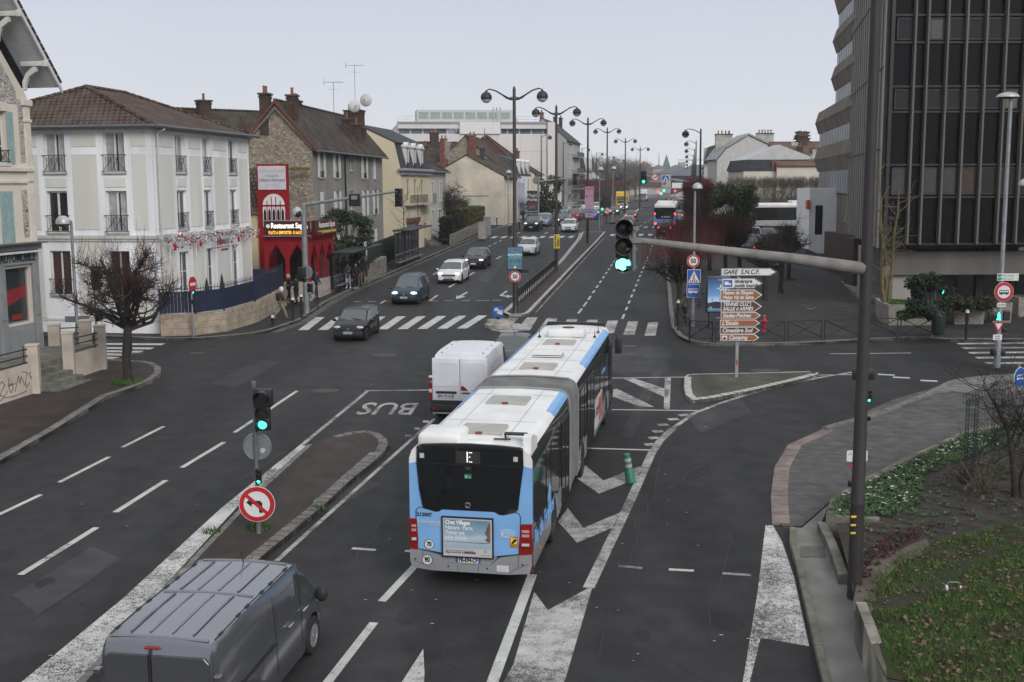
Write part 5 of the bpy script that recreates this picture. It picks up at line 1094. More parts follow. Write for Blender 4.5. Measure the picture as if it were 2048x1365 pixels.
KIND={
 'hatch':dict(top=[(-1,.42),(-.985,.56),(-.965,.64),(-.80,.955),(-.70,.985),(-.3,1.0),(.08,.975),(.17,.94),(.54,.665),(.62,.645),(.86,.56),(.955,.48),(1,.36)],belt=[(-1,.66),(.54,.60),(1,.5)],ws=(.17,.54),rw=(-.965,-.80),sg=(-.78,.46),pil=[(-.47,-.44),(-.10,-.05)]),
 'mpv':dict(top=[(-1,.42),(-.99,.58),(-.975,.62),(-.88,.95),(-.80,.985),(-.2,1.0),(.10,.975),(.20,.93),(.66,.60),(.72,.575),(.90,.48),(.965,.41),(1,.32)],belt=[(-1,.60),(.66,.545),(1,.45)],ws=(.20,.66),rw=(-.975,-.88),sg=(-.85,.58),pil=[(-.50,-.46),(-.08,-.04)]),
 'suv':dict(top=[(-1,.45),(-.985,.60),(-.965,.66),(-.84,.95),(-.74,.985),(-.3,1.0),(.08,.985),(.18,.95),(.50,.70),(.56,.685),(.86,.63),(.965,.54),(1,.40)],belt=[(-1,.68),(.5,.64),(1,.56)],ws=(.18,.50),rw=(-.965,-.84),sg=(-.80,.43),pil=[(-.47,-.43),(-.09,-.04)]),
 'sedan':dict(top=[(-1,.45),(-.985,.62),(-.95,.68),(-.66,.715),(-.60,.73),(-.36,.965),(-.26,.985),(0,1.0),(.10,.98),(.17,.95),(.50,.70),(.58,.675),(.86,.58),(.965,.48),(1,.36)],belt=[(-1,.66),(.5,.62),(1,.5)],ws=(.17,.50),rw=(-.60,-.36),sg=(-.42,.43),pil=[(-.14,-.10)]),
 'van':dict(top=[(-1,.25),(-.998,.55),(-.985,.93),(-.96,.985),(-.5,1.0),(.36,.985),(.44,.955),(.76,.565),(.82,.54),(.94,.45),(.975,.39),(1,.28)],belt=[(-1,.54),(.76,.52),(1,.4)],ws=(.44,.76),rw=None,sg=(.30,.66),pil=[]),
}
CARN=[0]
def car(label,loc,heading,L,W,Hh,kind,paint_,group=None,name='car',cat='car',lights='off',rim=None,ptxt=None,rails=False,grille='bar',gl=None,detail=1,rtxt=None,roofm=None,lower=True,wr=.31,tails='off',sp=5,arch=True,bumper=None):
 K=KIND[kind]; hl_=L/2; root=thing(name,label,cat,loc,heading,group); gl=gl or cg
 tops=[(a*hl_,b*Hh) for a,b in K['top']]; belts=[(a*hl_,b*Hh) for a,b in K['belt']]
 top=lambda y: interp(tops,y); belt=lambda y: interp(belts,y)
 yw=(-hl_*.62 if kind!='van' else -hl_*.58, hl_*.64 if kind!='van' else hl_*.63); ar=wr+.055
 ys={a for a,_ in tops}|{k*hl_ for q in K['pil'] for k in q}|{k*hl_ for k in K['sg']}
 for w_ in yw:
  for k in range(-5,6): ys.add(w_+ar*math.sin(k*math.pi/10.01))
 ys|={hl_*k/10 for k in range(-9,10)}; ys=sorted(ys); out=[ys[0]]
 for y in ys[1:]:
  if y-out[-1]>.012: out.append(y)
 ys=out; zb0=.19 if kind!='suv' else .24
 def zbot(y):
  z=zb0+.10*max(0,(abs(y)/hl_-.86)/.14)
  for w_ in yw:
   d=abs(y-w_)
   if d<ar: z=max(z,wr+math.sqrt(ar*ar-d*d)-.01)
  return z
 def hw(y):
  f=abs(y)/hl_; return W/2*(1-(.22 if kind!='van' or y>0 else .06)*max(0,(f-.62)/.38)**2.4)
 rowtop=.71 if kind!='van' else .88
 V=[]; NP=9
 for y in ys:
  w_=hw(y); zt=top(y); zb=zbot(y); bl=min(belt(y),zt-.02); fr=max(0,min(1,(zt-bl)/(Hh*.38))); rw_=w_*(.88+(rowtop-.88)*fr) if kind!='van' else w_*(.93-.03*fr)
  p3=(w_*.985,bl); p4=(rw_+.02,zt-.05*min(1,fr*2+.3));
  row=[(w_*.80,zb-.0),(w_*.965,zb+.03),(w_,zb+.5*(bl-zb)),p3,(p3[0]+(p4[0]-p3[0])*.07,p3[1]+(p4[1]-p3[1])*.07),(p3[0]+(p4[0]-p3[0])*.9,p3[1]+(p4[1]-p3[1])*.9),(rw_-.03,zt-.008),(rw_*.5,zt+.012*fr+.008),(0,zt+.02*fr+.014)]
  V.append([(x,y,z) for x,z in row])
 body=MB(); panes={}; wsm=MB(); rwm=MB(); low=MB(); n=len(ys)
 for i in range(n-1):
  ya,yb=ys[i],ys[i+1]; ym=(ya+yb)/2/hl_
  for j in range(NP-1):
   tgt=body
   if j>=6 and K['ws'][0]<ym<K['ws'][1]: tgt=wsm
   if K['rw'] and j>=6 and K['rw'][0]<ym<K['rw'][1]: tgt=rwm
   if j==0 and lower: tgt=low
   a,b,c,d=V[i][j],V[i+1][j],V[i+1][j+1],V[i][j+1]; mx=lambda p:(-p[0],p[1],p[2]); t2=tgt
   if j==4 and K['sg'][0]<ym<K['sg'][1] and not any(e<ym<f for e,f in K['pil']): kk=sum(ym>f for e,f in K['pil']); tgt=panes.setdefault((0,kk),MB()); t2=panes.setdefault((1,kk),MB())
   tgt.quad(a,b,c,d); t2.quad(mx(d),mx(c),mx(b),mx(a))
 for idx,s_ in ((0,1),(n-1,-1)):
  r_=V[idx]; pts=[p for p in r_]+[(-p[0],p[1],p[2]) for p in r_[-2::-1]]; body.add(pts,[tuple(range(len(pts)))])
 def weld(mb,nm,mt,par,sm):
  bm=bmesh.new(); o=mb.build(nm,mt,par); bm.from_mesh(o.data); bmesh.ops.remove_doubles(bm,verts=bm.verts,dist=.0006); bmesh.ops.recalc_face_normals(bm,faces=bm.faces); bm.to_mesh(o.data); bm.free(); o.data.shade_smooth(); o.data.set_sharp_from_angle(angle=R(sm)); return o
 bo=weld(body,'body',paint_,root,38); [weld(p_,'side_window',gl,root,30) for p_ in panes.values()]; weld(wsm,'windscreen',gl,root,50)
 if rwm.f: weld(rwm,'rear_window',gl,root,50)
 if lower: weld(low,'sill',trim,root,50)
 m=MB(); m.box(-W*.40,W*.40,-hl_*.93,hl_*.93,zb0+.02,zb0+.5*Hh*.35)
 for w_ in yw: pass
 m.build('underbody',trim,root)
 for y in yw:
  for s_ in (-1,1): wheel(root,s_*(W/2-.115),y,wr,.2,rim or steelr,sp,s_)
 f=hw(hl_*.93); zl=top(hl_*.88)*.88
 for s_ in (-1,1):
  m=MB(); yl=hl_*.935; m.ball((s_*f*.76,yl-.07,zl),(.20,.13,.085),12,8); m.build('headlight',hlon if lights=='on' else hl,root,60)
  m=MB(); zr=belt(-hl_)-.06 if kind!='van' else Hh*.42; hh=.11 if kind not in('van',) else .32
  m.rbox(s_*hw(-hl_*.97)*.99-(.16 if s_>0 else 0)+.0,s_*hw(-hl_*.97)*.99+(.16 if s_<0 else 0),-hl_-.012,-hl_+.13,zr-hh,zr+hh,.035); m.build('tail_light',tlon if tails=='on' else tl,root,40)
  m=MB(); ym_=K['ws'][1]*hl_-.18; m.ball((s_*(W/2+.09),ym_,belt(ym_)+.06),(.10,.055,.075) if kind!='van' else (.12,.08,.15),10,6); m.tube([(s_*(W/2-.04),ym_,belt(ym_)-.01),(s_*(W/2+.05),ym_,belt(ym_)+.02)],.025,6); m.build('wing_mirror',trim if kind in('van',) else paint_,root,60)
  if detail:
   for k in K['pil'][-1:]+([K['pil'][0]] if len(K['pil'])>1 else []):
    m=MB(); yy=k[0]*hl_-.12; w_=hw(yy); zz_=belt(yy)-.10; m.rbox(s_*w_*.975-.03,s_*w_*.975+.035,yy-.09,yy+.09,zz_-.015,zz_+.015,.01); m.build('door_handle',paint_,root)
   for k in [q[1] for q in K['pil']]+[K['sg'][1]-.06]:
    yy=k*hl_; w_=hw(yy); z0_,z1_=zbot(yy)+.05,belt(yy)
    if any(abs(yy-w__)<ar+.02 for w__ in yw): z0_=max(z0_,wr+ar+.05)
    pts=[]
    for q in range(5):
     t=q/4; zq=z0_+(z1_-z0_)*t; pts.append((s_*(w_*(.985+ .018*math.sin(math.pi*min(1,t*1.05)))),yy,zq))
    m=MB(); m.tube(pts,.007,4); m.build('door_seam',plk,root)
 zg=top(hl_*.93)*.86; fw=hw(hl_*.98)
 m=MB()
 if grille=='bar': m.rbox(-fw*.52,fw*.52,hl_-.10,hl_+.005,zg-.075,zg+.03,.03)
 elif grille=='wide': m.rbox(-fw*.66,fw*.66,hl_-.12,hl_+.005,zg-.11,zg+.05,.05)
 m.rbox(-fw*.55,fw*.55,hl_-.14,hl_+.012,zb0+.10,zb0+.20,.03); m.build('grille',trim,root,40)
 if grille:
  m=MB(); m.lathe([(.0,hl_+.012),(.055,hl_+.012),(.06,hl_+.0),(.06,hl_-.1)],(0,0,zg-.01),12,'y'); m.build('badge',chrome,root,40)
 if grille=='wide':
  m=MB(); m.rbox(-fw*.6,fw*.6,hl_-.02,hl_+.014,zg-.035,zg-.015,.008); m.build('grille_bar',chrome,root)
 plate(root,ptxt,hl_+.014,zb0+.27); plate(root,rtxt,-hl_-.012,zb0+.36 if kind!='van' else .62,True)
 if bumper:
  m=MB(); m.rbox(-W*.44,W*.44,hl_-.16,hl_+.012,zb0+.08,zb0+.34,.06); m.build('bumper',bumper,root,40)
 if rails:
  for s_ in (-1,1):
   m=MB(); m.tube([(s_*W*.34,-hl_*.65,Hh-.03),(s_*W*.345,-hl_*.55,Hh+.04),(s_*W*.345,-.0,Hh+.045),(s_*W*.34,hl_*.08,Hh-.02)],.018,6); m.build('roof_rail',trim,root,50)
 m=MB()
 for s_ in (-.30,.18): m.tube([(s_*W,K['ws'][1]*hl_+.03,top(K['ws'][1]*hl_)+.02),((s_+.3)*W*.9,K['ws'][1]*hl_-.08,top(K['ws'][1]*hl_-.08)+.03)],.012,4)
 m.build('wiper',trim,root)
 ya_=hl_*{'sedan':-.2,'van':.33}.get(kind,-.55); m=MB(); m.tube([(0,ya_,top(ya_)),(0,ya_-.12,top(ya_)+.26)],[.012,.005],5); m.build('aerial',trim,root)
 return root
def onroad(u,v): x,y=G(u,v); return (x,y,gz(y)+.004)
HR=R(-9.0)   # heading of the avenue: local +Y turned right
def put(u,v,L,front=True):
 x,y=G(u,v); a=-HR; d=L/2; return (x+math.sin(a)*d,y+math.cos(a)*d,gz(y+math.cos(a)*d)+.004)
OUT=R(180)+HR
black=paintm('black car paint',(.005,.005,.006),.3,0); white=paintm('white car paint',(.58,.59,.60),.3,0); teal=paintm('dark teal car paint',(.018,.05,.075)); silver=paintm('silver car paint',(.30,.32,.34),.35,.5); greyp=paintm('grey car paint',(.10,.105,.115),.35,.4); bluep=paintm('blue car paint',(.03,.07,.28)); redp=paintm('red car paint',(.20,.02,.025)); lblue=paintm('pale blue grey car paint',(.20,.24,.32),.35,.4); dkgrey=paintm('dark grey car paint',(.022,.023,.027))
GIN='cars driving towards the camera on the left carriageway'
car('black small hatchback with dull headlamps just past the zebra crossing',put(692,682,3.81),OUT+R(3),3.81,1.64,1.44,'hatch',black,GIN,ptxt='AW-280-EY',rim=steelr,sp=7,bumper=trim)
car('dark teal people carrier with lit headlamps and a pale windscreen behind the black hatchback',put(806,609,4.15),OUT+R(2),4.15,1.70,1.62,'mpv',teal,GIN,lights='on',ptxt='CX-525-SJ',gl=None,rails=True,grille='bar',rim=steelr,bumper=trim)
car('white hatchback with wide grille and lit headlamps behind the teal people carrier',put(896,568,4.3),OUT+R(2),4.3,1.78,1.45,'hatch',white,GIN,lights='on',ptxt='DP-196-MC',grille='wide',rim=alloy)
car('black five-door hatchback with lit headlamps behind the white hatchback',put(946,539,4.27),OUT+R(2),4.27,1.81,1.5,'hatch',black,GIN,lights='on',ptxt='',grille='wide',rim=alloy)
car('white small hatchback with a black lower grille beside the blue advertising panel',put(1054,513,3.6),OUT,3.6,1.65,1.47,'hatch',white,GIN,ptxt='',grille=None,rim=steelr)
car('white hatchback with dark badge grille nearest beyond the small zebra markings',put(1138,467,4.06),OUT,4.06,1.73,1.45,'hatch',white,GIN,ptxt='',grille='bar',rim=alloy,detail=0)
FAR=[(1064,464,'suv',black,'black sport utility car with lit headlamps in the kerb lane','on',4.5,1.85,1.66),(1086,455,'mpv',lblue,'pale blue grey people carrier behind the black sport utility car','off',4.3,1.75,1.6),(1127,453,'sedan',dkgrey,'dark grey car behind the white hatchback with the dark badge','on',4.4,1.75,1.45),(1149,444,'mpv',redp,'dark red delivery car with tall roof','off',4.2,1.72,1.8),(1166,440,'hatch',dkgrey,'dark small car half hidden behind the pink banner on its left','off',3.9,1.7,1.5),(1184,442,'hatch',bluep,'blue car half hidden behind the pink banner on its right','off',4.1,1.72,1.48),(1206,438,'suv',black,'black car with glaring headlamps beside the median signal','on',4.3,1.75,1.5),(1230,433,'hatch',dkgrey,'dark car behind the median lamp posts with lit headlamps','on',4.1,1.75,1.48),(1250,424,'hatch',lblue,'bluish car with lit headlamps on the median side in front of the yellow lorry','on',4.0,1.72,1.5),(1130,431,'hatch',lblue,'pale blue car waiting by the far kerb','off',4.1,1.72,1.46),(1165,424,'van',white,'white van standing behind the red delivery car','off',5.0,1.95,2.2),(1195,424,'mpv',white,'white car behind the pink banner and blue car','off',4.3,1.8,1.7),(1254,411,'hatch',dkgrey,'small dark car beside the yellow lorry','off',4.0,1.7,1.5),(1277,406,'hatch',greyp,'tiny grey car left of the white lorry','off',4.0,1.7,1.5)]
for u,v,k,p,lab,li,L_,W_,H_ in FAR: car(lab,put(u,v,L_),OUT,L_,W_,H_,k,p,GIN,lights=li,detail=0,grille='bar',rim=steelr)
GAW='cars driving away on the right carriageway'
AW=[(1258,459,'hatch',silver,'pale silver hatchback with dark plate recess, seen from behind right of the big signal head','off',3.8,1.65,1.45),(1263,446,'hatch',dkgrey,'dark hatchback with lit brake lamps ahead of the silver hatchback','on',4.1,1.75,1.48),(1331,478,'suv',black,'black sport utility car with red tail lamps at the right kerb','on',4.4,1.83,1.6),(1358,448,'sedan',silver,'silver car half hidden between bus and red twig trees','on',4.4,1.75,1.5),(1345,409,'hatch',black,'distant dark car with brake lamps near the far lights','on',4.1,1.75,1.5),(1356,411,'hatch',greyp,'distant grey car beside the red twig trees','off',4.1,1.75,1.5)]
for u,v,k,p,lab,li,L_,W_,H_ in AW: car(lab,put(u,v,L_),HR,L_,W_,H_,k,p,GAW,tails=li,detail=0,rim=steelr)
x,y=G(1102,433); car('silver estate car turning into the side street by the dark gym totem',(x,y+2,gz(y)+.004),R(-70),4.7,1.85,1.5,'suv',silver,None,tails='off',detail=0)
PK='cars parked under the bare trees in the square'
for u,v,k,p,lab,hd in [(1552,545,'hatch',silver,'silver hatchback parked under the nearest pollarded tree',R(-8)),(1502,521,'hatch',black,'black hatchback with an orange lamp parked behind the town sign post',R(-8)),(1515,495,'mpv',white,'white people carrier with red rear lamps among the trees',R(-8)),(1545,495,'sedan',greyp,'grey saloon parked between the tree trunks',R(-8)),(1423,437,'hatch',white,'white car parked behind the clipped red hedge',R(-8)),(1500,478,'hatch',dkgrey,'dark car deep under the trees',R(-8))]:
 x,y=G(u,v,.12); car(lab,(x,y+2,gz(y+2)+.13),hd,4.1,1.74,1.48 if k!='mpv' else 1.65,k,p,PK,tails='on' if 'orange' in lab else 'off',detail=0)
cp=car('dark grey coupe cabriolet seen from behind between the white van and the bus',put(1016,752,4.03),HR,4.03,1.75,1.43,'sedan',greyp,None,ptxt='',rtxt='AB-320-PK',rim=alloy,tails='off')
m=MB();
for s_ in (-.36,.36): m.tube([(s_-.13,-.45,1.12),(s_-.09,-.45,1.28),(s_+.09,-.45,1.28),(s_+.13,-.45,1.12)],.02,6)
m.build('roll_hoop',chrome,cp,40)
def van(label,loc,hd,L,W,Hh,p,nm='van'):
 return car(label,loc,hd,L,W,Hh,'van',p,None,name=nm,cat='van',wr=.34,rim=alloy if nm=='silver_van' else steelr,detail=0)
def seam(mb,pts,r=.008): mb.tube(pts,r*.6,4)
vw=paintm('white van paint',(.62,.63,.66),.4,0)
x,y=G(919,845); a=-HR
L,W,Hh=4.6,2.03,2.27
wv=car('white panel van with stepped rear doors beside the front half of the bus',(x+math.sin(a)*L/2,y+math.cos(a)*L/2,gz(y)+.06),HR,L,W,Hh,'van',vw,None,name='panel_van',cat='van',wr=.34,detail=0)
for o in list(wv.children):
 if o.name.startswith(('number_plate','tail_light')):
  for c in o.children: bpy.data.objects.remove(c)
  bpy.data.objects.remove(o)
yr=-L/2
m=MB(); m.box(-W*.48,W*.48,yr-.05,yr+.2,.36,.74); m.rbox(-W*.5,W*.5,yr-.07,yr+.25,.34,.62,.05); m.build('rear_bumper',trim,wv,40)
for s_,x0,x1 in ((-1,-.93,-.012),(1,.012,.93)):
 m=MB(); m.rbox(x0,x1,yr-.03,yr+.06,.74,2.16,.03); d_=m.build('rear_door',vw,wv,40)
 m=MB(); xa,xb=x0+.07 if s_<0 else x0+.05,x1-.05 if s_<0 else x1-.07
 m.prism([(xa,1.22),(xb,1.22),(xb,1.95),(xb-.08,2.02),(xa+.08,2.02),(xa,1.95)] if s_<0 else [(xa,1.22),(xa+.08,1.2),(xa+.28,1.02),(xb,1.0),(xb,1.95),(xb-.1,2.02),(xa,2.02)],'y',yr-.042,yr-.028); m.build('pressed_panel',vw,d_,20)
m=MB(); m.rbox(-.80,-.1,yr-.07,yr-.02,.98,1.06,.025); m.build('handle_strip',trim,wv); plate(wv,'FN-795-GH',yr-.05,.9,True,.52,None,-.46)
m=MB(); m.rbox(.06,.34,yr-.06,yr-.02,.99,1.03,.015); m.build('door_handle',trim,wv); m=MB(); m.prism([(.05,1.1),(.28,1.1),(.13,1.24),(.05,1.24)],'y',yr-.055,yr-.03); m.build('logo_cut_panel',M('dark red logo',(.16,.015,.015),.4,0),wv)
for s_ in (-1,1):
 m=MB(); m.rbox(s_*.935,s_*1.035,yr-.03,yr+.12,.76,1.35,.02); t_=m.build('tail_light',tl,wv); m=MB(); m.rbox(s_*.94,s_*1.04,yr-.035,yr+.1,1.0,1.12,.01); m.build('reversing_lamp',whl,t_)
 m=MB(); m.rbox(s_*.90,s_*1.045,yr-.035,yr+.05,1.50,1.56,.01); m.build('hinge',wwhite,wv); m=MB(); m.rbox(s_*.8,s_*.92,yr-.075,yr-.05,.42,.5,.01); m.build('reflector',tl,wv)
m=MB(); seam(m,[(1.03,yr+.3,1.9),(1.03,yr+.3,1.2),(1.04,yr+1.9,1.2),(1.035,yr+1.9,1.95),(1.02,yr+.3,1.95)],.01); m.build('side_panel_seam',M('seam grey',(.2,.2,.21),.6),wv)
m=MB()
for q in range(4): m.lathe([(.035,Hh-.01),(.03,Hh+.012),(0,Hh+.012)],(-.7,yr+.5+q*.8,0),8); m.lathe([(.035,Hh-.01),(.03,Hh+.012),(0,Hh+.012)],(.7,yr+.5+q*.8,0),8)
m.build('roof_fixing',M('seam grey',(.2,.2,.21)),wv)
for i,(x_,z_) in enumerate([(.55,1.62),(.62,1.5),(.42,1.42),(.52,1.36)]): m=MB(); m.disc((x_,yr-.045,z_),.025,'y',.01,8); m.build('sticker_mark',wwhite,wv)
sv=M('graphite silver van paint',(.20,.205,.225),.2,.05,1.0,metal=.75,coat=.7,spec=.5)
L,W,Hh=4.96,1.92,1.92
P=A(231,1266,1)  # direction only
xr,yr0=G(198,1270,1.84); cx=xr+math.cos(HR)*(W/2*.92)+math.sin(-HR)*(L/2-.1); cy=yr0+math.sin(HR)*(W/2*.92)+math.cos(HR)*(L/2-.1)
gv=car('graphite silver delivery van with ribbed roof nearest the camera on the left',(cx,cy,gz(cy)+.004),HR,L,W,Hh,'van',sv,None,name='delivery_van',cat='van',wr=.335,rim=alloy,detail=0,tails='on',sp=9)
rz_=lambda yy:Hh*interp([(p*L/2,q) for p,q in KIND['van']['top']],yy)
m=MB()
for ya,yb in ((-2.2,-.75),(-.55,.75)):
 for x_ in (-.5,-.2,.14,.46): m.tube([(x_,ya+(yb-ya)*k/6,rz_(ya+(yb-ya)*k/6)+.016+.012*(1-abs(x_))) for k in range(7)],.022,6)
for yy in (-2.33,-.65,.86): m.tube([(-.74,yy,rz_(yy)+.004),(-.4,yy,rz_(yy)+.022),(0,yy,rz_(yy)+.030),(.4,yy,rz_(yy)+.022),(.74,yy,rz_(yy)+.004)],.022,6)
m.build('roof_rib',sv,gv,60)
m=MB()
for s_ in (-1,1):
 m.tube([(s_*.80,-2.25+3.0*k/8,rz_(-2.25+3.0*k/8)-.006) for k in range(9)],.012,5)
 for yy in (-2.1,-1.45,-1.1,-.5,-.1,.55): m.rbox(s_*.80-.022,s_*.80+.022,yy,yy+.13,rz_(yy)-.03,rz_(yy)+.014,.008)
m.build('roof_fixing',trim,gv)
m=MB(); m.rbox(-.17,.06,-L/2-.012,-L/2+.06,Hh-.13,Hh-.095,.012); m.build('brake_lamp',tl,gv)
for s_,x0,x1 in ((-1,-.84,-.10),(1,-.09,.84)):
 m=MB(); m.prism([(x0+.05,1.02),(x1-.03,1.02),(x1-.03,1.70),(x0+.12,1.70),(x0+.05,1.62)] if s_<0 else [(x0+.03,1.02),(x1-.05,1.02),(x1-.05,1.62),(x1-.12,1.70),(x0+.03,1.70)],'y',-L/2-.02,-L/2+.01); d_=m.build('rear_door_panel',sv,gv,20)
m=MB(); m.box(-.1,-.088,-L/2-.014,-L/2+.02,.4,1.78); m.build('door_gap',M('gap grey',(.03,.03,.033),.6,0),gv)
m=MB()
for s_ in (-1,1):
 m=MB(); m.rbox(s_*.86,s_*.97,-L/2-.03,-L/2+.08,1.36,1.46,.02); m.build('hinge',sv,gv)
m=MB()
sd=lambda z: W/2*(1.005 if z<1.0 else 1.0-.075*(z-1.0)/.9)
for yy in (-.25,.92):
 seam(m,[(sd(z),yy,z) for z in (.45,.8,1.05,1.4,1.75)],.007)
seam(m,[(W/2+.004,-2.2,1.0),(W/2+.006,-.25,1.0)],.008)
m.build('door_seam',plk,gv)
m=MB(); m.rbox(W/2-.005,W/2+.012,-2.15,-.3,.96,1.0,.006); m.build('slide_rail',trim,gv)
for yy in (.35,1.05): m=MB(); m.rbox(W/2-.01,W/2+.05,yy-.12,yy+.12,1.02,1.06,.015); m.build('door_handle',chrome,gv,40)
m=MB(); seam(m,[(sd(1.14)+.003,-.1,1.14),(sd(1.14)+.003,.8,1.14),(sd(1.62)+.003,.8,1.62),(sd(1.66)+.003,.7,1.66),(sd(1.66)+.003,-.1,1.66),(sd(1.14)+.003,-.1,1.14)],.006); seam(m,[(sd(1.14)+.003,-2.2,1.14),(sd(1.14)+.003,-.4,1.14),(sd(1.64)+.003,-.4,1.64),(sd(1.64)+.003,-2.1,1.64),(sd(1.14)+.003,-2.2,1.14)],.006); m.build('panel_crease',M('crease grey',(.07,.07,.078),.4,0),gv)
def lorry(label,u,v,p,hd,roof=3.4,trailer=None):
 x,y=G(u,v); t=thing('lorry',label,'lorry',(x,y,gz(y)),hd,'lorries coming up the avenue')
 prof=[(0,.45),(.0,1.5),(-.12,2.6),(-.35,roof*.92),(-.9,roof),(-2.1,roof),(-2.1,.8),(-1.6,.45)]
 m=MB(); m.prism([(a,b) for a,b in prof],'x',-1.24,1.24); m.build('cab',p,t,30); m=MB(); m.prism([(.012,1.55),(-.10,2.55),(-.16,2.55),(-.05,1.55)],'x',-1.1,1.1); m.build('windscreen',cg,t)
 m=MB(); m.rbox(-.9,.9,-.05,.03,.95,1.45,.03); m.build('grille',trim,t); m=MB(); m.rbox(-1.25,1.25,-.3,.06,.35,.8,.05); m.build('bumper',trim if trailer else p,t)
 for s_ in (-1,1):
  m=MB(); m.rbox(s_*.8,s_*1.18,-.05,.05,.6,.8,.03); m.build('headlight',hl,t); m=MB(); m.rbox(s_*1.3,s_*1.5,-.25,-.1,1.7,2.4,.03); m.build('wing_mirror',trim,t)
  for yy in (-1.2,-4.6,-9.5): wheel(t,s_*1.08,yy,.5,.3,darkr,6,s_)
 m=MB(); m.rbox(-1.25,1.25,-12,-2.5,1.1,roof+(.2 if trailer else -.1),.04); m.build('trailer',trailer or p,t)
 m=MB(); m.box(-.5,.5,-12,-1,.7,1.05); m.build('chassis',trim,t); plate(t,'',.065,.55); return t
lorry('bright yellow articulated lorry coming towards the camera beside the median',1245,417,paintm('yellow lorry paint',(.62,.40,.02)),OUT,3.7)
lorry('white articulated lorry in the distance beyond the yellow one',1289,406,white,OUT,3.8,white)
bwh=M('bus white roof',(.70,.70,.68),.5,.10,1.2,coat=.2,spec=.3); bbl=paintm('bus light blue',(.19,.38,.66),.4,0); bgl=glassm('bus black glass',(.010,.011,.012),.05,.8); bsil=paintm('bus silver grey',(.30,.305,.315),.4,.3); bell=M('bellows grey',(.15,.15,.147),.85,.2,2); bblk=M('bus black panel',(.016,.016,.017),.4,.1)
hatchm=M('roof hatch grey',(.36,.35,.32),.8,.12,2); redh=M('red hatch handle',(.22,.02,.025),.5,0)
Bus=thing('articulated_bus','long white and blue articulated bus with advert frame on its back at the junction','bus',(-.86,22.62,gz(22.6)+.004),R(-10.4))
LB=16.9; HWB=1.265
def section(z0=.34,roof=3.0):
 h=HWB; return [(h*.97,z0),(h,z0+.12),(h,1.0),(h*.995,2.5),(h*.985,2.68),(h*.955,2.83),(h*.90,2.92),(h*.80,roof-.03),(h*.45,roof),(0,roof+.015)]
def loft(ys,secs,rng,mats_of,name,mat,parent,sm=40,both=True):
 m=MB()
 for i in range(len(ys)-1):
  for j in rng:
   a,b,c,d=[(s[jj][0],y,s[jj][1]) for (s,jj,y) in ((secs[i],j,ys[i]),(secs[i+1],j,ys[i+1]),(secs[i+1],j+1,ys[i+1]),(secs[i],j+1,ys[i]))]
   m.quad(a,b,c,d)
   if both: m.quad((-d[0],d[1],d[2]),(-c[0],c[1],c[2]),(-b[0],b[1],b[2]),(-a[0],a[1],a[2]))
 o=m.build(name,mat,parent); bm=bmesh.new(); bm.from_mesh(o.data); bmesh.ops.remove_doubles(bm,verts=bm.verts,dist=.0006); bmesh.ops.recalc_face_normals(bm,faces=bm.faces); bm.to_mesh(o.data); bm.free(); o.data.shade_smooth(); o.data.set_sharp_from_angle(angle=R(sm)); return o
wy=[3.16,8.6,15.0]; ar=.56
def zarch(y,z0):
 z=z0
 for w_ in wy:
  d=abs(y-w_)
  if d<ar: z=max(z,.45+math.sqrt(ar*ar-d*d))
 return z
def busseg(y0,y1,nm,front=False):
 ys=[y0]+[w_+ar*math.sin(k*math.pi/12.01) for w_ in wy if y0<w_<y1 for k in range(-6,7)]+[y1]
 ys+= [y0+.01*0]+[y for y in np.arange(y0+.7,y1,.7)]; ys=sorted({round(float(y),3) for y in ys})
 secs=[]
 for y in ys:
  s=section(zarch(y,.34)); z0=s[0][1]; s[1]=(s[1][0],max(s[1][1],z0+.02)); s[2]=(s[2][0],max(1.0,z0+.05))
  k=1.0
  if y>LB-.9 and front: k=1-.07*((y-LB+.9)/.9)**2;
  s=[(x*k,z) for x,z in s]; secs.append(s)
 loft(ys,secs,range(0,2),None,'skirt_panel',bsil,Bus); loft(ys,secs,range(2,5),None,'window_band',bgl,Bus); loft(ys,secs,range(5,7),None,'roof_edge',bwh,Bus); r=loft(ys,secs,range(7,9),None,'roof',bwh,Bus)
 return ys,secs,r
ysr,secr,roofr=busseg(.12,5.75,'rear'); ysf,secf,rooff=busseg(7.35,LB,'front',True)
m=MB(); m.box(-1.1,1.1,.2,5.7,.35,2.8); m.box(-1.1,1.1,7.4,LB-.15,.35,2.8); m.build('inner_mass',bblk,Bus)
m=MB(); s=secf[-1]; pts=[(x,z) for x,z in s]+[(-x,z) for x,z in s[-2::-1]]; m.prism(pts,'y',LB-.02,LB+.03); m.build('front_panel',bblk,Bus)
m=MB(); m.prism([(-1.05,2.9),(1.05,2.9),(.95,3.1),(-.95,3.1)],'y',LB-.12,LB-.02); m.build('destination_visor',bblk,Bus)
ys=[]; secs=[]; n=30
for k in range(n+1):
 y=5.76+(7.34-5.76)*k/n; b=.035 if k%2 else -.02; s=section(.45,2.96); ys.append(y); secs.append([(x*(1+b*.9)-.02,z+(b if z>2.6 else 0)) for x,z in s])
loft(ys,secs,range(0,9),None,'bellows',bell,Bus,60)
m=MB()
for y in (5.74,5.78,7.3,7.34):
 s=section(.4,3.02); m.tube([(x+.012,y,z) for x,z in s]+[(-x-.012,y,z) for x,z in s[-2::-1]],.022,5)
m.build('bellows_frame',M('bellows frame',(.25,.25,.25),.5,.1),Bus)
for a,b in ((3.5,5.74),(9.6,16.2)):
 for e in (1,-1):
  secs=[[(e*(x+.006),z+.004) for x,z in section()] for y in (a,b)]; loft([a,b],secs,range(5,7),None,'blue_edge_strip',bbl,Bus,both=False)
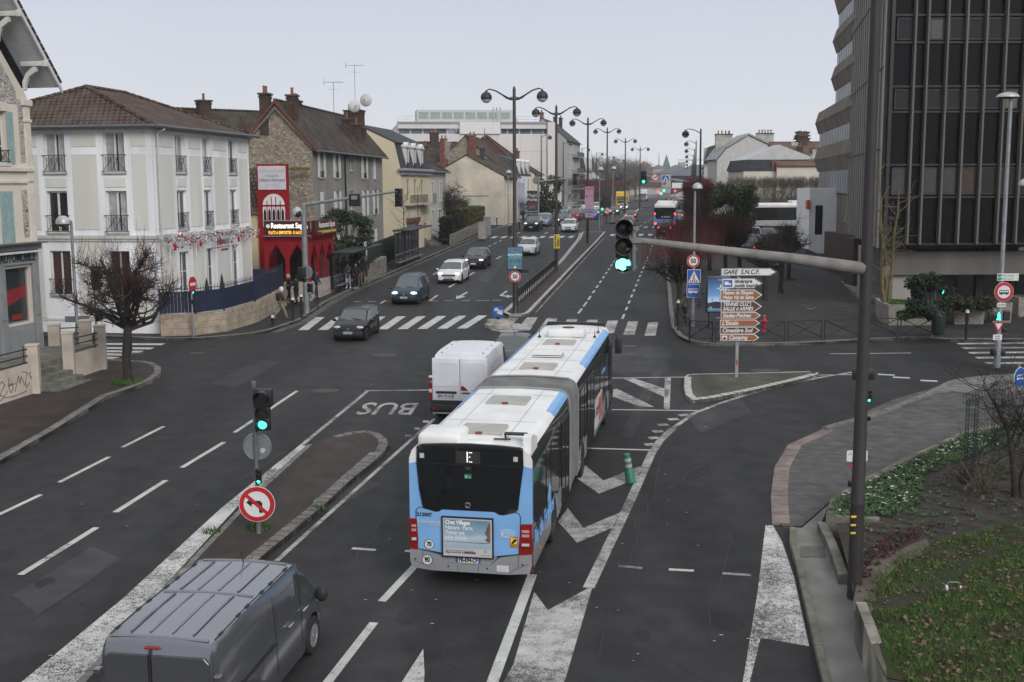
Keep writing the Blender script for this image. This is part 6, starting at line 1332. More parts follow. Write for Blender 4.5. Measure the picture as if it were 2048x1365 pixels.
for y in (1.3,4.25,8.75,12.9):
 m=MB(); m.rbox(-.46,.48,y-.42,y+.42,2.99,3.06,.025); h_=m.build('roof_hatch',hatchm,Bus); m=MB(); m.rbox(-.07,.07,y-.45,y-.425,3.03,3.062,.008); m.tube([(-.07,y-.42,3.062),(-.03,y-.4,3.064),(.03,y-.4,3.064),(.07,y-.42,3.062)],.008,6); m.build('hatch_handle',redh,h_); m=MB(); m.box(-.49,.51,y-.45,y+.45,2.985,3.0); m.build('hatch_seal',trim,h_)
m=MB(); m.rbox(-.55,.62,13.95,14.75,3.0,3.24,.07); a_=m.build('air_conditioner',bwh,Bus,50); m=MB(); m.lathe([(.2,3.235),(.2,3.25),(.1,3.245),(.0,3.245)],(.05,14.6,0),18); m.build('fan_opening',trim,a_)
m=MB()
for k in range(3): m.rbox(-.42+.02*k,.5-.02*k,10.05,10.55,3.0+.055*k,3.03+.055*k,.012)
v_=m.build('roof_vent',bwh,Bus); m=MB()
for k in range(2): m.box(-.38,.46,10.08,10.52,3.03+.055*k,3.055+.055*k)
m.build('vent_slot',trim,v_)
m=MB(); m.rbox(-1.12,-.22,.12,1.05,2.86,3.17,.09); m.build('rear_pod',bwh,Bus,50); m=MB(); m.rbox(-.15,.42,.13,.45,2.9,3.03,.04); m.build('rear_cover',bwh,Bus,50)
m=MB(); m.prism([(.16,2.6),(.16,2.96),(.2,3.16),(.42,3.18),(.95,3.0),(.95,2.75)],'x',1.05,1.22); m.build('corner_pod',bwh,Bus,50)
m=MB(); m.rbox(.58,1.05,.62,.78,3.08,3.12,.01); m.bar((.6,.7,3.0),(.6,.7,3.1),.03); m.bar((1.0,.7,3.0),(1.0,.7,3.1),.03); m.rbox(.4,.75,.45,.5,3.02,3.05,.01); m.build('camera_bracket',trim,Bus)
m=MB()
for x_,y_ in ((-.8,14.0),(.95,15.2),(.95,14.2)): m.lathe([(.06,3.0),(.04,3.05),(.012,3.07),(.008,3.25),(0,3.25)],(x_,y_,0),8)
m.build('roof_aerial',trim,Bus)
m=MB()
for y in (2.2,5.0,8.2,9.9,11.6,13.4,15.1): m.box(-1.0,1.0,y,y+.012,3.003,3.012)
for x in (-.62,.62): m.box(x,x+.012,.5,5.7,3.0,3.008); m.box(x,x+.012,7.4,16,3.0,3.008)
m.build('roof_seam',M('roof seam',(.45,.45,.43),.7,0),Bus)
for s_,y in ((1,LB-.25),(-1,LB-.25)):
 m=MB(); m.tube([(s_*1.1,y,2.72),(s_*1.38,y+.1,2.75),(s_*1.48,y+.08,2.6)],.03,6); m.rbox(s_*1.48-.1,s_*1.48+.12,y-.05,y+.14,2.08,2.62,.05); m.build('wing_mirror',trim,Bus,40)
for y in wy:
 for s_ in (-1,1): wheel(Bus,s_*1.1,y,.48,.3,darkr,8,s_)
m=MB()
for a,b in ((4.3,5.55),(9.5,11.1),(15.75,16.5)):
 for y in (a,(a+b)/2,b): m.rbox(1.255,1.285,y-.03,y+.03,.36,2.5,.01)
 m.rbox(1.255,1.285,a,b,2.46,2.52,.01)
m.build('door_frame',bblk,Bus)
for a,b in ((4.32,5.53),(9.52,11.08),(15.77,16.5)):
 m=MB(); m.box(1.262,1.274,a,b,.38,2.46); m.build('passenger_door',bgl,Bus)
m=MB()
for y in (1.9,2.6,3.9,8.0,8.9,12.9,14.2): m.box(1.262,1.272,y-.012,y+.012,1.05,2.5)
m.build('window_joint',bblk,Bus)
for a,b in ((.25,2.5),(11.2,14.3),(7.4,7.95)):
 m=MB(); m.box(1.258,1.27,a,b,.98,1.25); m.build('lower_panel',bblk,Bus)
text('île de France',.52,M('bus blue lettering',(.20,.42,.78),.5,0),Bus,(1.277,1.6,1.02),(R(90),0,R(90)),bold=.012,sx=1.0,name='side_lettering')
m=MB(); m.prism([(2.1,.75),(2.5,.75),(2.55,1.45),(2.4,1.6),(2.15,1.3)],'x',1.262,1.276); m.build('blue_side_flash',bbl,Bus)
text('île de France',.2,M('bus blue lettering',(.20,.42,.78)),Bus,(1.277,13.9,2.0),(R(90),0,R(90)),name='side_lettering')
m=MB(); m.box(1.265,1.285,11.55,13.4,.62,1.5); ap_=m.build('side_poster',M('pale side poster',(.5,.48,.45),.5,.1),Bus); m=MB(); m.box(1.286,1.289,12.4,13.3,.68,1.42); m.build('poster_picture',M('poster red figure',(.45,.12,.10),.5,.6,3),ap_); text('SOIF',.4,plk,ap_,(1.289,11.98,1.1),(R(90),0,R(90)),sx=.9)
m=MB()
for y in (1.0,4.05,7.9,11.3,14.2): m.rbox(1.26,1.285,y,y+.1,.55,.6,.008)
m.build('side_marker',amber,Bus)
def rp(poly,y0,y1,nm,mat,parent=None,sm=None):
 m=MB(); m.prism(poly,'y',y0,y1); return m.build(nm,mat,parent or Bus,sm)
s=section(.38); body=[(x,z) for x,z in s if z<=2.95]
full=[(x,z) for x,z in s]+[(-x,z) for x,z in s[-2::-1]]
rp(full,.04,.13,'rear_core',bblk)
for sg_ in (1,-1):
 up=[(1.10,2.62),(1.262,2.58),(1.255,2.70),(1.20,2.86),(1.09,2.97)]; lo=[(.945,1.70),(1.03,2.13),(1.10,2.62),(1.262,2.58),(1.265,1.40),(1.265,.78),(.9,.78)]
 rp([(sg_*x,z) for x,z in up],-.01,.13,'upper_corner',bwh); rp([(sg_*x,z) for x,z in lo],-.01,.13,'blue_corner',bbl)
win=[(-1.09,2.95),(-1.10,2.6),(-1.05,2.05),(-.985,1.70),(-.95,1.655),(-.72,1.60),(-.66,1.605),(-.58,1.655),(.50,1.655),(.60,1.60),(.68,1.595),(.94,1.665),(.985,1.72),(1.03,2.1),(1.10,2.62),(1.09,2.95)]
rp(win,-.035,.1,'rear_window',bgl,sm=30)
rp([(-1.09,2.60),(1.1,2.60),(1.1,2.612),(-1.09,2.612)],-.037,-.034,'window_seam',plk)
rp([(-.28,2.63),(.22,2.63),(.22,2.88),(-.28,2.88)],-.038,-.034,'display_window',M('display dark',(.035,.036,.038),.3,0));
m=MB()
for dx_,dz in [(0,z) for z in np.arange(2.66,2.86,.022)]+[(.05,2.66),(.085,2.66),(.05,2.85),(.085,2.85),(.05,2.76)]: m.rbox(-.055+dx_,-.03+dx_,-.042,-.038,dz,dz+.016,.004)
m.build('display_digit',M('led white',(.9,.9,.85),.5,0,emit=1.0),Bus)
for x_,z_ in ((-.98,2.76),(.94,2.76)): rp([(x_-.045,z_-.05),(x_+.045,z_-.05),(x_+.045,z_+.05),(x_-.045,z_+.05)],-.039,-.034,'window_sticker',M('pale sticker',(.45,.45,.43),.6,.2,20))
m=MB(); m.rbox(-.11,.04,-.06,-.03,2.42,2.57,.03); m.ball((-.035,-.06,2.52),.045,10,6); m.build('rear_camera',bblk,Bus,50)
gs=rp([(-.105,2.32),(.035,2.32),(.035,2.415),(-.105,2.415)],-.039,-.034,'exit_sticker',M('green sticker',(.02,.22,.13),.5,.1)); rp([(-.09,2.34),(-.05,2.34),(-.05,2.38),(-.09,2.38)],-.041,-.0385,'exit_mark',whl,gs)
rp([(.0,2.34),(.02,2.34),(.02,2.36),(.0,2.36)],-.041,-.0385,'exit_mark',whl,gs)
m=MB(); cx_,cz_=-.045,1.765
for k in range(28):
 a=2*math.pi*k/28; b=2*math.pi*(k+1)/28; m.bar((cx_+.052*math.cos(a),-.042,cz_+.052*math.sin(a)),(cx_+.052*math.cos(b),-.042,cz_+.052*math.sin(b)),.01)
for a in (90,210,330): m.prism([(cx_+.052*math.cos(R(a)),cz_+.052*math.sin(R(a))),(cx_+.012*math.cos(R(a+90)),cz_+.012*math.sin(R(a+90))),(cx_+.012*math.cos(R(a-90)),cz_+.012*math.sin(R(a-90)))],'y',-.046,-.038)
m.build('emblem',chrome,Bus)
hat=[(-1.10,.80),(-1.13,1.4),(-1.12,1.62),(-1.06,1.67),(-.95,1.648),(-.72,1.593),(-.66,1.598),(-.58,1.648),(.50,1.648),(.60,1.593),(.68,1.588),(.94,1.658),(1.0,1.64),(1.03,1.58),(1.02,.80),(.5,.72),(-.5,.72)]
rp(hat,-.03,.1,'engine_hatch',bbl,sm=30)
m=MB(); hs_=[(x*1.008,z) for x,z in hat[:5]]+[(x,z+.012) for x,z in hat[5:11]]+hat[11:]
m.tube([(x,-.028,z) for x,z in hat[:4]],.009,4); m.tube([(x,-.028,z) for x,z in hat[11:15]],.009,4); m.tube([(x,-.028,z+.004) for x,z in hat[3:12]],.009,4); m.build('hatch_gap',plk,Bus)
for s_,poly in ((-1,[(-1.268,.80),(-1.10,.78),(-1.09,1.0),(-1.11,1.42),(-1.268,1.43)]),(1,[(1.268,.80),(.995,.78),(1.0,1.0),(1.05,1.42),(1.268,1.43)])):
 t_=rp(poly,-.045,.14,'tail_light',tl,sm=30); x0,x1=min(p[0] for p in poly),max(p[0] for p in poly); w_=x1-x0
 for zc_ in (1.0,1.19,1.28): rp([(x0+w_*.25,zc_-.03),(x0+w_*.8,zc_-.025),(x0+w_*.8,zc_+.03),(x0+w_*.25,zc_+.025)],-.052,-.044,'lamp_lens',whl if zc_<1.1 else M('pale red lens',(.45,.25,.25),.2),t_)
 rp([(x0+.01,.93),(x1-.01,.93),(x1-.01,.945),(x0+.01,.945)],-.05,-.044,'lamp_divider',plk,t_)
bp=[(-1.262,.78),(-1.08,.775),(-.62,.67),(-.5,.52),(.42,.52),(.55,.66),(.62,.70),(1.02,.775),(1.262,.80),(1.262,.55),(1.22,.40),(.8,.355),(-.8,.355),(-1.22,.40),(-1.262,.55)]
rp(bp,-.06,.2,'rear_bumper',bsil,sm=30); rp([(-.62,.68),(-.5,.525),(.42,.525),(.55,.68),(.5,.73),(-.58,.73)],-.02,.05,'plate_recess',bsil)
m=MB()
for pts in ([(-1.2,.55),(-.9,.46),(-.78,.37)],[(1.2,.60),(.9,.47),(.8,.37)],[(-1.0,.77),(-.98,.56)],[(1.0,.77),(.98,.5)],[(-.27,.5),(-.25,.36)],[(.17,.5),(.16,.36)]): m.tube([(x,-.061,z) for x,z in pts],.007,4)
m.build('bumper_crease',M('bumper groove',(.10,.10,.105),.5),Bus)
m=MB()
for x_ in (-.46,.35,-1.15,1.08): m.disc((x_,-.062,.46 if abs(x_)<1 else .58),.02,'y',.006,10)
m.build('parking_sensor',trim,Bus)
for s_ in (-1,1): rp([(s_*1.2,.36),(s_*1.268,.36),(s_*1.268,.5),(s_*1.2,.5)],.14,.22,'reflector',tl)
pl=rp([(-.31,.545),(.21,.545),(.21,.655),(-.31,.655)],-.03,-.0195,'number_plate',plw)
for a,b in ((-.31,-.26),(.16,.21)): rp([(a,.547),(b,.547),(b,.653),(a,.653)],-.034,-.0295,'plate_band',plb,pl)
text('FB-694-CF',.125,plk,pl,(-.05,-.033,.6),bold=.004,sx=.72,name='plate_lettering')
def roundel(x,z,r,tx,y=-.035,size=.13):
 m=MB(); m.disc((x,y,z),r,'y',.008,28); o=m.build('speed_disc',plw,Bus); m=MB()
 for k in range(28):
  a,b=2*math.pi*k/28,2*math.pi*(k+1)/28; m.bar((x+r*math.cos(a),y-.004,z+r*math.sin(a)),(x+r*math.cos(b),y-.004,z+r*math.sin(b)),.008)
 m.build('disc_rim',plk,o); text(tx,size,plk,o,(x,y-.006,z),bold=.006,sx=.75)
roundel(-.86,.90,.10,'70',-.036); roundel(-.90,.575,.105,'90',-.066,.15)
text('212007',.105,plk,Bus,(-.955,-.033,1.52),bold=.004,sx=1.0,name='fleet_number')
text('île de France',.09,whl,Bus,(-.90,-.033,1.375),bold=.003,sx=1.0,name='operator_lettering'); text('mobilités',.04,whl,Bus,(-.78,-.033,1.30),name='operator_lettering')
o=rp([(-.70,1.31),(-.62,1.31),(-.62,1.40),(-.70,1.40)],-.035,-.029,'operator_badge',whl); m=MB(); m.bar((-.66,-.037,1.33),(-.66,-.037,1.375),.012); m.bar((-.68,-.037,1.36),(-.64,-.037,1.36),.012); m.ball((-.66,-.036,1.388),.009,8,4); m.build('badge_figure',bbl,o)
o=rp([(.61,1.12),(.93,1.12),(.93,1.30),(.61,1.30)],-.033,-.029,'melun_badge',paintm('badge pale blue',(.22,.47,.80),.4,0)); m=MB()
for k in range(22):
 a,b=R(60+k*12),R(60+(k+1)*12); m.bar((.77+.14*math.cos(a),-.036,1.21+.08*math.sin(a)),(.77+.14*math.cos(b),-.036,1.21+.08*math.sin(b)),.012)
m.ball((.66,-.03,1.21),(.035,.008,.045),10,6); m.build('badge_swirl',whl,o); text('MELUN',.07,whl,o,(.80,-.036,1.22),bold=.002); text('VAL DE SEINE',.03,whl,o,(.80,-.036,1.17))
o=rp([(.815,.92),(.975,.92),(.975,1.16),(.815,1.16)],-.034,-.029,'warning_sticker',M('sticker red',(.45,.03,.03),.5,0)); rp([(.83,.935),(.96,.935),(.96,1.125),(.83,1.125)],-.036,-.033,'sticker_field',M('sticker yellow',(.75,.55,.03),.5,0),o); rp([(.84,1.01),(.9,1.1),(.95,1.11),(.95,1.07),(.88,1.0)],-.038,-.035,'sticker_mark',plk,o); text('ANGLES',.036,plk,o,(.895,-.037,.985),bold=.001); text('MORTS',.036,plk,o,(.895,-.037,.953),bold=.001); text('ATTENTION',.024,whl,o,(.895,-.035,1.142))
o=rp([(.55,.415),(.79,.415),(.79,.54),(.55,.54)],-.064,-.059,'notice_sticker',plw); m=MB()
for k in range(4): m.box(.58,.76,-.067,-.0635,.435+k*.025,.441+k*.025)
m.build('notice_lines',M('faint print',(.3,.3,.3),.6,0),o)
fr=rp([(-.585,.665),(.485,.665),(.485,1.52),(-.585,1.52)],-.075,-.028,'advert_frame',bblk)
def pgrad():
 m_,n,l,b,t=nodes_of('poster steam',.5,.3); sp=n.new('ShaderNodeSeparateXYZ'); l.new(t.outputs['Object'],sp.inputs[0])
 r=ramp(n,[(0,(.30,.40,.47)),(.3,(.42,.50,.55)),(.5,(.24,.36,.46)),(1,(.13,.22,.30))]); mp=n.new('ShaderNodeMapRange'); mp.inputs[1].default_value=.9; mp.inputs[2].default_value=1.5; z=noise(n,l,t.outputs['Object'],4,5); ad=n.new('ShaderNodeMath'); ad.operation='MULTIPLY_ADD'; l.new(z.outputs[0],ad.inputs[0]); ad.inputs[1].default_value=.3; l.new(sp.outputs[2],ad.inputs[2]); ad2=n.new('ShaderNodeMath'); ad2.operation='SUBTRACT'; l.new(ad.outputs[0],ad2.inputs[0]); ad2.inputs[1].default_value=.15; l.new(ad2.outputs[0],mp.inputs[0]); l.new(mp.outputs[0],r.inputs[0]); l.new(r.outputs[0],b.inputs['Base Color']); return m_
rp([(-.555,.695),(.455,.695),(.455,1.49),(-.555,1.49)],-.078,-.0745,'poster_paper',M('poster grey white',(.46,.46,.45),.5,0),fr)
ps=rp([(-.53,.87),(.425,.87),(.425,1.465),(-.53,1.465)],-.081,-.0775,'poster_picture',pgrad(),fr)
rp([(.425,1.02),(.38,1.02),(.30,1.07),(.35,1.10),(.36,1.14),(.335,1.16),(.33,1.19),(.31,1.21),(.335,1.25),(.345,1.30),(.37,1.36),(.40,1.42),(.425,1.44)],-.084,-.0805,'poster_profile',M('profile brown',(.16,.09,.07),.6,.3,6),fr)
rp([(-.53,.995),(.3,.985),(.425,1.0),(.425,1.01),(.1,1.003),(-.53,1.006)],-.083,-.0805,'poster_waterline',M('water line',(.16,.14,.15),.5,.2),fr)
wl=M('poster white lettering',(.75,.75,.73),.5,0)
for i,(t_,z_) in enumerate((('Chez Villages',1.405),('Nature  Paris,',1.295),("l'hiver est",1.19),('plus chaud.',1.085))): text(t_,.115,wl if i==0 else M('poster pale lettering',(.6,.62,.63),.5,0),fr,(-.51,-.083,z_),align='LEFT',bold=.004,sx=.84 if i==0 else .9)
text('Réservez votre escapade en pleine nature chez',.034,M('poster small print',(.12,.06,.12),.5,0),fr,(-.51,-.080,.815),align='LEFT',sx=.9); text("Villages Nature® Paris sur",.04,M('poster small print',(.12,.06,.12)),fr,(-.51,-.080,.775),align='LEFT',bold=.001,sx=.9); rp([(-.12,.76),(.12,.76),(.12,.795),(-.12,.795)],-.082,-.077,'poster_pill',M('purple pill',(.10,.02,.09),.5,0),fr)
text('VILLAGES NATURE',.026,M('poster grey print',(.25,.25,.22),.5,0),fr,(.32,-.080,.74)); m=MB(); m.lathe([(.03,-.082),(.03,-.078)],(.32,0,.82),16,'y'); m.build('poster_seal',M('seal beige',(.35,.32,.26),.5,.2),fr)
pitch0=lambda o: setattr(o,'rotation_euler',(math.atan(S*math.cos(o.rotation_euler.z)),-math.atan(S*math.sin(o.rotation_euler.z)),o.rotation_euler.z))
def plainbus(label,loc,hd,L,roofbump=True,back=True):
 t=thing('city_bus',label,'bus',loc,hd); h=1.26
 m=MB(); m.rbox(-h,h,0,L,.36,1.0,.05); m.build('lower_panel',paintm('bus mid blue',(.08,.20,.55),.4,0) if back else bsil,t)
 m=MB(); m.rbox(-h*.995,h*.995,.06,L-.05,1.0,2.55,.04); m.build('window_band',bgl,t); m=MB(); m.rbox(-h*.99,h*.99,.02,L,2.55,2.98,.10); m.rbox(-1.0,1.0,.6,L*.45,2.95,3.25,.08); m.build('roof',bwh,t,40)
 for y in (2.6,L-2.7):
  for s_ in (-1,1): wheel(t,s_*1.1,y,.48,.3,alloy,8,s_)
 return t
blu=paintm('bus lively blue',(.11,.27,.66),.4,0)
x,y=G(1332,463); t=plainbus('blue and white city bus driving away past the clipped red hedge',(x,y+.3,gz(y)+.004),HR-R(.5),11.5)
m=MB(); m.prism([(-1.24,.45),(1.24,.45),(1.24,1.9),(.95,1.25),(-.95,1.25),(-1.24,1.9)],'y',-.03,.1); m.build('blue_back',blu,t); m=MB(); m.prism([(-1.05,1.35),(1.05,1.35),(1.1,2.6),(-1.1,2.6)],'y',-.05,.1); m.build('rear_window',bgl,t); text('île de France',.2,wl,t,(.15,-.055,1.5),bold=.006); m=MB(); m.rbox(-.55,.6,-.06,.0,.75,1.45*.85,.02); m.build('engine_grille',paintm('bus bright blue',(.12,.28,.62),.4,0),t)
for s_ in (-1,1):
 m=MB(); m.rbox(s_*1.0,s_*1.25,-.06,.05,.6,.85,.02); m.rbox(s_*1.1,s_*1.26,-.05,.05,1.75,2.0,.02); m.build('tail_light',tlon,t); m=MB(); m.rbox(s_*1.38,s_*1.58,11.2,11.4,1.9,2.5,.04); m.build('wing_mirror',trim,t)
x,y=G(1455,448); t=plainbus('white and grey city bus with an orange advert strip standing side-on behind the bare trees',(38.2,137,gz(137)+.13),R(92),11.8,back=False)
m=MB(); m.box(1.262,1.285,5.6,9.2,.62,1.25); m.build('orange_advert',M('orange advert',(.42,.12,.02),.5,.4,2),t)
# ================================================================ STREET FURNITURE
lampb=M('dark brown lamp paint',(.030,.025,.024),.5,.15,3); galv=M('galvanised steel',(.20,.215,.225),.5,.2,3,metal=.3); galvd=M('dull grey pole',(.13,.135,.14),.6,.2,3); mastm=M('dark taupe mast paint',(.030,.026,.026),.6,.15,2); blackf=M('black street paint',(.016,.016,.017),.5,.2,5); lens=glassm('frosted lamp glass',(.50,.52,.54),.2,.5); domew=M('silver dome',(.40,.41,.42),.35,.1,3,metal=.2)
sred=M('sign red',(.42,.02,.025),.4,.08,4); sblue=M('sign blue',(.018,.085,.34),.4,.08,4); swht=M('sign white',(.62,.62,.61),.4,.06,4); sblk=M('sign black',(.012,.012,.013),.5,0); sback=M('sign back grey',(.15,.165,.17),.5,.15,3)
gron=M('green signal light',(.05,.9,.55),.3,0,emit=2.6); lensd=glassm('dark signal lens',(.02,.02,.02),.25,.4); gdim=glassm('dark amber lens',(.035,.03,.022),.3,.4); sig=M('signal black',(.014,.014,.015),.5,.15,6); rdon=M('red signal light',(1,.05,.05),.3,0,emit=3)
def gat(u,v,h=0.0): x,y=G(u,v,h); return (x,y,gz(y)+h)
def pitch(o):
 rz=o.rotation_euler.z; o.rotation_euler=(math.atan(S*math.cos(rz)),-math.atan(S*math.sin(rz)),rz)
for o in list(SC.objects):
 if o.type=='EMPTY' and o.parent is None and o.get('category') in('car','van','bus') and o.location.y<150: pitch(o)
def globe(parent,c,r,mat=None):
 m=MB(); m.ball(c,r,18,7,0,-22,90); m.lathe([(r*.25,c[2]+r*.95),(r*.18,c[2]+r*1.18),(.03,c[2]+r*1.25)],(c[0],c[1],0),10); o=m.build('lamp_shade',mat or lampb,parent,60)
 m=MB(); m.ball(c,r*.97,18,6,0,-90,-20); m.build('lamp_glass',lens,o,60); return o
def double_lamp(loc,label,rz):
 t=thing('street_lamp',label,'street lamp',loc,rz,'two-globed lamp posts along the median')
 m=MB(); m.lathe([(.2,0),(.2,.1),(.16,.15),(.14,.9),(.135,4.2),(.11,4.3),(.085,12.3),(.03,12.45)],n=14); m.build('pole',lampb,t,40)
 for s_ in (-1,1):
  m=MB(); m.tube([(0,0,11.75),(s_*.25,0,11.78),(s_*.55,0,11.95),(s_*1.0,0,12.22),(s_*1.35,0,12.32),(s_*1.52,0,12.25)],[.06,.06,.045,.04,.035,.03],8); m.tube([(0,0,11.9),(s_*.4,0,11.8),(s_*.6,0,11.95)],.03,6); m.build('arm',lampb,t,40); globe(t,(s_*1.53,0,11.88),.31)
 return t
dl=[(1031,632,'nearest two-globed lamp post, carrying the blue panel and the 50 sign'),(1114,548,'two-globed lamp post with the yellow poster at its foot'),(1177,491.6,'two-globed lamp post carrying the pink banner'),(1216,449,'two-globed lamp post with black signal boards at its foot')]
for u,v,l in dl: double_lamp(gat(u,v),l,HR)
for y,l in ((185,'two-globed lamp post just past the second median'),(225,'two-globed lamp post far along the median, second from the hill')): double_lamp((12.9+.17*(y-157)+.5,y,gz(y)),l,HR)
def arm_lamp(loc,label,rz,h,group,first={}):
 if group not in first:
  t=thing('street_lamp',label,'street lamp',loc,rz,group); m=MB(); m.lathe([(.17,0),(.15,.9),(.12,4),(.07,h),(.02,h+.12)],n=10); m.build('pole',lampb,t,40)
  m=MB(); m.tube([(0,0,h-.35),(.5,0,h-.05),(1.0,0,h+.08),(1.35,0,h-.02)],[.045,.04,.035,.03],6); m.build('arm',lampb,t,40); globe(t,(1.36,0,h-.4),.33); first[group]=t; return t
 t=copy_tree(first[group]); return relabel(t,loc,rz,label)
gr='single-globe lamp posts along the right kerb'
for i,y in enumerate((105,163,195,232,275,320,370)):
 arm_lamp((21.9+(y-140)*.152+.5,y,gz(y)),['nearest single-globe lamp post on the right, rising from the red twigs','second single-globe lamp post on the right','third single-globe lamp post on the right','fourth single-globe lamp post on the right','fifth single-globe lamp post on the right','sixth single-globe lamp post on the right','last visible single-globe lamp post on the right'][i],R(180)+HR,11,gr)
gl_='single-globe lamp posts along the left kerb'
for i,y in enumerate((180,208,240,272,305,340,380)):
 arm_lamp((kx(y)-.4,y,gz(y)),['nearest single-globe lamp post on the left, against the white block','second single-globe lamp post on the left, before the blank gable','third single-globe lamp post on the left','fourth single-globe lamp post on the left','fifth single-globe lamp post on the left, in front of grey trees','sixth single-globe lamp post on the left','last visible single-globe lamp post on the left'][i],HR,12.7,gl_)
def dome_lamp(u,v,top,label,rz=0,r=.27,side=.0,pole=None,h0=.12,rad=.06,flat=False):
 x,y,z=gat(u,v,h0); zt=A(u,top,y)[2]-z; t=thing('dome_lamp',label,'street lamp',(x,y,z),rz); m=MB(); m.lathe([(rad*1.9,0),(rad*1.7,1.1),(rad*1.2,1.2),(rad,zt-.1),(rad*.8,zt+.1)],n=12); m.build('pole',pole or galv,t,40)
 m=MB()
 if flat: m.ball((side,0,zt),(r*1.25,r,r*.55),16,6,0,0,90)
 else: m.ball((side,0,zt),r,18,8,0,-8,90)
 o=m.build('lamp_dome',domew,t,60); m=MB(); m.ball((side,0,zt),(r*.95,r*.95,r*.6) if not flat else (r*1.15,r*.9,r*.2),16,4,0,-90,-4); m.build('lamp_glass',M('dark lamp underside',(.05,.05,.05),.3,.1),o,60); return t,zt
dome_lamp(157,700,437,'grey dome lamp on a tapering pole behind the terrace',0,.32,-.35)
pl50,z50=dome_lamp(1386,657,380,'grey dome lamp post carrying the 50, crossing and bus signs at the right corner',0,.26,.12)
lr,zr_=dome_lamp(1993,745,205,'tall pale lamp post at the right edge with a flat white dome and bus sign',0,.36,-.12,None,.12,.075,True)
for u,v,tp,l in [(1201,466,342,'slim grey dome lamp on the median behind the pink banner'),(1228,445,340,'second slim grey dome lamp on the median'),(966,424,334,'slim pale street lamp with a white hood behind the hedge'),(1019,455,346,'slim grey lamp by the side street signals'),(1402,420,357,'small dome lamp among the red clipped trees'),(1468,420,357,'small round lamp before the cream house'),(1470,400,305,'curved pale lamp beside the zinc gable')]: dome_lamp(u,v,tp,l,0,.34,.1 if u!=1470 else -.5,rad=.05)
def rdisc(parent,x,z,r,y=-.03,mat=None,name='sign_plate',th=.012): m=MB(); m.disc((x,y,z),r,'y',th,32); return m.build(name,mat or swht,parent)
def rect(parent,x0,x1,z0,z1,y=-.03,mat=None,name='sign_plate',r=.03,th=.012):
 m=MB(); r=min(r,(x1-x0)*.3,(z1-z0)*.3); pts=[]
 for cx_,cz_,a0 in ((x1-r,z0+r,-90),(x1-r,z1-r,0),(x0+r,z1-r,90),(x0+r,z0+r,180)):
  for k in range(4): a=R(a0+30*k); pts.append((cx_+r*math.cos(a),cz_+r*math.sin(a)))
 m.prism(pts,'y',y-th/2,y+th/2); return m.build(name,mat or swht,parent)
def poly(parent,pts,y,mat,name,th=.006): m=MB(); m.prism(pts,'y',y-th/2,y+th/2); return m.build(name,mat,parent)
def sign_limit(root,x,z,r,tx='50',y=-.1):
 o=rdisc(root,x,z,r,y,swht,'speed_sign'); rdisc(o,x,z,r*.97,y-.008,sred,'red_ring',.006); rdisc(o,x,z,r*.72,y-.013,swht,'white_field',.006); text(tx,r*.95,sblk,o,(x,y-.018,z-.01),bold=r*.035,sx=.9); return o
def sign_noturn(root,x,z,r,y=-.1,left=True):
 o=rdisc(root,x,z,r,y,swht,'no_turn_sign'); rdisc(o,x,z,r*.97,y-.008,sred,'red_ring',.006); rdisc(o,x,z,r*.72,y-.013,swht,'white_field',.006); s_=1 if left else -1; q=lambda L:[(x+s_*a*r,z+b*r) for a,b in L][::s_]
 poly(o,q([(.12,-.48),(.30,-.48),(.30,.06),(.18,.20),(-.28,.20),(-.28,.36),(-.58,.11),(-.28,-.14),(-.28,.02),(.08,.02),(.12,-.03)]),y-.019,sblk,'arrow')
 poly(o,q([(-.60,.42),(-.48,.56),(.60,-.42),(.48,-.56)][::-1]),y-.025,sred,'red_bar'); return o
def back_disc(root,x,z,r,y=.05):
 o=rdisc(root,x,z,r,y,sback,'sign_back'); m=MB()
 for k in range(32): a,b=2*math.pi*k/32,2*math.pi*(k+1)/32; m.bar((x+r*math.cos(a),y,z+r*math.sin(a)),(x+r*math.cos(b),y,z+r*math.sin(b)),.03)
 m.build('sign_rim',galv,o); return o
def busicon(o,x,z,s,y,mat):
 poly(o,[(x-s,z-s*.32),(x+s,z-s*.32),(x+s,z+s*.42),(x+s*.92,z+s*.5),(x-s*.95,z+s*.5),(x-s,z+s*.42)],y,mat,'bus_symbol')
 for k in range(5): poly(o,[(x-s*.9+k*s*.37,z+.02*s),(x-s*.6+k*s*.37,z+.02*s),(x-s*.6+k*s*.37,z+.36*s),(x-s*.9+k*s*.37,z+.36*s)],y-.004,swht if mat is sblk else sblue,'bus_symbol_window')
 for k in (-.55,.6): rdisc(o,x+k*s,z-s*.34,s*.17,y-.005,mat,'bus_symbol_wheel',.006)
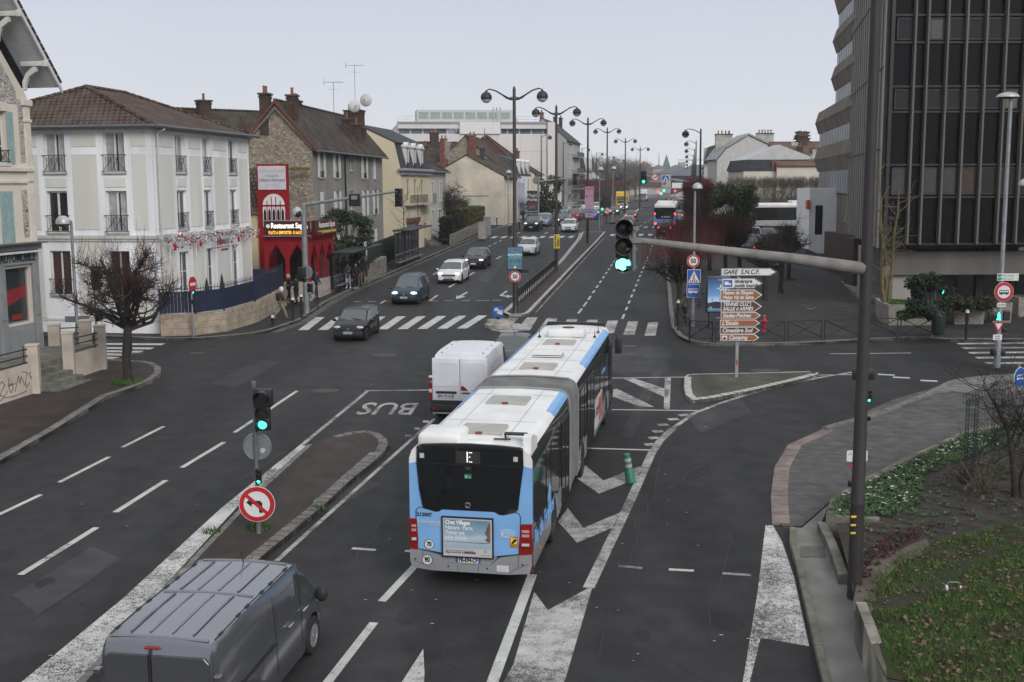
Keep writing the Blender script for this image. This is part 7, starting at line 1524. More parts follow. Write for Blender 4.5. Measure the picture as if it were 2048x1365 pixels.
def heads(root,x,z,n,r=.11,y=-.12,lit=None,w=None,hood=True,name='signal_head',mats=None):
 w=w or r*1.45; pitch_=r*2.55; h=pitch_*n; m=MB(); m.rbox(x-w,x+w,y,y+r*1.5,z-h/2,z+h/2,r*.2); o=m.build(name,sig,root,40)
 for k in range(n):
  zc=z+h/2-pitch_*(k+.5); mt=(mats or {}).get(k,gron if lit==k else (gdim if k==1 else lensd)); m=MB(); m.lathe([(0,y-.012),(r*.6,y-.01),(r,y+.004),(r,y+.02)],(x,0,zc),18,'y'); m.build('signal_lens',mt,o,60)
  if hood:
   m=MB(); vs=[]
   for i in range(15):
    a=R(-25+230*i/14); dpt=r*(1.7*(.35+.65*max(0,math.sin(a)))); vs+= [(x+r*1.1*math.cos(a),y+.01,zc+r*1.1*math.sin(a)),(x+r*1.1*math.cos(a),y-dpt,zc+r*1.1*math.sin(a)),(x+r*1.2*math.cos(a),y-dpt,zc+r*1.2*math.sin(a)),(x+r*1.2*math.cos(a),y+.01,zc+r*1.2*math.sin(a))]
   m.add(vs,[f for i in range(14) for f in ((4*i,4*i+1,4*i+5,4*i+4),(4*i+1,4*i+2,4*i+6,4*i+5),(4*i+2,4*i+3,4*i+7,4*i+6))]); m.build('signal_hood',sig,o,40)
 return o
y0=-.12; zf=lambda v,Y: A(1386,v,Y)[2]-(gz(Y)+.12); Yp=pl50.location.y
sign_limit(pl50,-.05,zf(526,Yp),.32)
o=rect(pl50,-.34,.34,zf(570,Yp),zf(543,Yp),-.1,swht,'crossing_sign'); rect(o,-.32,.32,zf(570,Yp)+.02,zf(543,Yp)-.02,-.109,sblue,'blue_field'); zc=zf(557,Yp); poly(o,[(-.29,zc-.30),(.29,zc-.30),(0,zc+.28)],-.116,swht,'white_triangle')
m=MB(); m.bar((-.02,-.121,zc-.02),(.05,-.121,zc-.16),.035); m.bar((-.02,-.121,zc-.02),(-.07,-.121,zc-.16),.035); m.bar((-.01,-.121,zc-.02),(.01,-.121,zc+.1),.05); m.ball((.01,-.121,zc+.14),.028,8,4); m.build('walking_figure',M('worn orange',(.5,.12,.03),.6,0),o)
m=MB()
for k in range(4): m.prism([(-.2+k*.1,zc-.28),(-.15+k*.1,zc-.28),(-.13+k*.1,zc-.18),(-.18+k*.1,zc-.18)],'y',-.124,-.118)
m.build('crossing_bars',sblk,o)
o=rect(pl50,-.36,.30,zf(599,Yp),zf(572,Yp),-.1,swht,'bus_sign'); rect(o,-.34,.28,zf(599,Yp)+.02,zf(572,Yp)-.02,-.109,sblue,'blue_field'); busicon(o,-.03,zf(586,Yp),.25,-.117,swht)
b=gat(514,1062,.12); Y=b[1]; zf=lambda v: A(514,v,Y)[2]-b[2]
t=thing('signal_post','grey signal post on the near median with green light, sign back and no-left-turn disc','traffic light',b,0)
m=MB(); m.lathe([(.06,0),(.055,.3),(.048,.35),(.045,zf(770)),(.055,zf(769)),(.055,zf(758)),(0,zf(757))],n=12); m.build('pole',galvd,t,40)
heads(t,.2,zf(842),1,.115,-.14,0); heads(t,.2,zf(817),1,.115,-.14,None,mats={0:gdim}); heads(t,.22,zf(790),1,.16,-.16,None,w=.21)
m=MB(); m.box(.02,.2,-.05,.0,zf(800)-.02,zf(800)+.02); m.box(.02,.2,-.05,.0,zf(845)-.02,zf(845)+.02); m.build('bracket',sig,t)
back_disc(t,.02,zf(889),.31); heads(t,.06,zf(946),3,.045,-.12,2); sign_noturn(t,.0,zf(1001),.42,-.1)
m=MB(); m.lathe([(.03,0),(.025,.004)],(.14,.02,zf(895)),12,'y'); rdisc(t,.15,zf(897),.06,.04,M('torn sticker',(.4,.42,.45),.7,.4,10),'sticker')
b=gat(1703,1204,.1); Y=b[1]; zf=lambda v: A(1703,v,Y)[2]-b[2]
t=thing('signal_mast','tall dark mast with a long grey arm holding the big green signal over the road','traffic light',b,R(0))
zm=zf(545); m=MB(); m.lathe([(.142,0),(.136,1.5),(.13,1.9),(.136,1.92),(.13,1.94),(.106,7),(.088,12),(.08,14)],n=20); m.build('pole',mastm,t,40)
xe=(1250-1712)/2300*Y*1.01; ze_=A(1250,483,Y)[2]-b[2]
m=MB(); m.tube([(-.05,0,zm),(xe*.3,-.0,zm+(ze_-zm)*.33),(xe,0,ze_),(xe-.08,0,ze_+.005)],[.125,.105,.06,.058],14); m.build('arm',M('streaked grey arm',(.17,.16,.15),.8,.3,3,bump=.2,streak=False),t,40)
m=MB();
for k,zz_ in enumerate((1.45,1.62,1.8)): m.box(-.16,-.06,-.145,-.135,zz_*.93,zz_*.93+.04)
m.build('yellow_tape',M('yellow tape',(.6,.45,.05),.6,.3),t)
zh=A(1232,495,Y)[2]-b[2]; xh=(1229-1712)/2300*Y*1.01
m=MB(); m.lathe([(.05,zh-.46),(.05,zh+.36),(.0,zh+.37)],(xh+.20,0,0),10); m.box(xh+.12,xh+.3,-.07,.07,zh+.30,zh+.36); m.box(xh+.06,xh+.27,-.05,.05,zh-.08,zh-.03); m.box(xh+.06,xh+.27,-.05,.05,zh-.42,zh-.37); m.box(xh+.15,xh+.35,-.08,.08,zh+.06,zh+.14); m.build('head_bracket',M('bracket grey',(.16,.16,.16),.5,.2),t,40)
m=MB(); m.rbox(xh-.13,xh+.13,-.02,.12,zh-.5,zh+.5,.05); so_=m.build('signal_head',sig,t,40)
for k in range(3):
 zc=zh+.34-.34*k; m=MB(); m.lathe([(.15,.0),(.165,-.05),(.17,-.28 if k==0 else -.22),(.155,-.275 if k==0 else -.215),(.15,-.03)],(xh,0,zc),24,'y',0,False); m.build('signal_hood',sig,so_,50)
 m=MB(); m.lathe([(0,-.035),(.09,-.03),(.145,-.005),(.15,.0)],(xh,0,zc),22,'y'); m.build('signal_lens',M('bright green signal',(.28,1.0,.75),.3,0,emit=1.3) if k==2 else (gdim if k==1 else lensd),so_,60)
b=gat(1722,872,.12); Y=b[1]; zf=lambda v: A(1722,v,Y)[2]-b[2]
t=thing('signal_post','black signal post mostly hidden behind the dark mast, with a green repeater','traffic light',b,0); m=MB(); m.lathe([(.06,0),(.045,.4),(.045,zf(735))],n=10); m.build('pole',galvd,t,40); heads(t,.16,zf(758),1,.13,.04,None,w=.2,hood=False); heads(t,-.18,zf(758),1,.13,.04,None,w=.13,hood=False); heads(t,.17,zf(800),3,.05,-.05,2,w=.1); heads(t,.16,zf(845),1,.06,-.05,None,w=.07)
b=gat(1694,1012,.1); Y=b[1]; zf=lambda v: A(1694,v,Y)[2]-b[2]
t=thing('sign_post','short post with a flower plate, give-way triangle and green repeater left of the dark mast','sign post',b,0); m=MB(); m.lathe([(.04,0),(.03,zf(905))],(.1,0,0),8); m.build('pole',galvd,t,40)
o=rect(t,-.1,.42,zf(930),zf(908),-.03,swht,'flower_plate',.04); text('LA FLEUR',.075,sblk,o,(.1,-.037,zf(915))); text('NE PAS',.06,sblk,o,(.12,-.037,zf(924))); poly(t,[(-.04,zf(936)),(.36,zf(936)),(.16,zf(965))][::-1],-.03,sred,'give_way_sign'); poly(t,[(.03,zf(939)),(.29,zf(939)),(.16,zf(958))][::-1],-.037,swht,'sign_field'); heads(t,.04,zf(985),3,.055,-.05,1,w=.075)
b=gat(1472,760,.12); Y=b[1]; x0=b[0]; zf=lambda v: A(1472,v,Y)[2]-b[2]; xf=lambda u: A(u,640,Y)[0]-x0
t=thing('direction_signs','grey post on the triangular island stacked with white and brown arrow signs','direction sign',b,0)
m=MB(); m.rbox(-.06,.06,-.03,.03,0,zf(541),.01); m.build('pole',M('pale grey post',(.27,.27,.27),.6,.15),t); m=MB(); m.box(-.03,.03,-.036,-.031,zf(735),zf(725)); m.build('red_sticker',sred,t)
brn=M('sign brown',(.27,.098,.034),.5,.06,4); brd=M('sign dark brown',(.10,.042,.027),.5,.08,4)
SG=[(1440,1551,541,557,swht,sblk,['GARE  S.N.C.F.'],.24),(1442,1524,561,582,swht,sblk,['itinéraire','poids lourds'],.2),(1440,1523,583.5,606,brn,swht,["Maison de l'Emploi",'Melun Val de Seine'],.19),(1441,1523,606.5,629,brd,swht,['TENNIS CLUB','SALLE d ARMES'],.19),(1441,1521,628.5,643,brn,swht,['Stades-Piscines'],.22),(1440,1520,643.5,658,brn,swht,["L'Escale"],.22),(1440,1520,658,673,brd,swht,['Cimetière Sud'],.22),(1441,1519,672.5,687,brn,swht,['Camping'],.22)]
for u0,u1,v0,v1,mt,tm,ls,sz in SG:
 a,c=xf(u0),xf(u1); z0_,z1_=zf(v1)+.012,zf(v0)-.012; hh=(z1_-z0_); tip=min(.34,hh*.75)
 rim_=swht if mt is not swht else sblk
 o=poly(t,[(a,z0_),(c-tip,z0_),(c,(z0_+z1_)/2),(c-tip,z1_),(a,z1_)],-.09,swht,'arrow_sign',.03); e=.022
 if mt is swht: poly(o,[(a+.008,z0_+.008),(c-tip,z0_+.008),(c-.01,(z0_+z1_)/2),(c-tip,z1_-.008),(a+.008,z1_-.008)],-.108,sblk,'sign_border',.004)
 poly(o,[(a+e,z0_+e),(c-tip-.02-(.0 if mt is not swht else .04),z0_+e),(c-.06,(z0_+z1_)/2),(c-tip-.02-(.0 if mt is not swht else .04),z1_-e),(a+e,z1_-e)],-.112,mt,'sign_field',.006)
 tx0=a+.07
 if 'poids lourds' in ls: q=rect(o,a+.05,a+.40,z0_+.06,z1_-.06,-.117,sblue,'lorry_square',.02,.004); rect(q,a+.1,a+.26,z0_+.13,z1_-.12,-.121,swht,'lorry_symbol',.01,.004); rect(q,a+.27,a+.35,z0_+.13,z1_-.18,-.121,swht,'lorry_symbol',.01,.004); tx0=a+.48
 if 'Camping' in ls: q=rect(o,a+.06,a+.26,z0_+.05,z1_-.05,-.117,swht,'tent_square',.01,.004); poly(q,[(a+.09,z0_+.07),(a+.23,z0_+.07),(a+.16,z1_-.07)],-.121,sblk,'tent_symbol'); tx0=a+.32
 for i,l_ in enumerate(ls):
  zc=(z0_+z1_)/2+(0 if len(ls)==1 else (hh*.21 if i==0 else -hh*.22)); text(l_,sz,tm,o,(tx0,-.118,zc),align='LEFT',bold=.006,sx=.92 if len(l_)<15 else .82,shear=.22)
 if 'TENNIS CLUB' in ls: q=rect(o,a+1.02,a+1.16,z1_-.20,z1_-.05,-.117,swht,'pictogram_square',.005,.004); rect(q,a+1.04,a+1.14,z1_-.18,z1_-.07,-.121,brd,'pictogram_field',.004,.004)
b=gat(1430,662,.12); t=thing('advert_lightbox','blue illuminated poster box on a dark stand behind the direction signs','advertising panel',b,R(4)); Y=b[1]; zf=lambda v: A(1430,v,Y)[2]-b[2]
m=MB(); m.rbox(-.34,.5,-.12,.12,0,zf(630)+.05,.03); m.build('stand',M('dark stand',(.03,.034,.04),.5,.1),t); m=MB(); m.rbox(-.48,.75,-.13,.13,zf(631),zf(557),.06); cs=m.build('case',M('dark blue case',(.025,.035,.05),.4,.1),t,40)
m_,n_,l_,b_,t_=nodes_of('night poster',.3,.5); sp=n_.new('ShaderNodeSeparateXYZ'); l_.new(t_.outputs['Object'],sp.inputs[0]); rr=ramp(n_,[(0,(.03,.07,.14)),(.35,(.30,.40,.52)),(.5,(.10,.20,.38)),(1,(.012,.035,.09))]); mp=n_.new('ShaderNodeMapRange'); mp.inputs[1].default_value=zf(629); mp.inputs[2].default_value=zf(559); l_.new(sp.outputs[2],mp.inputs[0]); l_.new(mp.outputs[0],rr.inputs[0]); l_.new(rr.outputs[0],b_.inputs['Base Color'])
l_.new(rr.outputs[0],b_.inputs['Emission Color']); b_.inputs['Emission Strength'].default_value=.35
pp=rect(cs,-.42,.69,zf(627),zf(560),-.135,m_,'lit_poster',.02); text('Grand',.1,wl,pp,(.2,-.145,zf(564)),sx=1); text('-50',.38,M('poster pale letters',(.5,.6,.75),.5,0),pp,(.28,-.145,zf(580)),bold=.012); poly(pp,[(-.42,zf(620)),(.69,zf(622)),(.69,zf(612)),(-.0,zf(607)),(-.42,zf(610))],-.143,M('poster ground',(.02,.03,.05),.5,0),'poster_ground'); m=MB()
for xx in (-.2,.2,.45): m.bar((xx,-.143,zf(612)),(xx,-.143,zf(600)),.012); m.bar((xx-.05,-.143,zf(603)),(xx+.05,-.143,zf(603)),.012)
m.build('poster_masts',sblk,pp); rect(pp,-.33,-.2,zf(624),zf(617),-.145,M('poster green',(.1,.35,.3),.5,0),'poster_badge'); text('PALACE',.06,wl,t,(.1,-.14,zf(640)))
b=gat(1528,669,.12); hydr=t=thing('fire_hydrant','red fire hydrant behind the crossed railings','hydrant',b,0); rp_=M('hydrant red',(.40,.02,.03),.5,.15,5); m=MB(); m.lathe([(.17,0),(.17,.06),(.12,.1),(.11,.5),(.15,.55),(.15,.72),(.11,.78),(.09,.9),(.13,.92),(.10,1.02),(.0,1.06)],n=16); m.build('body',rp_,t,40)
for s_ in (-1,1): m=MB(); m.lathe([(.07,s_*.1),(.07,s_*.24),(0,s_*.26)],(0,0,.63),12,'x'); m.build('outlet',rp_,t,40)
m=MB(); m.lathe([(.08,-.1),(.08,-.22),(0,-.24)],(0,0,.66),12,'y'); m.build('outlet',rp_,t,40)
hydr.scale=(.72,.72,.8)
def xrail(p,q,label,group='black crossed pedestrian railings at the right kerb',h=1.0):
 L_=math.dist(p[:2],q[:2]); t=thing('crossed_railing',label,'railing',p,math.atan2(q[1]-p[1],q[0]-p[0]),group); w_=.045; dz=q[2]-p[2]; L_-=.12
 for b4 in ((0,w_,-.05,h),(L_-w_,L_,-.05,h)): m=MB(); m.box(b4[0],b4[1],-w_/2,w_/2,b4[2],b4[3]); m.build('post',blackf,t)
 for b4 in ((h-w_,h),(.17,.2)): m=MB(); m.box(w_,L_-w_,-w_/2,w_/2,*b4); m.build('rail',blackf,t)
 m=MB(); m.bar((w_,0,.2),(L_-w_,0,h-.05),.03); m.bar((w_,0,h-.05),(L_-w_,0,.2),.03); m.lathe([(.06,-.02),(.06,.02)],(L_/2,0,(h+.15)/2),12,'y'); m.build('cross_bars',blackf,t); return t
pts=[(1350,660),(1379,686.5),(1430,691.5),(1502,692),(1575,690.5),(1648,688.5),(1725,687),(1800,686),(1874,686)]
nm=['first crossed railing at the corner curve','second crossed railing, before the blue poster box','third crossed railing, left of the red hydrant under the arrow signs','fourth crossed railing, with the red hydrant behind it','fifth crossed railing along the right kerb','sixth crossed railing, left of the dark mast','seventh crossed railing, behind the dark mast','last crossed railing, ending at the litter bin']
for i in range(8): xrail(gat(*pts[i],.12),gat(*pts[i+1],.12),nm[i])
xrail(gat(1398,622,.12),gat(1418,598,.12),'crossed railing set back behind the corner lamp post'); xrail(gat(620,620,.12),gat(638,611,.12),'single crossed railing beside the grey gantry post on the left kerb',None)
def bollard(u,v,label,h=1.15,r=.055,cap=True,lean=0,rs=False):
 t=thing('bollard',label,'bollard',gat(u,v,.12),0,'black bollards with pale caps'); m=MB(); m.lathe([(r*1.1,0),(r,.05),(r,h-.18),(r*1.15,h-.16),(r*1.15,h)],n=12); m.build('post',blackf,t,40); m=MB(); m.lathe([(r*1.17,h-.12),(r*1.17,h-.02),(r*.7,h+.02),(0,h+.02)],n=12); m.build('cap',swht,t,40); return t
bollard(546,650,'short bollard left of the walking hooded person',.62,.07); bollard(587,638,'tall bollard left of the grey gantry post',1.25,.07); bollard(604,632,'tall bollard touching the grey gantry post',1.28,.07); bollard(1932,690,'white capped bollard in front of the concrete planters',1.4,.075); bollard(1356,665,'striped bollard at the right kerb corner',1.5,.06); bollard(996,450,'bollard at the far side street',1.1,.07); bollard(1020,472,'bollard beside the far kerb',1.2,.08); bollard(1024,470,'second bollard beside the far kerb',1.2,.08); bollard(1041,462,'bollard by the dark gym totem kerb',1.2,.08)
x,y=G(1259,968); t=thing('flexible_bollard','leaning green flexible bollard with grey bands on the chevron markings','bollard',(x,y,gz(y)),0); gm=M('flexible green plastic',(.03,.16,.11),.5,.15,6); m=MB(); m.lathe([(.135,0),(.13,.28),(.10,.32),(.10,.74),(.105,.76),(.08,.8),(.0,.8)],n=18); m.build('post',gm,t,40)
for z in (.42,.58): m=MB(); m.lathe([(.103,z),(.103,z+.09)],n=18); m.build('reflective_band',M('grey reflective',(.3,.3,.3),.5,.3,8),t,40)
t.rotation_euler=(R(-6),R(-9),0)
x,y=G(997,655); t=thing('keep_right_sign','blue keep-right arrow sign on a chipped round concrete plinth','road sign',(x,y,gz(y)),0); pm_=M('chipped concrete',(.30,.28,.25),.95,.35,3,bump=.6,dirt=(.16,.14,.12)); m=MB(); m.lathe([(.72,0),(.72,.18),(.62,.24),(.58,.40),(.2,.44),(0,.44)],n=20); m.build('plinth',pm_,t,40)
m=MB(); m.rbox(-.1,.1,-.06,.06,.42,.56,.02); m.build('foot',blackf,t); o=rect(t,-.28,.28,.56,1.12,-.07,sblue,'sign_plate',.04); poly(o,[(-.2,.98),(-.2,.86),(.0,.85),(-.09,.74),(.2,.66),(.23,.95),(.12,.88),(-.06,1.04)],-.08,M('worn white arrow',(.45,.45,.45),.7,.4,8),'arrow_symbol')
bx=SC.objects
L1=gat(1031,632); Y=L1[1]; zf=lambda v,Y=Y: A(1031,v,Y)[2]
t=thing('advertising_board','blue double advert panel fixed to the nearest two-globed lamp post','advertising panel',(L1[0],Y,L1[2]),0); z0_,z1_=zf(540)-L1[2],zf(493)-L1[2]
m=MB(); m.rbox(-.44,.44,-.28,-.14,z0_,z1_,.03); c_=m.build('panel',M('dark panel frame',(.02,.022,.025),.5,.1),t); pq=rect(c_,-.40,.40,z0_+.05,z1_-.05,-.285,M('poster teal',(.065,.17,.23),.5,.25,1.5),'poster',.02); text('Suivez Melun',.15,wl,pq,(0,-.295,z0_+.85),bold=.003); text('sur les réseaux sociaux',.07,wl,pq,(0,-.295,z0_+.72))
for k,cc in enumerate(((.02,.03,.10),(.3,.05,.1),(.02,.12,.2),(.02,.02,.03))): rdisc(pq,-.24+.16*k,z0_+.52,.045,-.295,M('icon %s'%['navy','pink','sky','ink'][k],cc,.5,0),'social_icon')
rect(pq,-.08,.08,z0_+1.08,z0_+1.16,-.295,M('crest red',(.3,.02,.04),.5,0),'crest'); text('www.ville-melun.fr',.06,yell,pq,(0,-.295,z0_+.33)); rect(pq,-.06,.06,z0_+.1,z0_+.22,-.295,swht,'crest')
t=thing('speed_limit_sign','round 50 sign below the blue advert panel on the nearest lamp post','road sign',(L1[0],Y,L1[2]),0); sign_limit(t,0,zf(553)-L1[2],.32,'50',-.2); m=MB(); m.box(-.1,.75,-.1,.05,zf(546)-L1[2],zf(539)-L1[2]); m.build('bracket',blackf,t)
L2_=gat(1114,548); Y=L2_[1]; t=thing('yellow_poster','yellow vertical poster strapped to the second lamp post','poster',L2_,0); z0_,z1_=A(1117,498,Y)[2]-L2_[2],A(1117,470,Y)[2]-L2_[2]; o=rect(t,-.2,.25,z0_,z1_,-.2,M('poster yellow',(.6,.5,.04),.5,.1),'poster_sheet',.01); m=MB()
r_=random.Random(5)
for k in range(7): z=z0_+.08+k*(z1_-z0_-.1)/7; m.prism([(-.15+r_.uniform(-.03,.03),z),(.0,z+.02),(-.02,z+.11),(-.14,z+.09)],'y',-.212,-.206)
m.build('poster_letters',sblk,o); m=MB(); m.prism([(.06,z0_+.1),(.2,z0_+.15),(.22,z0_+.6),(.1,z0_+.9),(.04,z0_+.5)],'y',-.212,-.206); m.build('poster_figure',M('poster rust',(.3,.1,.05),.6,.5,8),o)
L3=gat(1177,491.6); Y=L3[1]; t=thing('pink_banner','tall pink and lilac banner hung on the third lamp post','banner',L3,0); z0_,z1_=A(1180,437,Y)[2]-L3[2],A(1180,375,Y)[2]-L3[2]
m_,n_,l_,b_,t_=nodes_of('pink fade',.6,.3); sp=n_.new('ShaderNodeSeparateXYZ'); l_.new(t_.outputs['Object'],sp.inputs[0]); rr=ramp(n_,[(0,(.52,.48,.66)),(.45,(.66,.46,.58)),(1,(.68,.32,.45))]); mp=n_.new('ShaderNodeMapRange'); mp.inputs[1].default_value=z0_; mp.inputs[2].default_value=z1_; l_.new(sp.outputs[2],mp.inputs[0]); l_.new(mp.outputs[0],rr.inputs[0]); l_.new(rr.outputs[0],b_.inputs['Base Color'])
o=rect(t,-.28,.58,z0_,z1_,-.2,m_,'banner_sheet',.01); pk=M('deep pink lettering',(.45,.06,.14),.6,0); pi_=M('indigo lettering',(.04,.03,.12),.6,0); text('VIVEZ',.3,pk,o,(.15,-.21,z1_-.25)); text('Melun',.28,M('pale pink lettering',(.6,.4,.5),.6,0),o,(.15,-.21,z1_-.6)); text('♥ à May',.2,pk,o,(.15,-.21,z1_-.95)); text('DU 5 AU 13',.17,pi_,o,(.15,-.21,z0_+.78),bold=.006); text('FÉVRIER',.22,pi_,o,(.15,-.21,z0_+.52),bold=.006); text('2022',.17,pi_,o,(.15,-.21,z0_+.25),bold=.005)
for a,b_ in ((-.1,1.35),(.1,1.6),(.2,1.15),(-.05,1.1),(.35,1.75)): rdisc(o,a+.1,z0_+b_,.045,-.21,pk,'heart_dot')
rect(o,-.28,.58,z0_-.22,z0_-.02,-.2,M('banner foot',(.25,.03,.08),.6,0),'banner_foot',.01)
b=gat(614,622,.12); Y=b[1]; t=thing('signal_gantry','galvanised post and long arm over the left carriageway with signals seen from behind','traffic light',b,HR); zf=lambda v: A(614,v,Y)[2]-b[2]
m=MB(); m.lathe([(.19,0),(.17,.5),(.15,zf(405))],n=14); m.build('pole',galv,t,40); xe=(806-614)/2300*Y; m=MB(); m.tube([(-.05,0,zf(406)),(xe,0,zf(381)+.03)],[.10,.065],10); m.build('arm',galv,t,40)
x=xe*.55; m=MB(); m.rbox(x-.32,x+.32,-.1,.1,zf(409),zf(384),.04); o=m.build('signal_head',sig,t); m=MB(); m.rbox(x-.17,x+.17,-.15,-.1,zf(396),zf(388),.03); m.build('clamp',galv,o)
heads(t,xe+.05,zf(392),3,.13,.0,None,w=.2,hood=True); m=MB(); m.ball((-.32,-.1,zf(421)),.3,16,8,0,-30,90); g_=m.build('lamp_dome',domew,t,60); m=MB(); m.ball((-.28,-.2,zf(422)),(.24,.2,.24),14,6); m.build('lamp_glass',blackf,g_,60)
back_disc(t,.12,zf(540),.36,-.25); m=MB(); m.rbox(-.3,.12,-.5,-.2,zf(552),zf(530),.05); m.build('signal_head',sig,t,40); heads(t,.25,zf(572),2,.1,-.1,None); heads(t,-.05,zf(555),1,.1,-.2,None)
b=gat(387,667,.12); Y=b[1]; zf=lambda v: A(387,v,Y)[2]-b[2]; t=thing('no_entry_post','grey post on the left corner with a no-entry disc and a small green walking light','sign post',b,R(74)); m=MB(); m.lathe([(.05,0),(.05,1.1),(.04,1.15),(.04,zf(548))],n=10); m.build('pole',galv,t,40); o=rdisc(t,.0,zf(562),.36,-.08,sred,'no_entry_sign'); rect(o,-.24,.24,zf(562)-.07,zf(562)+.07,-.09,swht,'white_bar',.01);
h_=heads(t,.12,zf(578),1,.09,-.0,0,w=.13); m=MB(); m.rbox(-.08,.06,-.12,.0,zf(602),zf(592),.02); m.build('push_button',sig,t)
b=gat(195,690,.12); Y=b[1]; zf=lambda v: A(195,v,Y)[2]-b[2]; t=thing('signal_post','black traffic signal seen edge-on behind the bare corner tree','traffic light',b,R(75)); m=MB(); m.lathe([(.05,0),(.045,zf(520))],n=10); m.build('pole',galvd,t,40); heads(t,.1,zf(548),3,.14,-.15,None,w=.22); heads(t,.1,zf(622),2,.11,-.15,None,w=.16)
b=gat(158,690,.12); o=thing('street_sign_boards','grey sign backs on the dome lamp pole behind the terrace','sign',(b[0],b[1]-.15,b[2]),0); m=MB(); m.box(-.5,.6,-.02,.02,A(158,635,b[1])[2]-b[2],A(158,623,b[1])[2]-b[2]); m.build('board',sback,o)
navy=M('navy sheet fence',(.012,.018,.042),.5,.15,3); lime=bricks('limestone blocks',(.36,.29,.22),(.31,.26,.20),(.2,.17,.14),.55,.3,.012,.25)
wl_=[G(*p,.12) for p in [(322,666),(395,664.5),(455,657),(518,637),(575,604)]]
m=MB(); wallrun(m,resample(wl_,2.5),.3,-.05,1.15); m.build; o=m.build('stone_wall',lime); tag(o,'buff limestone wall under the navy fence in front of the white corner house','wall')
t=thing('navy_fence','navy blue sheet fence with spikes on the limestone wall','fence',(0,0,0)); pl_=resample(wl_,2.4); mid=offset(pl_,.15)
for i in range(len(mid)-1):
 a,c=Vector(mid[i]),Vector(mid[i+1]); d=(c-a); Ln=d.length; za,zc_=gz(a.y)+1.15,gz(c.y)+1.15; m=MB(); n=max(2,int(Ln/.16))
 for k in range(n):
  p,q=a+d*(k/n),a+d*((k+.92)/n); z=za+(zc_-za)*k/n
  m.add([(p.x,p.y,z+.08),(q.x,q.y,z+.08),(q.x,q.y,z+1.12),(p.x,p.y,z+1.12),(p.x-.03*d.y/Ln,p.y+.03*d.x/Ln,z+.08),(q.x-.03*d.y/Ln,q.y+.03*d.x/Ln,z+.08),(q.x-.03*d.y/Ln,q.y+.03*d.x/Ln,z+1.12),(p.x-.03*d.y/Ln,p.y+.03*d.x/Ln,z+1.12)],[(0,1,2,3),(5,4,7,6),(3,2,6,7),(1,5,6,2),(4,0,3,7)]); m.tube([(p.x,p.y,z+1.1),(p.x,p.y,z+1.38),(p.x,p.y,z+1.45)],[.012,.012,.002],4)
 m.tube([(a.x,a.y,za),(a.x,a.y,za+1.3)],.04,4); m.tube([(a.x,a.y,za+1.25),(c.x,c.y,zc_+1.25)],.018,4); m.build('fence_panel',navy,t)
gt_=thing('navy_gate','navy spiked gate between the white corner house and the restaurant','gate',(-15.6,69.2,gz(69)+.1),R(0)); m=MB(); m.box(.0,.9,-.03,.03,.1,2.0)
for k in range(8): m.tube([(.05+.11*k,0,2.0),(.05+.11*k,0,2.25)],[.012,.003],4)
m.build('gate_leaf',navy,gt_)
for i,(dx_,dy_) in enumerate(((-15.9,59.8),(-15.6,61.8))):
 t=thing('topiary_cone','%s dark clipped cone shrub behind the navy fence'%['nearer','farther'][i],'shrub',(dx_,dy_,gz(dy_)+1.0),0); m=MB(); m.lathe([(.05,0),(.22,.15),(.15,.8),(.05,1.4),(0,1.6)],n=10); m.build('foliage',M('dark clipped foliage',(.02,.03,.018),.9,.4,12,bump=1),t)
shg=glassm('shelter glass',(.02,.023,.024),.1,.3)
def shelter(p,q,label,h=2.5,panels=6,dark_=True):
 Ln=math.dist(p[:2],q[:2]); t=thing('bus_shelter',label,'bus shelter',p,math.atan2(q[1]-p[1],q[0]-p[0])); m=MB(); m.rbox(-.2,Ln+.2,-1.25,.15,h,h+.12,.03); m.build('roof',M('shelter roof',(.018,.018,.019),.5,.2),t)
 for k in range(panels+1): m=MB(); x=Ln*k/panels; m.box(x-.035,x+.035,-.035,.035,0,h); m.build('post',blackf,t)
 for k in range(panels): m=MB(); m.box(Ln*k/panels+.04,Ln*(k+1)/panels-.04,-.01,.01,.25,h-.15); m.build('glass_panel',shg,t)
 m=MB(); m.box(.1,Ln-.1,-.03,-.012,1.0,1.08); m.box(.1,Ln-.1,-.45,-.1,.45,.5); m.build('bench_rail',galv,t); return t
s1=shelter(gat(668,583,.12),gat(733,550,.12),'dark glass bus shelter where people wait beside the evergreen'); o=rect(s1,4.2,5.0,2.75,3.05,-1.2,swht,'stop_name_board'); text('GARE',.2,sblk,o,(4.6,-1.21,2.9))
s2=shelter(gat(792,536,.12),gat(838,512,.12),'empty bus shelter with tall black frames farther up the left pavement',2.9,7)
grn=M('dark green mesh fence',(.012,.028,.022),.7,.2,4)
def fence(pts,h,label,mat=grn,st=.14):
 t=thing('fence',label,'fence',(0,0,0)); pl=resample(pts,2.2)
 for a,c in zip(pl,pl[1:]):
  m=MB(); n=int(math.dist(a,c)/st);
  for k in range(n): x=a[0]+(c[0]-a[0])*k/n; y=a[1]+(c[1]-a[1])*k/n; m.box(x-.035,x+.035,y-.05,y+.05,gz(y)+.3,gz(y)+h)
  m.tube([(a[0],a[1],gz(a[1])+h-.1),(c[0],c[1],gz(c[1])+h-.1)],.03,4); m.tube([(a[0],a[1],gz(a[1])+.4),(c[0],c[1],gz(c[1])+.4)],.03,4); m.build('fence_panel',mat,t)
 return t
fence([G(738,545,.12),G(792,520,.12)],2.3,'dark green close fence between the two bus shelters'); fence([G(800,500,.12),G(838,484,.12)],3.4,'dark fence rising behind the second bus shelter')
rubw=rubble('low rubble wall',[(0,(.2,.18,.15)),(.5,(.28,.26,.22)),(1,(.15,.135,.11))],(.1,.09,.08),3,.08)
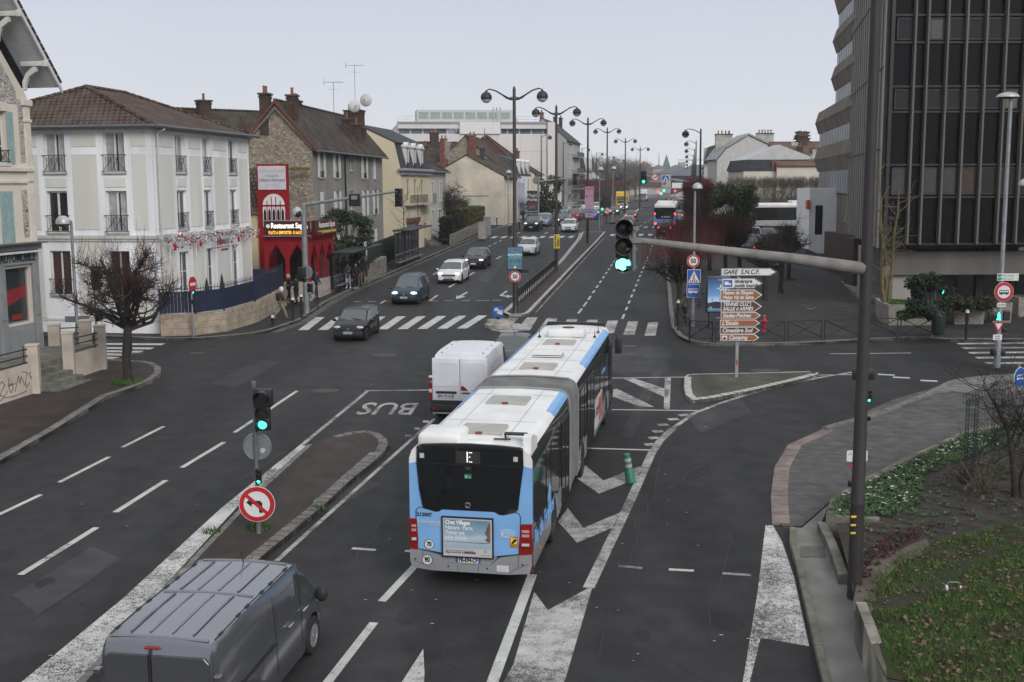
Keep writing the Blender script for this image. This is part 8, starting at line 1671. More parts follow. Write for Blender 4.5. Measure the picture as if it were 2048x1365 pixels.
for i,(a,c) in enumerate((((738,562),(757,551)),((762,549),(775,541)))):
 m=MB(); wallrun(m,[G(*a,.12),G(*c,.12)],.4,-.1,1.3); o=m.build('rubble_wall',rubw); tag(o,['low rubble wall piece left of the fence gap','low rubble wall piece right of the fence gap'][i],'wall')
x,y,z=gat(735,556,.12); t=thing('wheelie_bin','black wheeled bin beside the first bus shelter','bin',(x,y,z),HR); m=MB(); m.rbox(-.4,.4,-.4,.4,.1,1.2,.05); m.build('body',blackf,t); m=MB(); m.rbox(-.44,.44,-.46,.44,1.2,1.3,.03); m.build('lid',blackf,t)
hw=[G(u,v,.12) for u,v in [(908,489),(945,470),(972,456)]]; m=MB(); wallrun(m,resample(hw,3),.35,-.1,1.1); o=m.build('garden_wall',rubw); tag(o,'long low rubble wall under the clipped hedge','wall')
for i,(u,v,h) in enumerate(((966,478,1.7),(977,471,2.0))):
 t=thing('utility_cabinet',['pale pillar box at the end of the hedge wall','grey utility cabinet right of the pale pillar box'][i],'cabinet',gat(u,v,.12),HR); m=MB(); m.rbox(-.35,.35,-.3,.3,0,h,.04); m.build('body',M(['pale cabinet','grey cabinet'][i],((.42,.37,.33),(.25,.26,.26))[i],.7,.15,3),t); m=MB(); m.rbox(-.4,.4,-.35,.35,h,h+.08,.02); m.build('cap',concl,t); m=MB(); m.box(-.28,.28,-.315,-.302,.15,h-.2); m.build('door',M(['pale cabinet','grey cabinet'][i],(0,0,0)),t)
b=gat(1067,441,.0); Y=b[1]; t=thing('gym_totem','tall dark advertising totem with white gym lettering and 24/7','advertising panel',b,0); W_=(1077-1057)/2300*Y/2; z1_=A(1067,382,Y)[2]-b[2]; m=MB(); m.rbox(-W_,W_,-.15,.15,.0,z1_,.03); o=m.build('panel',M('charcoal panel',(.03,.033,.042),.5,.15),t); m=MB(); m.box(-W_,W_,-.17,.17,z1_,z1_+.12); m.build('top_edge',swht,t)
sc_=Y/160; text('Magic',.62*sc_,swht,o,(0,-.16,z1_-.65*sc_)); text('Form',.62*sc_,swht,o,(0,-.16,z1_-1.25*sc_),bold=.01); text('ouvert',.4*sc_,sred,o,(0,-.16,z1_-1.85*sc_)); text('24/7',.55*sc_,M('salmon lettering',(.5,.2,.18),.6,0),o,(0,-.16,z1_-2.3*sc_)); text('à partir de 19€',.22*sc_,swht,o,(0,-.16,z1_-2.85*sc_)); text('01 64 09 16 18',.25*sc_,swht,o,(0,-.16,.9))
def far_gantry(label,X,Y,za,xe,ze,parts):
 t=thing('signal_gantry',label,'traffic light',(X,Y,gz(Y)),0); m=MB(); m.lathe([(.16,0),(.12,za)],n=10); m.build('pole',galv,t,40); m=MB(); m.tube([(0,0,za-.15),(xe,0,ze)],[.12,.07],8); m.build('arm',galv,t,40); parts(t); return t
x_,_,za=A(1383,366,140)
def P1_(t):
 f=lambda u,v:(A(u,v,140)[0]-x_,A(u,v,140)[2]-gz(140)); x,z=f(1290,358); heads(t,x,z,3,.2,-.3,2,w=.38); x,z=f(1313,358.5); sign_noturn(t,x,z,.45,-.15,False); x,z=f(1334,362); o=rect(t,x-.42,x+.42,z-.42,z+.42,-.15,swht,'crossing_sign'); rect(o,x-.39,x+.39,z-.39,z+.39,-.16,sblue,'blue_field'); poly(o,[(x-.34,z-.3),(x+.34,z-.3),(x,z+.33)],-.168,swht,'white_triangle'); poly(o,[(x-.1,z-.27),(x+.12,z-.27),(x+.03,z+.12),(x-.05,z+.12)],-.175,sblk,'walking_figure')
far_gantry('far grey gantry from the right kerb with green light, no-right-turn and crossing signs',x_,140,za-gz(140),A(1290,354,140)[0]-x_,A(1290,354,140)[2]-gz(140),P1_)
x_2,_,za2=A(1080,362,165)
far_gantry('far grey gantry reaching out from the left kerb by the gym totem',x_2,165,za2-gz(165),A(1153,357,165)[0]-x_2,A(1153,357,165)[2]-gz(165),lambda t:(heads(t,A(1153,357,165)[0]-x_2,A(1153,361,165)[2]-gz(165),3,.2,-.1,None,w=.3),back_disc(t,-.3,za2-gz(165)-.0,.5)))
b=gat(1216,452,.12); t=thing('median_signals','black signal boards, green light and no-left-turn disc at the foot of the fourth lamp post','traffic light',(b[0],b[1]-.6,b[2]),0); Y=b[1]-.6; f=lambda u,v:(A(u,v,Y)[0]-b[0],A(u,v,Y)[2]-b[2])
for u in (1212,1221): x,z=f(u,406); m=MB(); m.rbox(x-.22,x+.22,-.1,.1,z-.85,z+.7,.05); m.build('backboard',sig,t)
x,z=f(1207,414); heads(t,x,z,3,.16,-.15,2,w=.26); x,z=f(1217,424); sign_noturn(t,x,z,.42,-.2); m=MB(); m.lathe([(.06,0),(.05,f(1207,405)[1])],(f(1207,414)[0],0,0),8); m.lathe([(.06,0),(.05,f(1207,405)[1])],(f(1219,414)[0],0,0),8); m.build('post',galvd,t)
xo,_,zo=A(1297,368,395); xo2=A(1326,368,395)[0]; t=thing('overhead_gantry','far overhead road gantry with a brown motorway board','road gantry',(xo-1.5,395,gz(395)),0); m=MB(); m.box(-7,22,-.3,.3,zo-gz(395)-2.2,zo-gz(395)-1.6); m.box(-7.2,-6.6,-.3,.3,0,zo-gz(395)); m.box(21.6,22.2,-.3,.3,0,zo-gz(395)-1.5); m.build('frame',galv,t); m=MB(); m.box(.5,xo2-xo+1.5,-.5,-.32,zo-gz(395)-1.7,zo-gz(395)); m.build('board',M('brown road board',(.10,.05,.055),.6,.2),t); m=MB(); m.box(10,20,-.5,-.32,zo-gz(395)-2.0,zo-gz(395)-.2); m.build('board',swht,t)
for i,(u,v,mm_) in enumerate([(1319,388,rdon),(1331,385,gron),(1325,391,gron),(1353,386,rdon)]):
 x,y,z=A(u,v,330); t=thing('signal_post','tiny far %s signal over the junction by the river'%['red','bright green','small green','right-hand red'][i],'traffic light',(x,y,gz(y)),0); m=MB(); m.tube([(0,.1,0),(0,.1,z-gz(y)+.3)],.06,6); m.build('pole',galvd,t); m=MB(); m.ball((0,-.1,z-gz(y)),.3,10,6); m.build('signal_lens',mm_,t,50)
pebble=rubble('exposed aggregate',[(0,(.25,.23,.2)),(.5,(.33,.31,.27)),(1,(.2,.18,.16))],(.22,.2,.18),18,.1,1)
def trough(pts_in,h,label,z0=.12):
 t=thing('planter',label,'planter',(0,0,0)); p=ccw(pts_in); cx_=sum(q[0] for q in p)/len(p); cy_=sum(q[1] for q in p)/len(p); m=MB(); n=len(p)
 lo=[(cx_+(x-cx_)*.93,cy_+(y-cy_)*.93,gz(y)+z0) for x,y in p]; hi=[(x,y,gz(cy_)+h) for x,y in p]; inn=[(cx_+(x-cx_)*.86,cy_+(y-cy_)*.86,gz(cy_)+h) for x,y in p]
 m.add(lo+hi+inn,[(i,(i+1)%n,n+(i+1)%n,n+i) for i in range(n)]+[(n+i,n+(i+1)%n,2*n+(i+1)%n,2*n+i) for i in range(n)]); m.build('trough',pebble,t); m=MB(); m.add([(x,y,z-.08) for x,y,z in inn],[tuple(range(n))]); m.build('soil',soil,t); return t
pA=[G(1756,650,.12),G(1776,660,.12),G(1893,661,.12)]; tA=trough([(pA[0][0],pA[0][1]),(pA[1][0],pA[1][1]),(pA[2][0],pA[2][1]),(pA[2][0]+.1,pA[2][1]+2.0),(pA[0][0]+.4,pA[0][1]+1.9)],1.15,'large angular aggregate planter with the bare yellowish tree')
m=MB(); a=pA[1]; m.box(a[0]+.45,a[0]+1.25,a[1]-.025,a[1]+.05,gz(a[1])+.68,gz(a[1])+.85); m.build('rusty_plate',M('rusty plate',(.2,.085,.06),.8,.4,6),tA)
for i,(u0,u1,v) in enumerate(((1908,1970,659),(1985,2024,657),(2036,2100,645))): a=G(u0,v,.12); c=G(u1,v,.12); trough([a,c,(c[0],c[1]+1.4),(a[0],a[1]+1.4)],1.15,['square aggregate planter overhung by juniper','empty aggregate planter behind the bus sign post','aggregate planter cut by the right edge'][i])
b=gat(1866,684,.12); Y=b[1]; zf=lambda v: A(1866,v,Y)[2]-b[2]; t=thing('signal_post','grey post with a green walking light beside the litter bin','traffic light',b,0); m=MB(); m.lathe([(.07,0),(.06,.6),(.05,.65),(.045,zf(580))],n=10); m.build('pole',galv,t,40); h_=heads(t,.36,zf(591),1,.12,-.1,None,w=.2,hood=False)
def walker(parent,x,z,y,s):
 m=MB(); m.bar((x,y,z),(x+.04*s,y,z-.11*s),.035*s); m.bar((x,y,z),(x-.05*s,y,z-.11*s),.035*s); m.bar((x,y,z-.01),(x,y,z+.08*s),.06*s); m.ball((x,y,z+.11*s),.028*s,8,4); return m.build('green_walker',gron,parent)
walker(h_,.36,zf(591),-.13,1.1); m=MB(); m.ball((-.2,0,zf(588)),(.22,.12,.14),10,6); m.build('signal_hood',sig,t,50); m=MB(); m.rbox(-.06,.05,-.12,.0,zf(618),zf(608),.03); m.build('push_button',sig,t)
x,y,z=gat(1871,688,.12); t=thing('litter_bin','dark green hooded litter bin on the post at the end of the railings','bin',(x,y-.25,z),0); bg_=M('bin dark green',(.015,.03,.028),.5,.2,4); m=MB(); m.lathe([(.0,.22),(.2,.24),(.28,.36),(.31,1.05),(.33,1.12),(.33,1.16),(.28,1.16)],n=18); m.build('body',bg_,t,40); m=MB(); m.ball((0,0,1.16),(.29,.29,.28),16,6,0,0,90); m.build('hood',bg_,t,60); m=MB(); m.ball((.1,-.2,1.28),(.13,.12,.1),10,6); m.build('opening',sblk,t,50)
b=lr.location; Y=b.y; zf=lambda v: A(1993,v,Y)[2]-b.z; xf=lambda u,v=620: A(u,v,Y)[0]-b.x
for v in (561,568): o=rect(lr,xf(1990),xf(2033),zf(v)-.075,zf(v)+.075,-.1,swht,'cycle_route_plate',.01); rect(o,xf(1991),xf(1998),zf(v)-.05,zf(v)+.05,-.11,M('route green',(.02,.2,.12),.5,0),'route_badge',.01); text('Melun centre   →',.1,M('route green',(.02,.2,.12)),o,(xf(2015),-.11,zf(v)))
o=rdisc(lr,xf(2005),zf(594),.39,-.1,swht,'no_bus_sign'); rdisc(o,xf(2005),zf(594),.38,-.108,sred,'red_ring',.006); rdisc(o,xf(2005),zf(594),.26,-.113,swht,'white_field',.006); busicon(o,xf(2005),zf(595),.19,-.12,sblk)
o=rect(lr,xf(1993),xf(2010),zf(624),zf(616),-.1,swht,'exception_plate',.01); text('SAUF TRANS',.09,sblk,o,(xf(2001.5),-.11,zf(620)),sx=.6)
h_=heads(lr,xf(1990),zf(643),1,.14,-.1,None,w=.24,hood=False); walker(h_,xf(1997),zf(643),-.13,1.3); m=MB(); m.rbox(xf(2008),xf(2022),-.05,.1,zf(652),zf(632),.05); m.build('signal_back',sig,lr)
zt_=zf(654); o=poly(lr,[(xf(1987),zt_),(xf(2009),zt_),(xf(1998),zf(677))][::-1],-.1,sred,'give_way_sign'); poly(o,[(xf(1991),zf(657)),(xf(2005),zf(657)),(xf(1998),zf(670))][::-1],-.107,swht,'sign_field')
o=rect(lr,xf(1988),xf(2006),zf(690),zf(679),-.1,swht,'pedestrian_plate',.01); text('PRIORITÉ',.07,sblk,o,(xf(1997),-.11,zf(683)),sx=.7); text('PIÉTONS',.07,sblk,o,(xf(1997),-.11,zf(687.5)),sx=.7)
m=MB(); m.lathe([(.09,zf(705)),(.09,zf(692))],(0,0,0),10); m.build('green_sticker',M('green sticker wrap',(.05,.3,.17),.6,.4,9),lr); m=MB(); m.ball((.2,-.05,zf(670)),.1,10,6); m.rbox(-.25,.3,-.1,.2,zf(722),zf(708),.05); m.build('signal_head',sig,lr,50)
b=gat(2030,862,.1); Y=b[1]; zf=lambda v: A(2030,v,Y)[2]-b[2]; t=thing('cycle_sign','blue oval bus lane sign on a grey post behind the bare shrubs','road sign',b,R(35)); m=MB(); m.lathe([(.045,0),(.04,zf(740))],n=10); m.build('pole',galv,t,40); o=rdisc(t,-.05,zf(765),.33,-.07,swht); rdisc(o,-.05,zf(765),.31,-.08,sblue,'blue_field'); busicon(o,-.05,zf(765),.18,-.088,swht)
b=gat(2072,700,.12); t=thing('dome_lamp','pair of grey dome lamps cut by the right picture edge','street lamp',b,0); zt_=A(2050,380,b[1])[2]-b[2]; m=MB(); m.lathe([(.08,0),(.07,zt_)],n=10); m.build('pole',galv,t,40)
for dx_,dz in ((-.75,0),(-.3,.35)): m=MB(); m.ball((dx_,0,zt_+dz),(.45,.35,.3),14,6,0,-10,90); m.build('lamp_dome',domew,t,60)
m=MB(); m.bar((0,0,zt_-.1),(-.9,0,zt_-.1),.06); m.build('arm',blackf,t)
a,c=gat(1037,612,.125),gat(1113,545,.125); t=thing('median_railing','black hooped railing along the median between the first two lamp posts','railing',a,math.atan2(c[1]-a[1],c[0]-a[0])); Ln=math.dist(a[:2],c[:2]); dz=c[2]-a[2]; m=MB(); n=24
for k in range(n+1): x=Ln*k/n; z=dz*k/n; m.bar((x,0,z),(x,0,z+1.0),.04);
for k in range(n): x=Ln*k/n; z=dz*k/n; m.bar((x,0,z+.15),(x+Ln/n*.5,0,z+.95),.025); m.bar((x+Ln/n,0,z+.15),(x+Ln/n*.5,0,z+.95),.025)
m.bar((0,0,1.0),(Ln,0,1.0+dz),.045); m.bar((0,0,.15),(Ln,0,.15+dz),.03); m.build('rails',blackf,t)
x,y=G(1905,1135,1.3); t=thing('toy_walker','overturned toy walker with red wheels lying on the grass bank','toy',(x,y,gz(y)+bank(x,y)+.02),R(-8)); t.scale=(.62,.62,.62); tr=M('toy red',(.35,.04,.06),.5,.15); tg=M('toy grey tube',(.25,.26,.28),.4,.1,metal=.4)
for s_ in (-1,1): m=MB(); m.lathe([(.0,-.03),(.085,-.03),(.085,.03),(0,.03)],(s_*.2,0,.07),16,'x'); w_=m.build('wheel',tr,t,40); m=MB(); m.lathe([(.085,-.032),(.1,-.02),(.1,.02),(.085,.032)],(s_*.2,0,.07),16,'x'); m.build('tyre',swht,w_,40)
m=MB(); m.tube([(-.2,0,.07),(.2,0,.07)],.012,6); m.build('axle',tr,t); m=MB(); m.tube([(-.17,.02,.07),(-.17,.0,.22),(-.13,.0,.27),(.13,0,.27),(.17,0,.22),(.17,.02,.07)],.012,6); m.tube([(-.17,0,.12),(-.3,.1,.2)],.012,6); m.build('frame',tg,t); m=MB(); m.prism([(.2,.1),(.4,.12),(.36,.16),(.2,.15)],'y',-.06,.02); m.build('handle',tr,t)
# ================================================================ TREES AND PLANTS
bark=M('dark bark',(.035,.028,.024),.95,.4,6,bump=.8); twigd=M('dark twigs',(.027,.021,.018),.9,.3,4); twigr=M('red twigs',(.080,.017,.017),.85,.3,3); twigg=M('grey twigs',(.10,.088,.075),.9,.3,2); mossb=M('mossy yellow bark',(.13,.11,.05),.95,.35,5,bump=.5); twigf=M('far grey brown twigs',(.13,.115,.105),.9,.3,1)
leafd=M('dark evergreen leaves',(.030,.048,.022),.6,.55,2.5,spec=.3); leafm=M('magnolia leaves',(.060,.080,.025),.55,.55,1.6,spec=.35); hedgel=M('hedge leaves',(.085,.135,.030),.8,.5,1.5); hedgeb=M('brown hedge leaves',(.085,.070,.032),.85,.5,1.5); conif=M('conifer needles',(.016,.028,.016),.8,.45,3); junip=M('juniper needles',(.035,.045,.018),.85,.45,3); grassm=M('grass blades',(.050,.105,.016),.8,.5,2.5); fallen=M('fallen leaves',(.155,.10,.06),.9,.5,7); bedl=M('bedding leaves',(.050,.095,.032),.65,.55,5)
def twig(m,p,d,L_,r,n=3,seg=3,bend=.25,up=.0,R_=rnd,tip=.35):
 p=Vector(p); d=Vector(d).normalized(); pts=[p.copy()]
 for k in range(seg):
  d=(d+Vector((R_.gauss(0,bend),R_.gauss(0,bend),R_.gauss(0,bend)+up))).normalized(); p=p+d*(L_/seg); pts.append(p.copy())
 m.tube(pts,[r*(1-(1-tip)*k/seg) for k in range(seg+1)],n,cap=False); return pts,d
def leaves(m,pts,size,R_,flat=.0,mi=0):
 n=len(pts); g=np.random.RandomState(R_.randint(0,99999)); a=g.normal(size=(n,3)); a[:,2]*=1-flat; a/=np.linalg.norm(a,axis=1)[:,None]; b=g.normal(size=(n,3)); b-= (b*a).sum(1)[:,None]*a; b/=np.linalg.norm(b,axis=1)[:,None]; s=(size*(.6+.8*g.rand(n)))[:,None]; P=np.array(pts);
 v=np.stack([P-a*s,P+b*s*.45,P+a*s,P-b*s*.45],1).reshape(-1,3); o=len(m.v); m.v+= [tuple(x) for x in v.tolist()]; m.f+=[(o+4*i,o+4*i+1,o+4*i+2,o+4*i+3) for i in range(n)]; m.m+=[mi]*n
def blobpts(c,r,n,R_,shell=.55):
 out=[]
 for _ in range(n):
  q=Vector((R_.gauss(0,1),R_.gauss(0,1),R_.gauss(0,1))).normalized()*(shell+(1-shell)*R_.random()) ; out.append((c[0]+q.x*r[0],c[1]+q.y*r[1],c[2]+q.z*r[2]))
 return out
def pollard(label,loc,h1,spread,top,ntw,seed,name='tree',tw=None,red=None,group=None,tr=.17):
 R_=random.Random(seed); t=thing(name,label,'tree',loc,0,group); m=MB()
 m.tube([(0,0,-.1),(.02,0,.25),(-.03,.02,h1*.45),(.04,0,h1*.55),(.08,0,h1*.8),(.1,0,h1)],[tr*1.5,tr*1.05,tr*.9,tr*1.1,tr*.95,tr*.8],10); m.build('trunk',bark,t,60)
 m=MB(); c=MB(); knobs=[]
 for k in range(14):
  a=2*math.pi*k/14*3+R_.uniform(-.25,.25); el=R_.choice([.35,.6,.85,1.05,1.3]); L_=spread*R_.uniform(.6,1.0)*(1.25 if el>.7 else .85)
  pts,d=twig(m,(.1,0,h1*R_.uniform(.88,1.0)),(math.cos(a)*math.cos(el),math.sin(a)*math.cos(el),math.sin(el)),L_,tr*.55,6,5,.22,.06,R_,.5); knobs.append((pts[-1],d)); knobs.append((pts[-2],d))
  for j in range(3):
   q=pts[R_.randint(1,4)]; pp,dd=twig(m,q,(R_.gauss(0,1),R_.gauss(0,1),R_.uniform(-.1,.9)),spread*R_.uniform(.3,.6),tr*.25,5,4,.3,.08,R_,.5); knobs.append((pp[-1],dd)); knobs.append((pp[-2],dd))
 m.build('limb',bark,t,60)
 tips=[q for q in knobs if (q[0]-Vector((.1,0,h1))).length>spread*.55] or knobs
 for k in range(ntw):
  q,d=R_.choice(tips if R_.random()<.75 else knobs); hz=R_.random(); dd=d*.5+Vector((R_.gauss(0,.8),R_.gauss(0,.8),R_.uniform(-.5,1.0))); pts,_=twig(c,q+Vector((R_.gauss(0,.06),R_.gauss(0,.06),R_.gauss(0,.06))),dd,R_.uniform(.3,.85)*top,.011,3,4,.33,.10,R_)
  if R_.random()<.6: twig(c,pts[2],(R_.gauss(0,1),R_.gauss(0,1),R_.uniform(0,1)),R_.uniform(.2,.5)*top,.008,3,3,.25,.15,R_)
 c.build('crown',tw or twigd,t)
 if red:
  m=MB()
  for k in range(red):
   q,d=R_.choice(knobs);
   if q.z<h1+.7: continue
   twig(m,q+Vector((R_.gauss(0,.25),R_.gauss(0,.25),R_.uniform(0,.5))),(R_.gauss(0,.25),R_.gauss(0,.25),1),R_.uniform(.4,.95)*top,.008,3,3,.1,.1,R_)
  m.build('young_shoots',twigr,t)
 return t
def tuft(loc,label,n,r,h,name='grass_tuft'):
 R_=random.Random(int(loc[0]*100)&0xffff); m=MB()
 for k in range(n):
  a=R_.uniform(0,6.28); d=r*math.sqrt(R_.random()); x,y=d*math.cos(a),d*math.sin(a); hh=h*R_.uniform(.4,1); b=R_.uniform(0,6.28); w_=.018; lx,ly=R_.gauss(0,.35)*hh,R_.gauss(0,.35)*hh
  m.add([(x-w_*math.cos(b),y-w_*math.sin(b),0),(x+w_*math.cos(b),y+w_*math.sin(b),0),(x+lx,y+ly,hh)],[(0,1,2)])
 o=m.build(name,grassm,None); o.location=loc; o['kind']='stuff'; o['label']=label; return o
x,y,z=gat(255,757,.12); pollard('bare knobbly pollarded street tree on the left corner pavement',(x,y,z),2.3,2.5,1.0,1500,11,red=520); tuft((x,y-.1,z),'bright grass round the foot of the left corner tree',500,.55,.22)
def redtree(label,loc,seed,first={},group='pollarded trees in the square on the right',sc=1,rz=0):
 if 'a' in first and seed!=first.get('s'):
  t=copy_tree(first['a']); relabel(t,loc,rz,label); t.scale=(sc,sc,sc*1.0); return t
 R_=random.Random(seed); t=thing('tree',label,'tree',loc,rz,group); first['a']=t; first['s']=seed
 m=MB(); m.tube([(0,0,-.1),(0,0,.4),(.03,0,1.2),(0,.03,2.0)],[.2,.15,.14,.15],8); m.build('trunk',bark,t,60); m=MB(); c=MB(); rr=MB(); kn=[]
 for k in range(12):
  a=2*math.pi*k/12+R_.uniform(-.3,.3); el=R_.choice([.25,.5,.9,1.2]); pts,d=twig(m,(0,0,1.9),(math.cos(a)*math.cos(el),math.sin(a)*math.cos(el),math.sin(el)),R_.uniform(1.2,2.2),.075,5,5,.2,.08,R_,.45); kn+=[(p,d) for p in pts[2:]]
  for j in range(3): pp,dd=twig(m,pts[R_.randint(2,4)],(R_.gauss(0,1),R_.gauss(0,1),R_.uniform(.1,1)),R_.uniform(.6,1.2),.035,4,4,.25,.1,R_,.5); kn+=[(p,dd) for p in pp[1:]]
 m.build('limb',bark,t,60)
 for k in range(900):
  q,d=R_.choice(kn); twig(c,q,(R_.gauss(0,.9),R_.gauss(0,.9),R_.uniform(-.7,1.0)),R_.uniform(.35,.9),.011,3,3,.3,.12,R_)
 for k in range(520):
  a=R_.uniform(0,6.28); d=2.0*math.sqrt(R_.random()); twig(rr,(d*math.cos(a),d*math.sin(a),R_.uniform(3.0,3.7)-.25*(d/2.2)**2),(R_.gauss(0,.22)+.15*math.cos(a),R_.gauss(0,.22)+.15*math.sin(a),1),R_.uniform(.5,1.15),.010,3,2,.08,.1,R_)
 c.build('crown',twigd,t); rr.build('young_shoots',twigr,t); return t
RT=[(1358,640,'red-twigged tree nearest the right kerb corner lamp',1.15),(1382,596,'second red-twigged tree back along the right kerb',1.15),(1452,560,'red-twigged tree above the station arrow sign',1.0),(1530,606,'dark pollarded tree whose trunk stands right of the arrow signs',1.25),(1562,592,'dark pollarded tree with mossy foot, second trunk right of the arrow signs',1.2),(1578,566,'dark pollarded tree farthest right before the white porch',1.15),(1480,545,'dark pollarded tree deep among the parked cars',1.1),(1420,545,'red-twigged tree behind the first row at the kerb',1.1),(1372,556,'third red-twigged tree back along the right kerb',1.15)]
for i,(u,v,l,sc) in enumerate(RT):
 x,y,z=gat(u,v,.12); q=redtree(l,(x,y,z),21,sc=sc,rz=i*1.3)
 if u>1470:
  for c_ in list(q.children):
   if c_.name.startswith('young'): bpy.data.objects.remove(c_)
 if i in (5,6): tuft((x,y-.1,z),'grass at the foot of the %s tree trunk right of the arrow signs'%['first','second'][i-5],160,.5,.18)
def boxtree(label,loc,seed,W_,D_,z0,z1,first={},group=None,tw=None,rd=None,n=1500,key='b',rz=0,limb=None):
 if key in first: t=copy_tree(first[key]); return relabel(t,loc,rz,label)
 R_=random.Random(seed); t=thing('tree',label,'tree',loc,rz,group); first[key]=t; m=MB(); m.tube([(0,0,-.1),(0,0,z0+.4)],[.17,.13],7)
 m.build('trunk',limb or bark,t,60); c=MB(); r2=MB(); m=MB()
 for k in range(14): a=2*math.pi*k/14; twig(m,(0,0,z0+.2),(math.cos(a)*W_,math.sin(a)*D_,R_.uniform(1,z1-z0)),R_.uniform(1.5,2.6),.06,5,5,.22,.1,R_,.4)
 m.build('limb',limb or bark,t,60)
 for k in range(n): twig(c,(R_.uniform(-W_,W_)*.95,R_.uniform(-D_,D_)*.95,R_.uniform(z0,z1-.3)),(R_.gauss(0,.7),R_.gauss(0,.7),R_.uniform(-.1,1.2)),R_.uniform(.4,.9),.014,3,2,.25,.1,R_)
 for k in range(n//2): twig(r2,(R_.uniform(-W_,W_),R_.uniform(-D_,D_),R_.uniform(z1-1.3,z1-.3)),(R_.gauss(0,.15),R_.gauss(0,.15),1),R_.uniform(.3,.8),.013,3,2,.06,.05,R_)
 c.build('crown',tw or twigd,t); r2.build('young_shoots',rd or twigr,t); return t
tall=['nearest tall clipped red tree behind the kerb lamp','second tall clipped red tree','third tall clipped red tree in the right row','fourth tall clipped red tree in the right row','fifth tall clipped red tree in the right row']
for i in range(5):
 y=120+i*9; boxtree(tall[i],((21.9+(y-140)*.152+.6 if i else 19.5),y,gz(y)+.12),31,1.5,2.6,1.6,5.6,group='tall clipped red trees along the right kerb',n=2100,rd=twigr,tw=M('reddish brown twigs',(.050,.027,.026),.9,.3,2))
for i in range(15):
 y=218+i*10.5; boxtree('low clipped red-brown tree, number %s of the left kerb row counted from the camera'%['one','two','three','four','five','six','seven','eight','nine','ten','eleven','twelve','thirteen','fourteen','fifteen'][i],(kx(y)-1.3,y,gz(y)),33,2.3,4.6,2.0,6.3,group='clipped red-brown trees along the left kerb',n=1500,key='l',tw=M('red brown twigs',(.075,.045,.045),.9,.3,1))
for i in range(6):
 boxtree(['first','second','third','fourth','fifth','sixth'][i]+' clipped grey plane tree from the left before the cream wall',(28.6+i*2.15,144.5+i*.2,gz(144)),35,1.5,1.9,2.2,5.9,group='clipped plane trees before the cream house',n=1100,key='p',tw=twigg,rd=M('grey brown shoots',(.075,.055,.045),.9,.3,2),limb=M('pale plane bark',(.14,.125,.10),.9,.4,4),rz=i)
def tall_tree(label,loc,h,sp,seed,first={},key='t',group='tall bare grey trees beyond the left houses',mt=None):
 if key in first: t=copy_tree(first[key]); relabel(t,loc,seed*1.7,label); return t
 R_=random.Random(seed); t=thing('tree',label,'tree',loc,0,group); first[key]=t; m=MB(); m.tube([(0,0,-.2),(.05,0,h*.25),(0,.1,h*.5)],[.35,.25,.16],8); m.build('trunk',mt or twigf,t,60); m=MB(); c=MB()
 for k in range(34):
  a=R_.uniform(0,6.28); z=h*R_.uniform(.2,.5); pts,d=twig(m,(0,0,z),(math.cos(a),math.sin(a),R_.uniform(.5,1.6)),h*R_.uniform(.3,.5),.09,5,5,.16,.05,R_,.3)
  for j in range(9):
   q=pts[R_.randint(1,5)]; pp,dd=twig(m,q,(R_.gauss(0,1),R_.gauss(0,1),R_.uniform(.1,1.3)),h*R_.uniform(.1,.22),.04,3,3,.2,.05,R_)
   for i in range(6): twig(c,pp[R_.randint(1,3)],(R_.gauss(0,1),R_.gauss(0,1),R_.uniform(0,1)),h*R_.uniform(.05,.12),.02,3,2,.2,.05,R_)
 m.build('limb',mt or twigf,t,60); c.build('crown',mt or twigf,t); return t
for i,(u,y,tp) in enumerate([(1200,330,330),(1215,345,322),(1232,350,322),(1248,365,318),(1262,380,325),(1275,395,330),(1288,420,345),(1222,400,330),(1255,430,335)]):
 x,_,zt=A(u,tp,y); tall_tree('tall bare grey tree, %s along the left of the distant avenue'%['first','second','third','fourth','fifth','sixth','seventh','one set back','last set back'][i],(x,y,gz(y)),13.5,1,i+50)
for o in list(SC.objects):
 if o.name.startswith('tree') and o.parent is None and o.get('group')=='tall bare grey trees beyond the left houses': o.scale=(1.15,1.15,1.1)
R_=random.Random(9); x,y,z=gat(950,466,.12); x-=4; t=thing('tree','spreading bare grey garden tree behind the clipped hedge','tree',(x,y,z),0); m=MB(); c=MB(); m.tube([(0,0,0),(.1,0,1.5),(.2,0,2.4)],[.22,.18,.15],8); m.build('trunk',twigg,t,60); m=MB()
for k in range(26):
 a=R_.uniform(0,6.28); pts,d=twig(m,(.2,0,R_.uniform(1.6,2.5)),(math.cos(a)*1.3,math.sin(a),R_.uniform(.3,1.2)),R_.uniform(2.2,4.0),.06,5,6,.16,.02,R_,.3)
 for j in range(34):
  pp,_=twig(c,pts[R_.randint(2,6)],(R_.gauss(0,1),R_.gauss(0,1),R_.uniform(-.3,1)),R_.uniform(.7,1.7),.026,3,4,.2,.05,R_); twig(c,pp[2],(R_.gauss(0,1),R_.gauss(0,1),R_.uniform(-.1,1)),.8,.014,3,3,.2,.05,R_)
m.build('limb',twigd,t,60); c.build('crown',M('brown grey twigs',(.06,.05,.042),.9,.3,2),t)
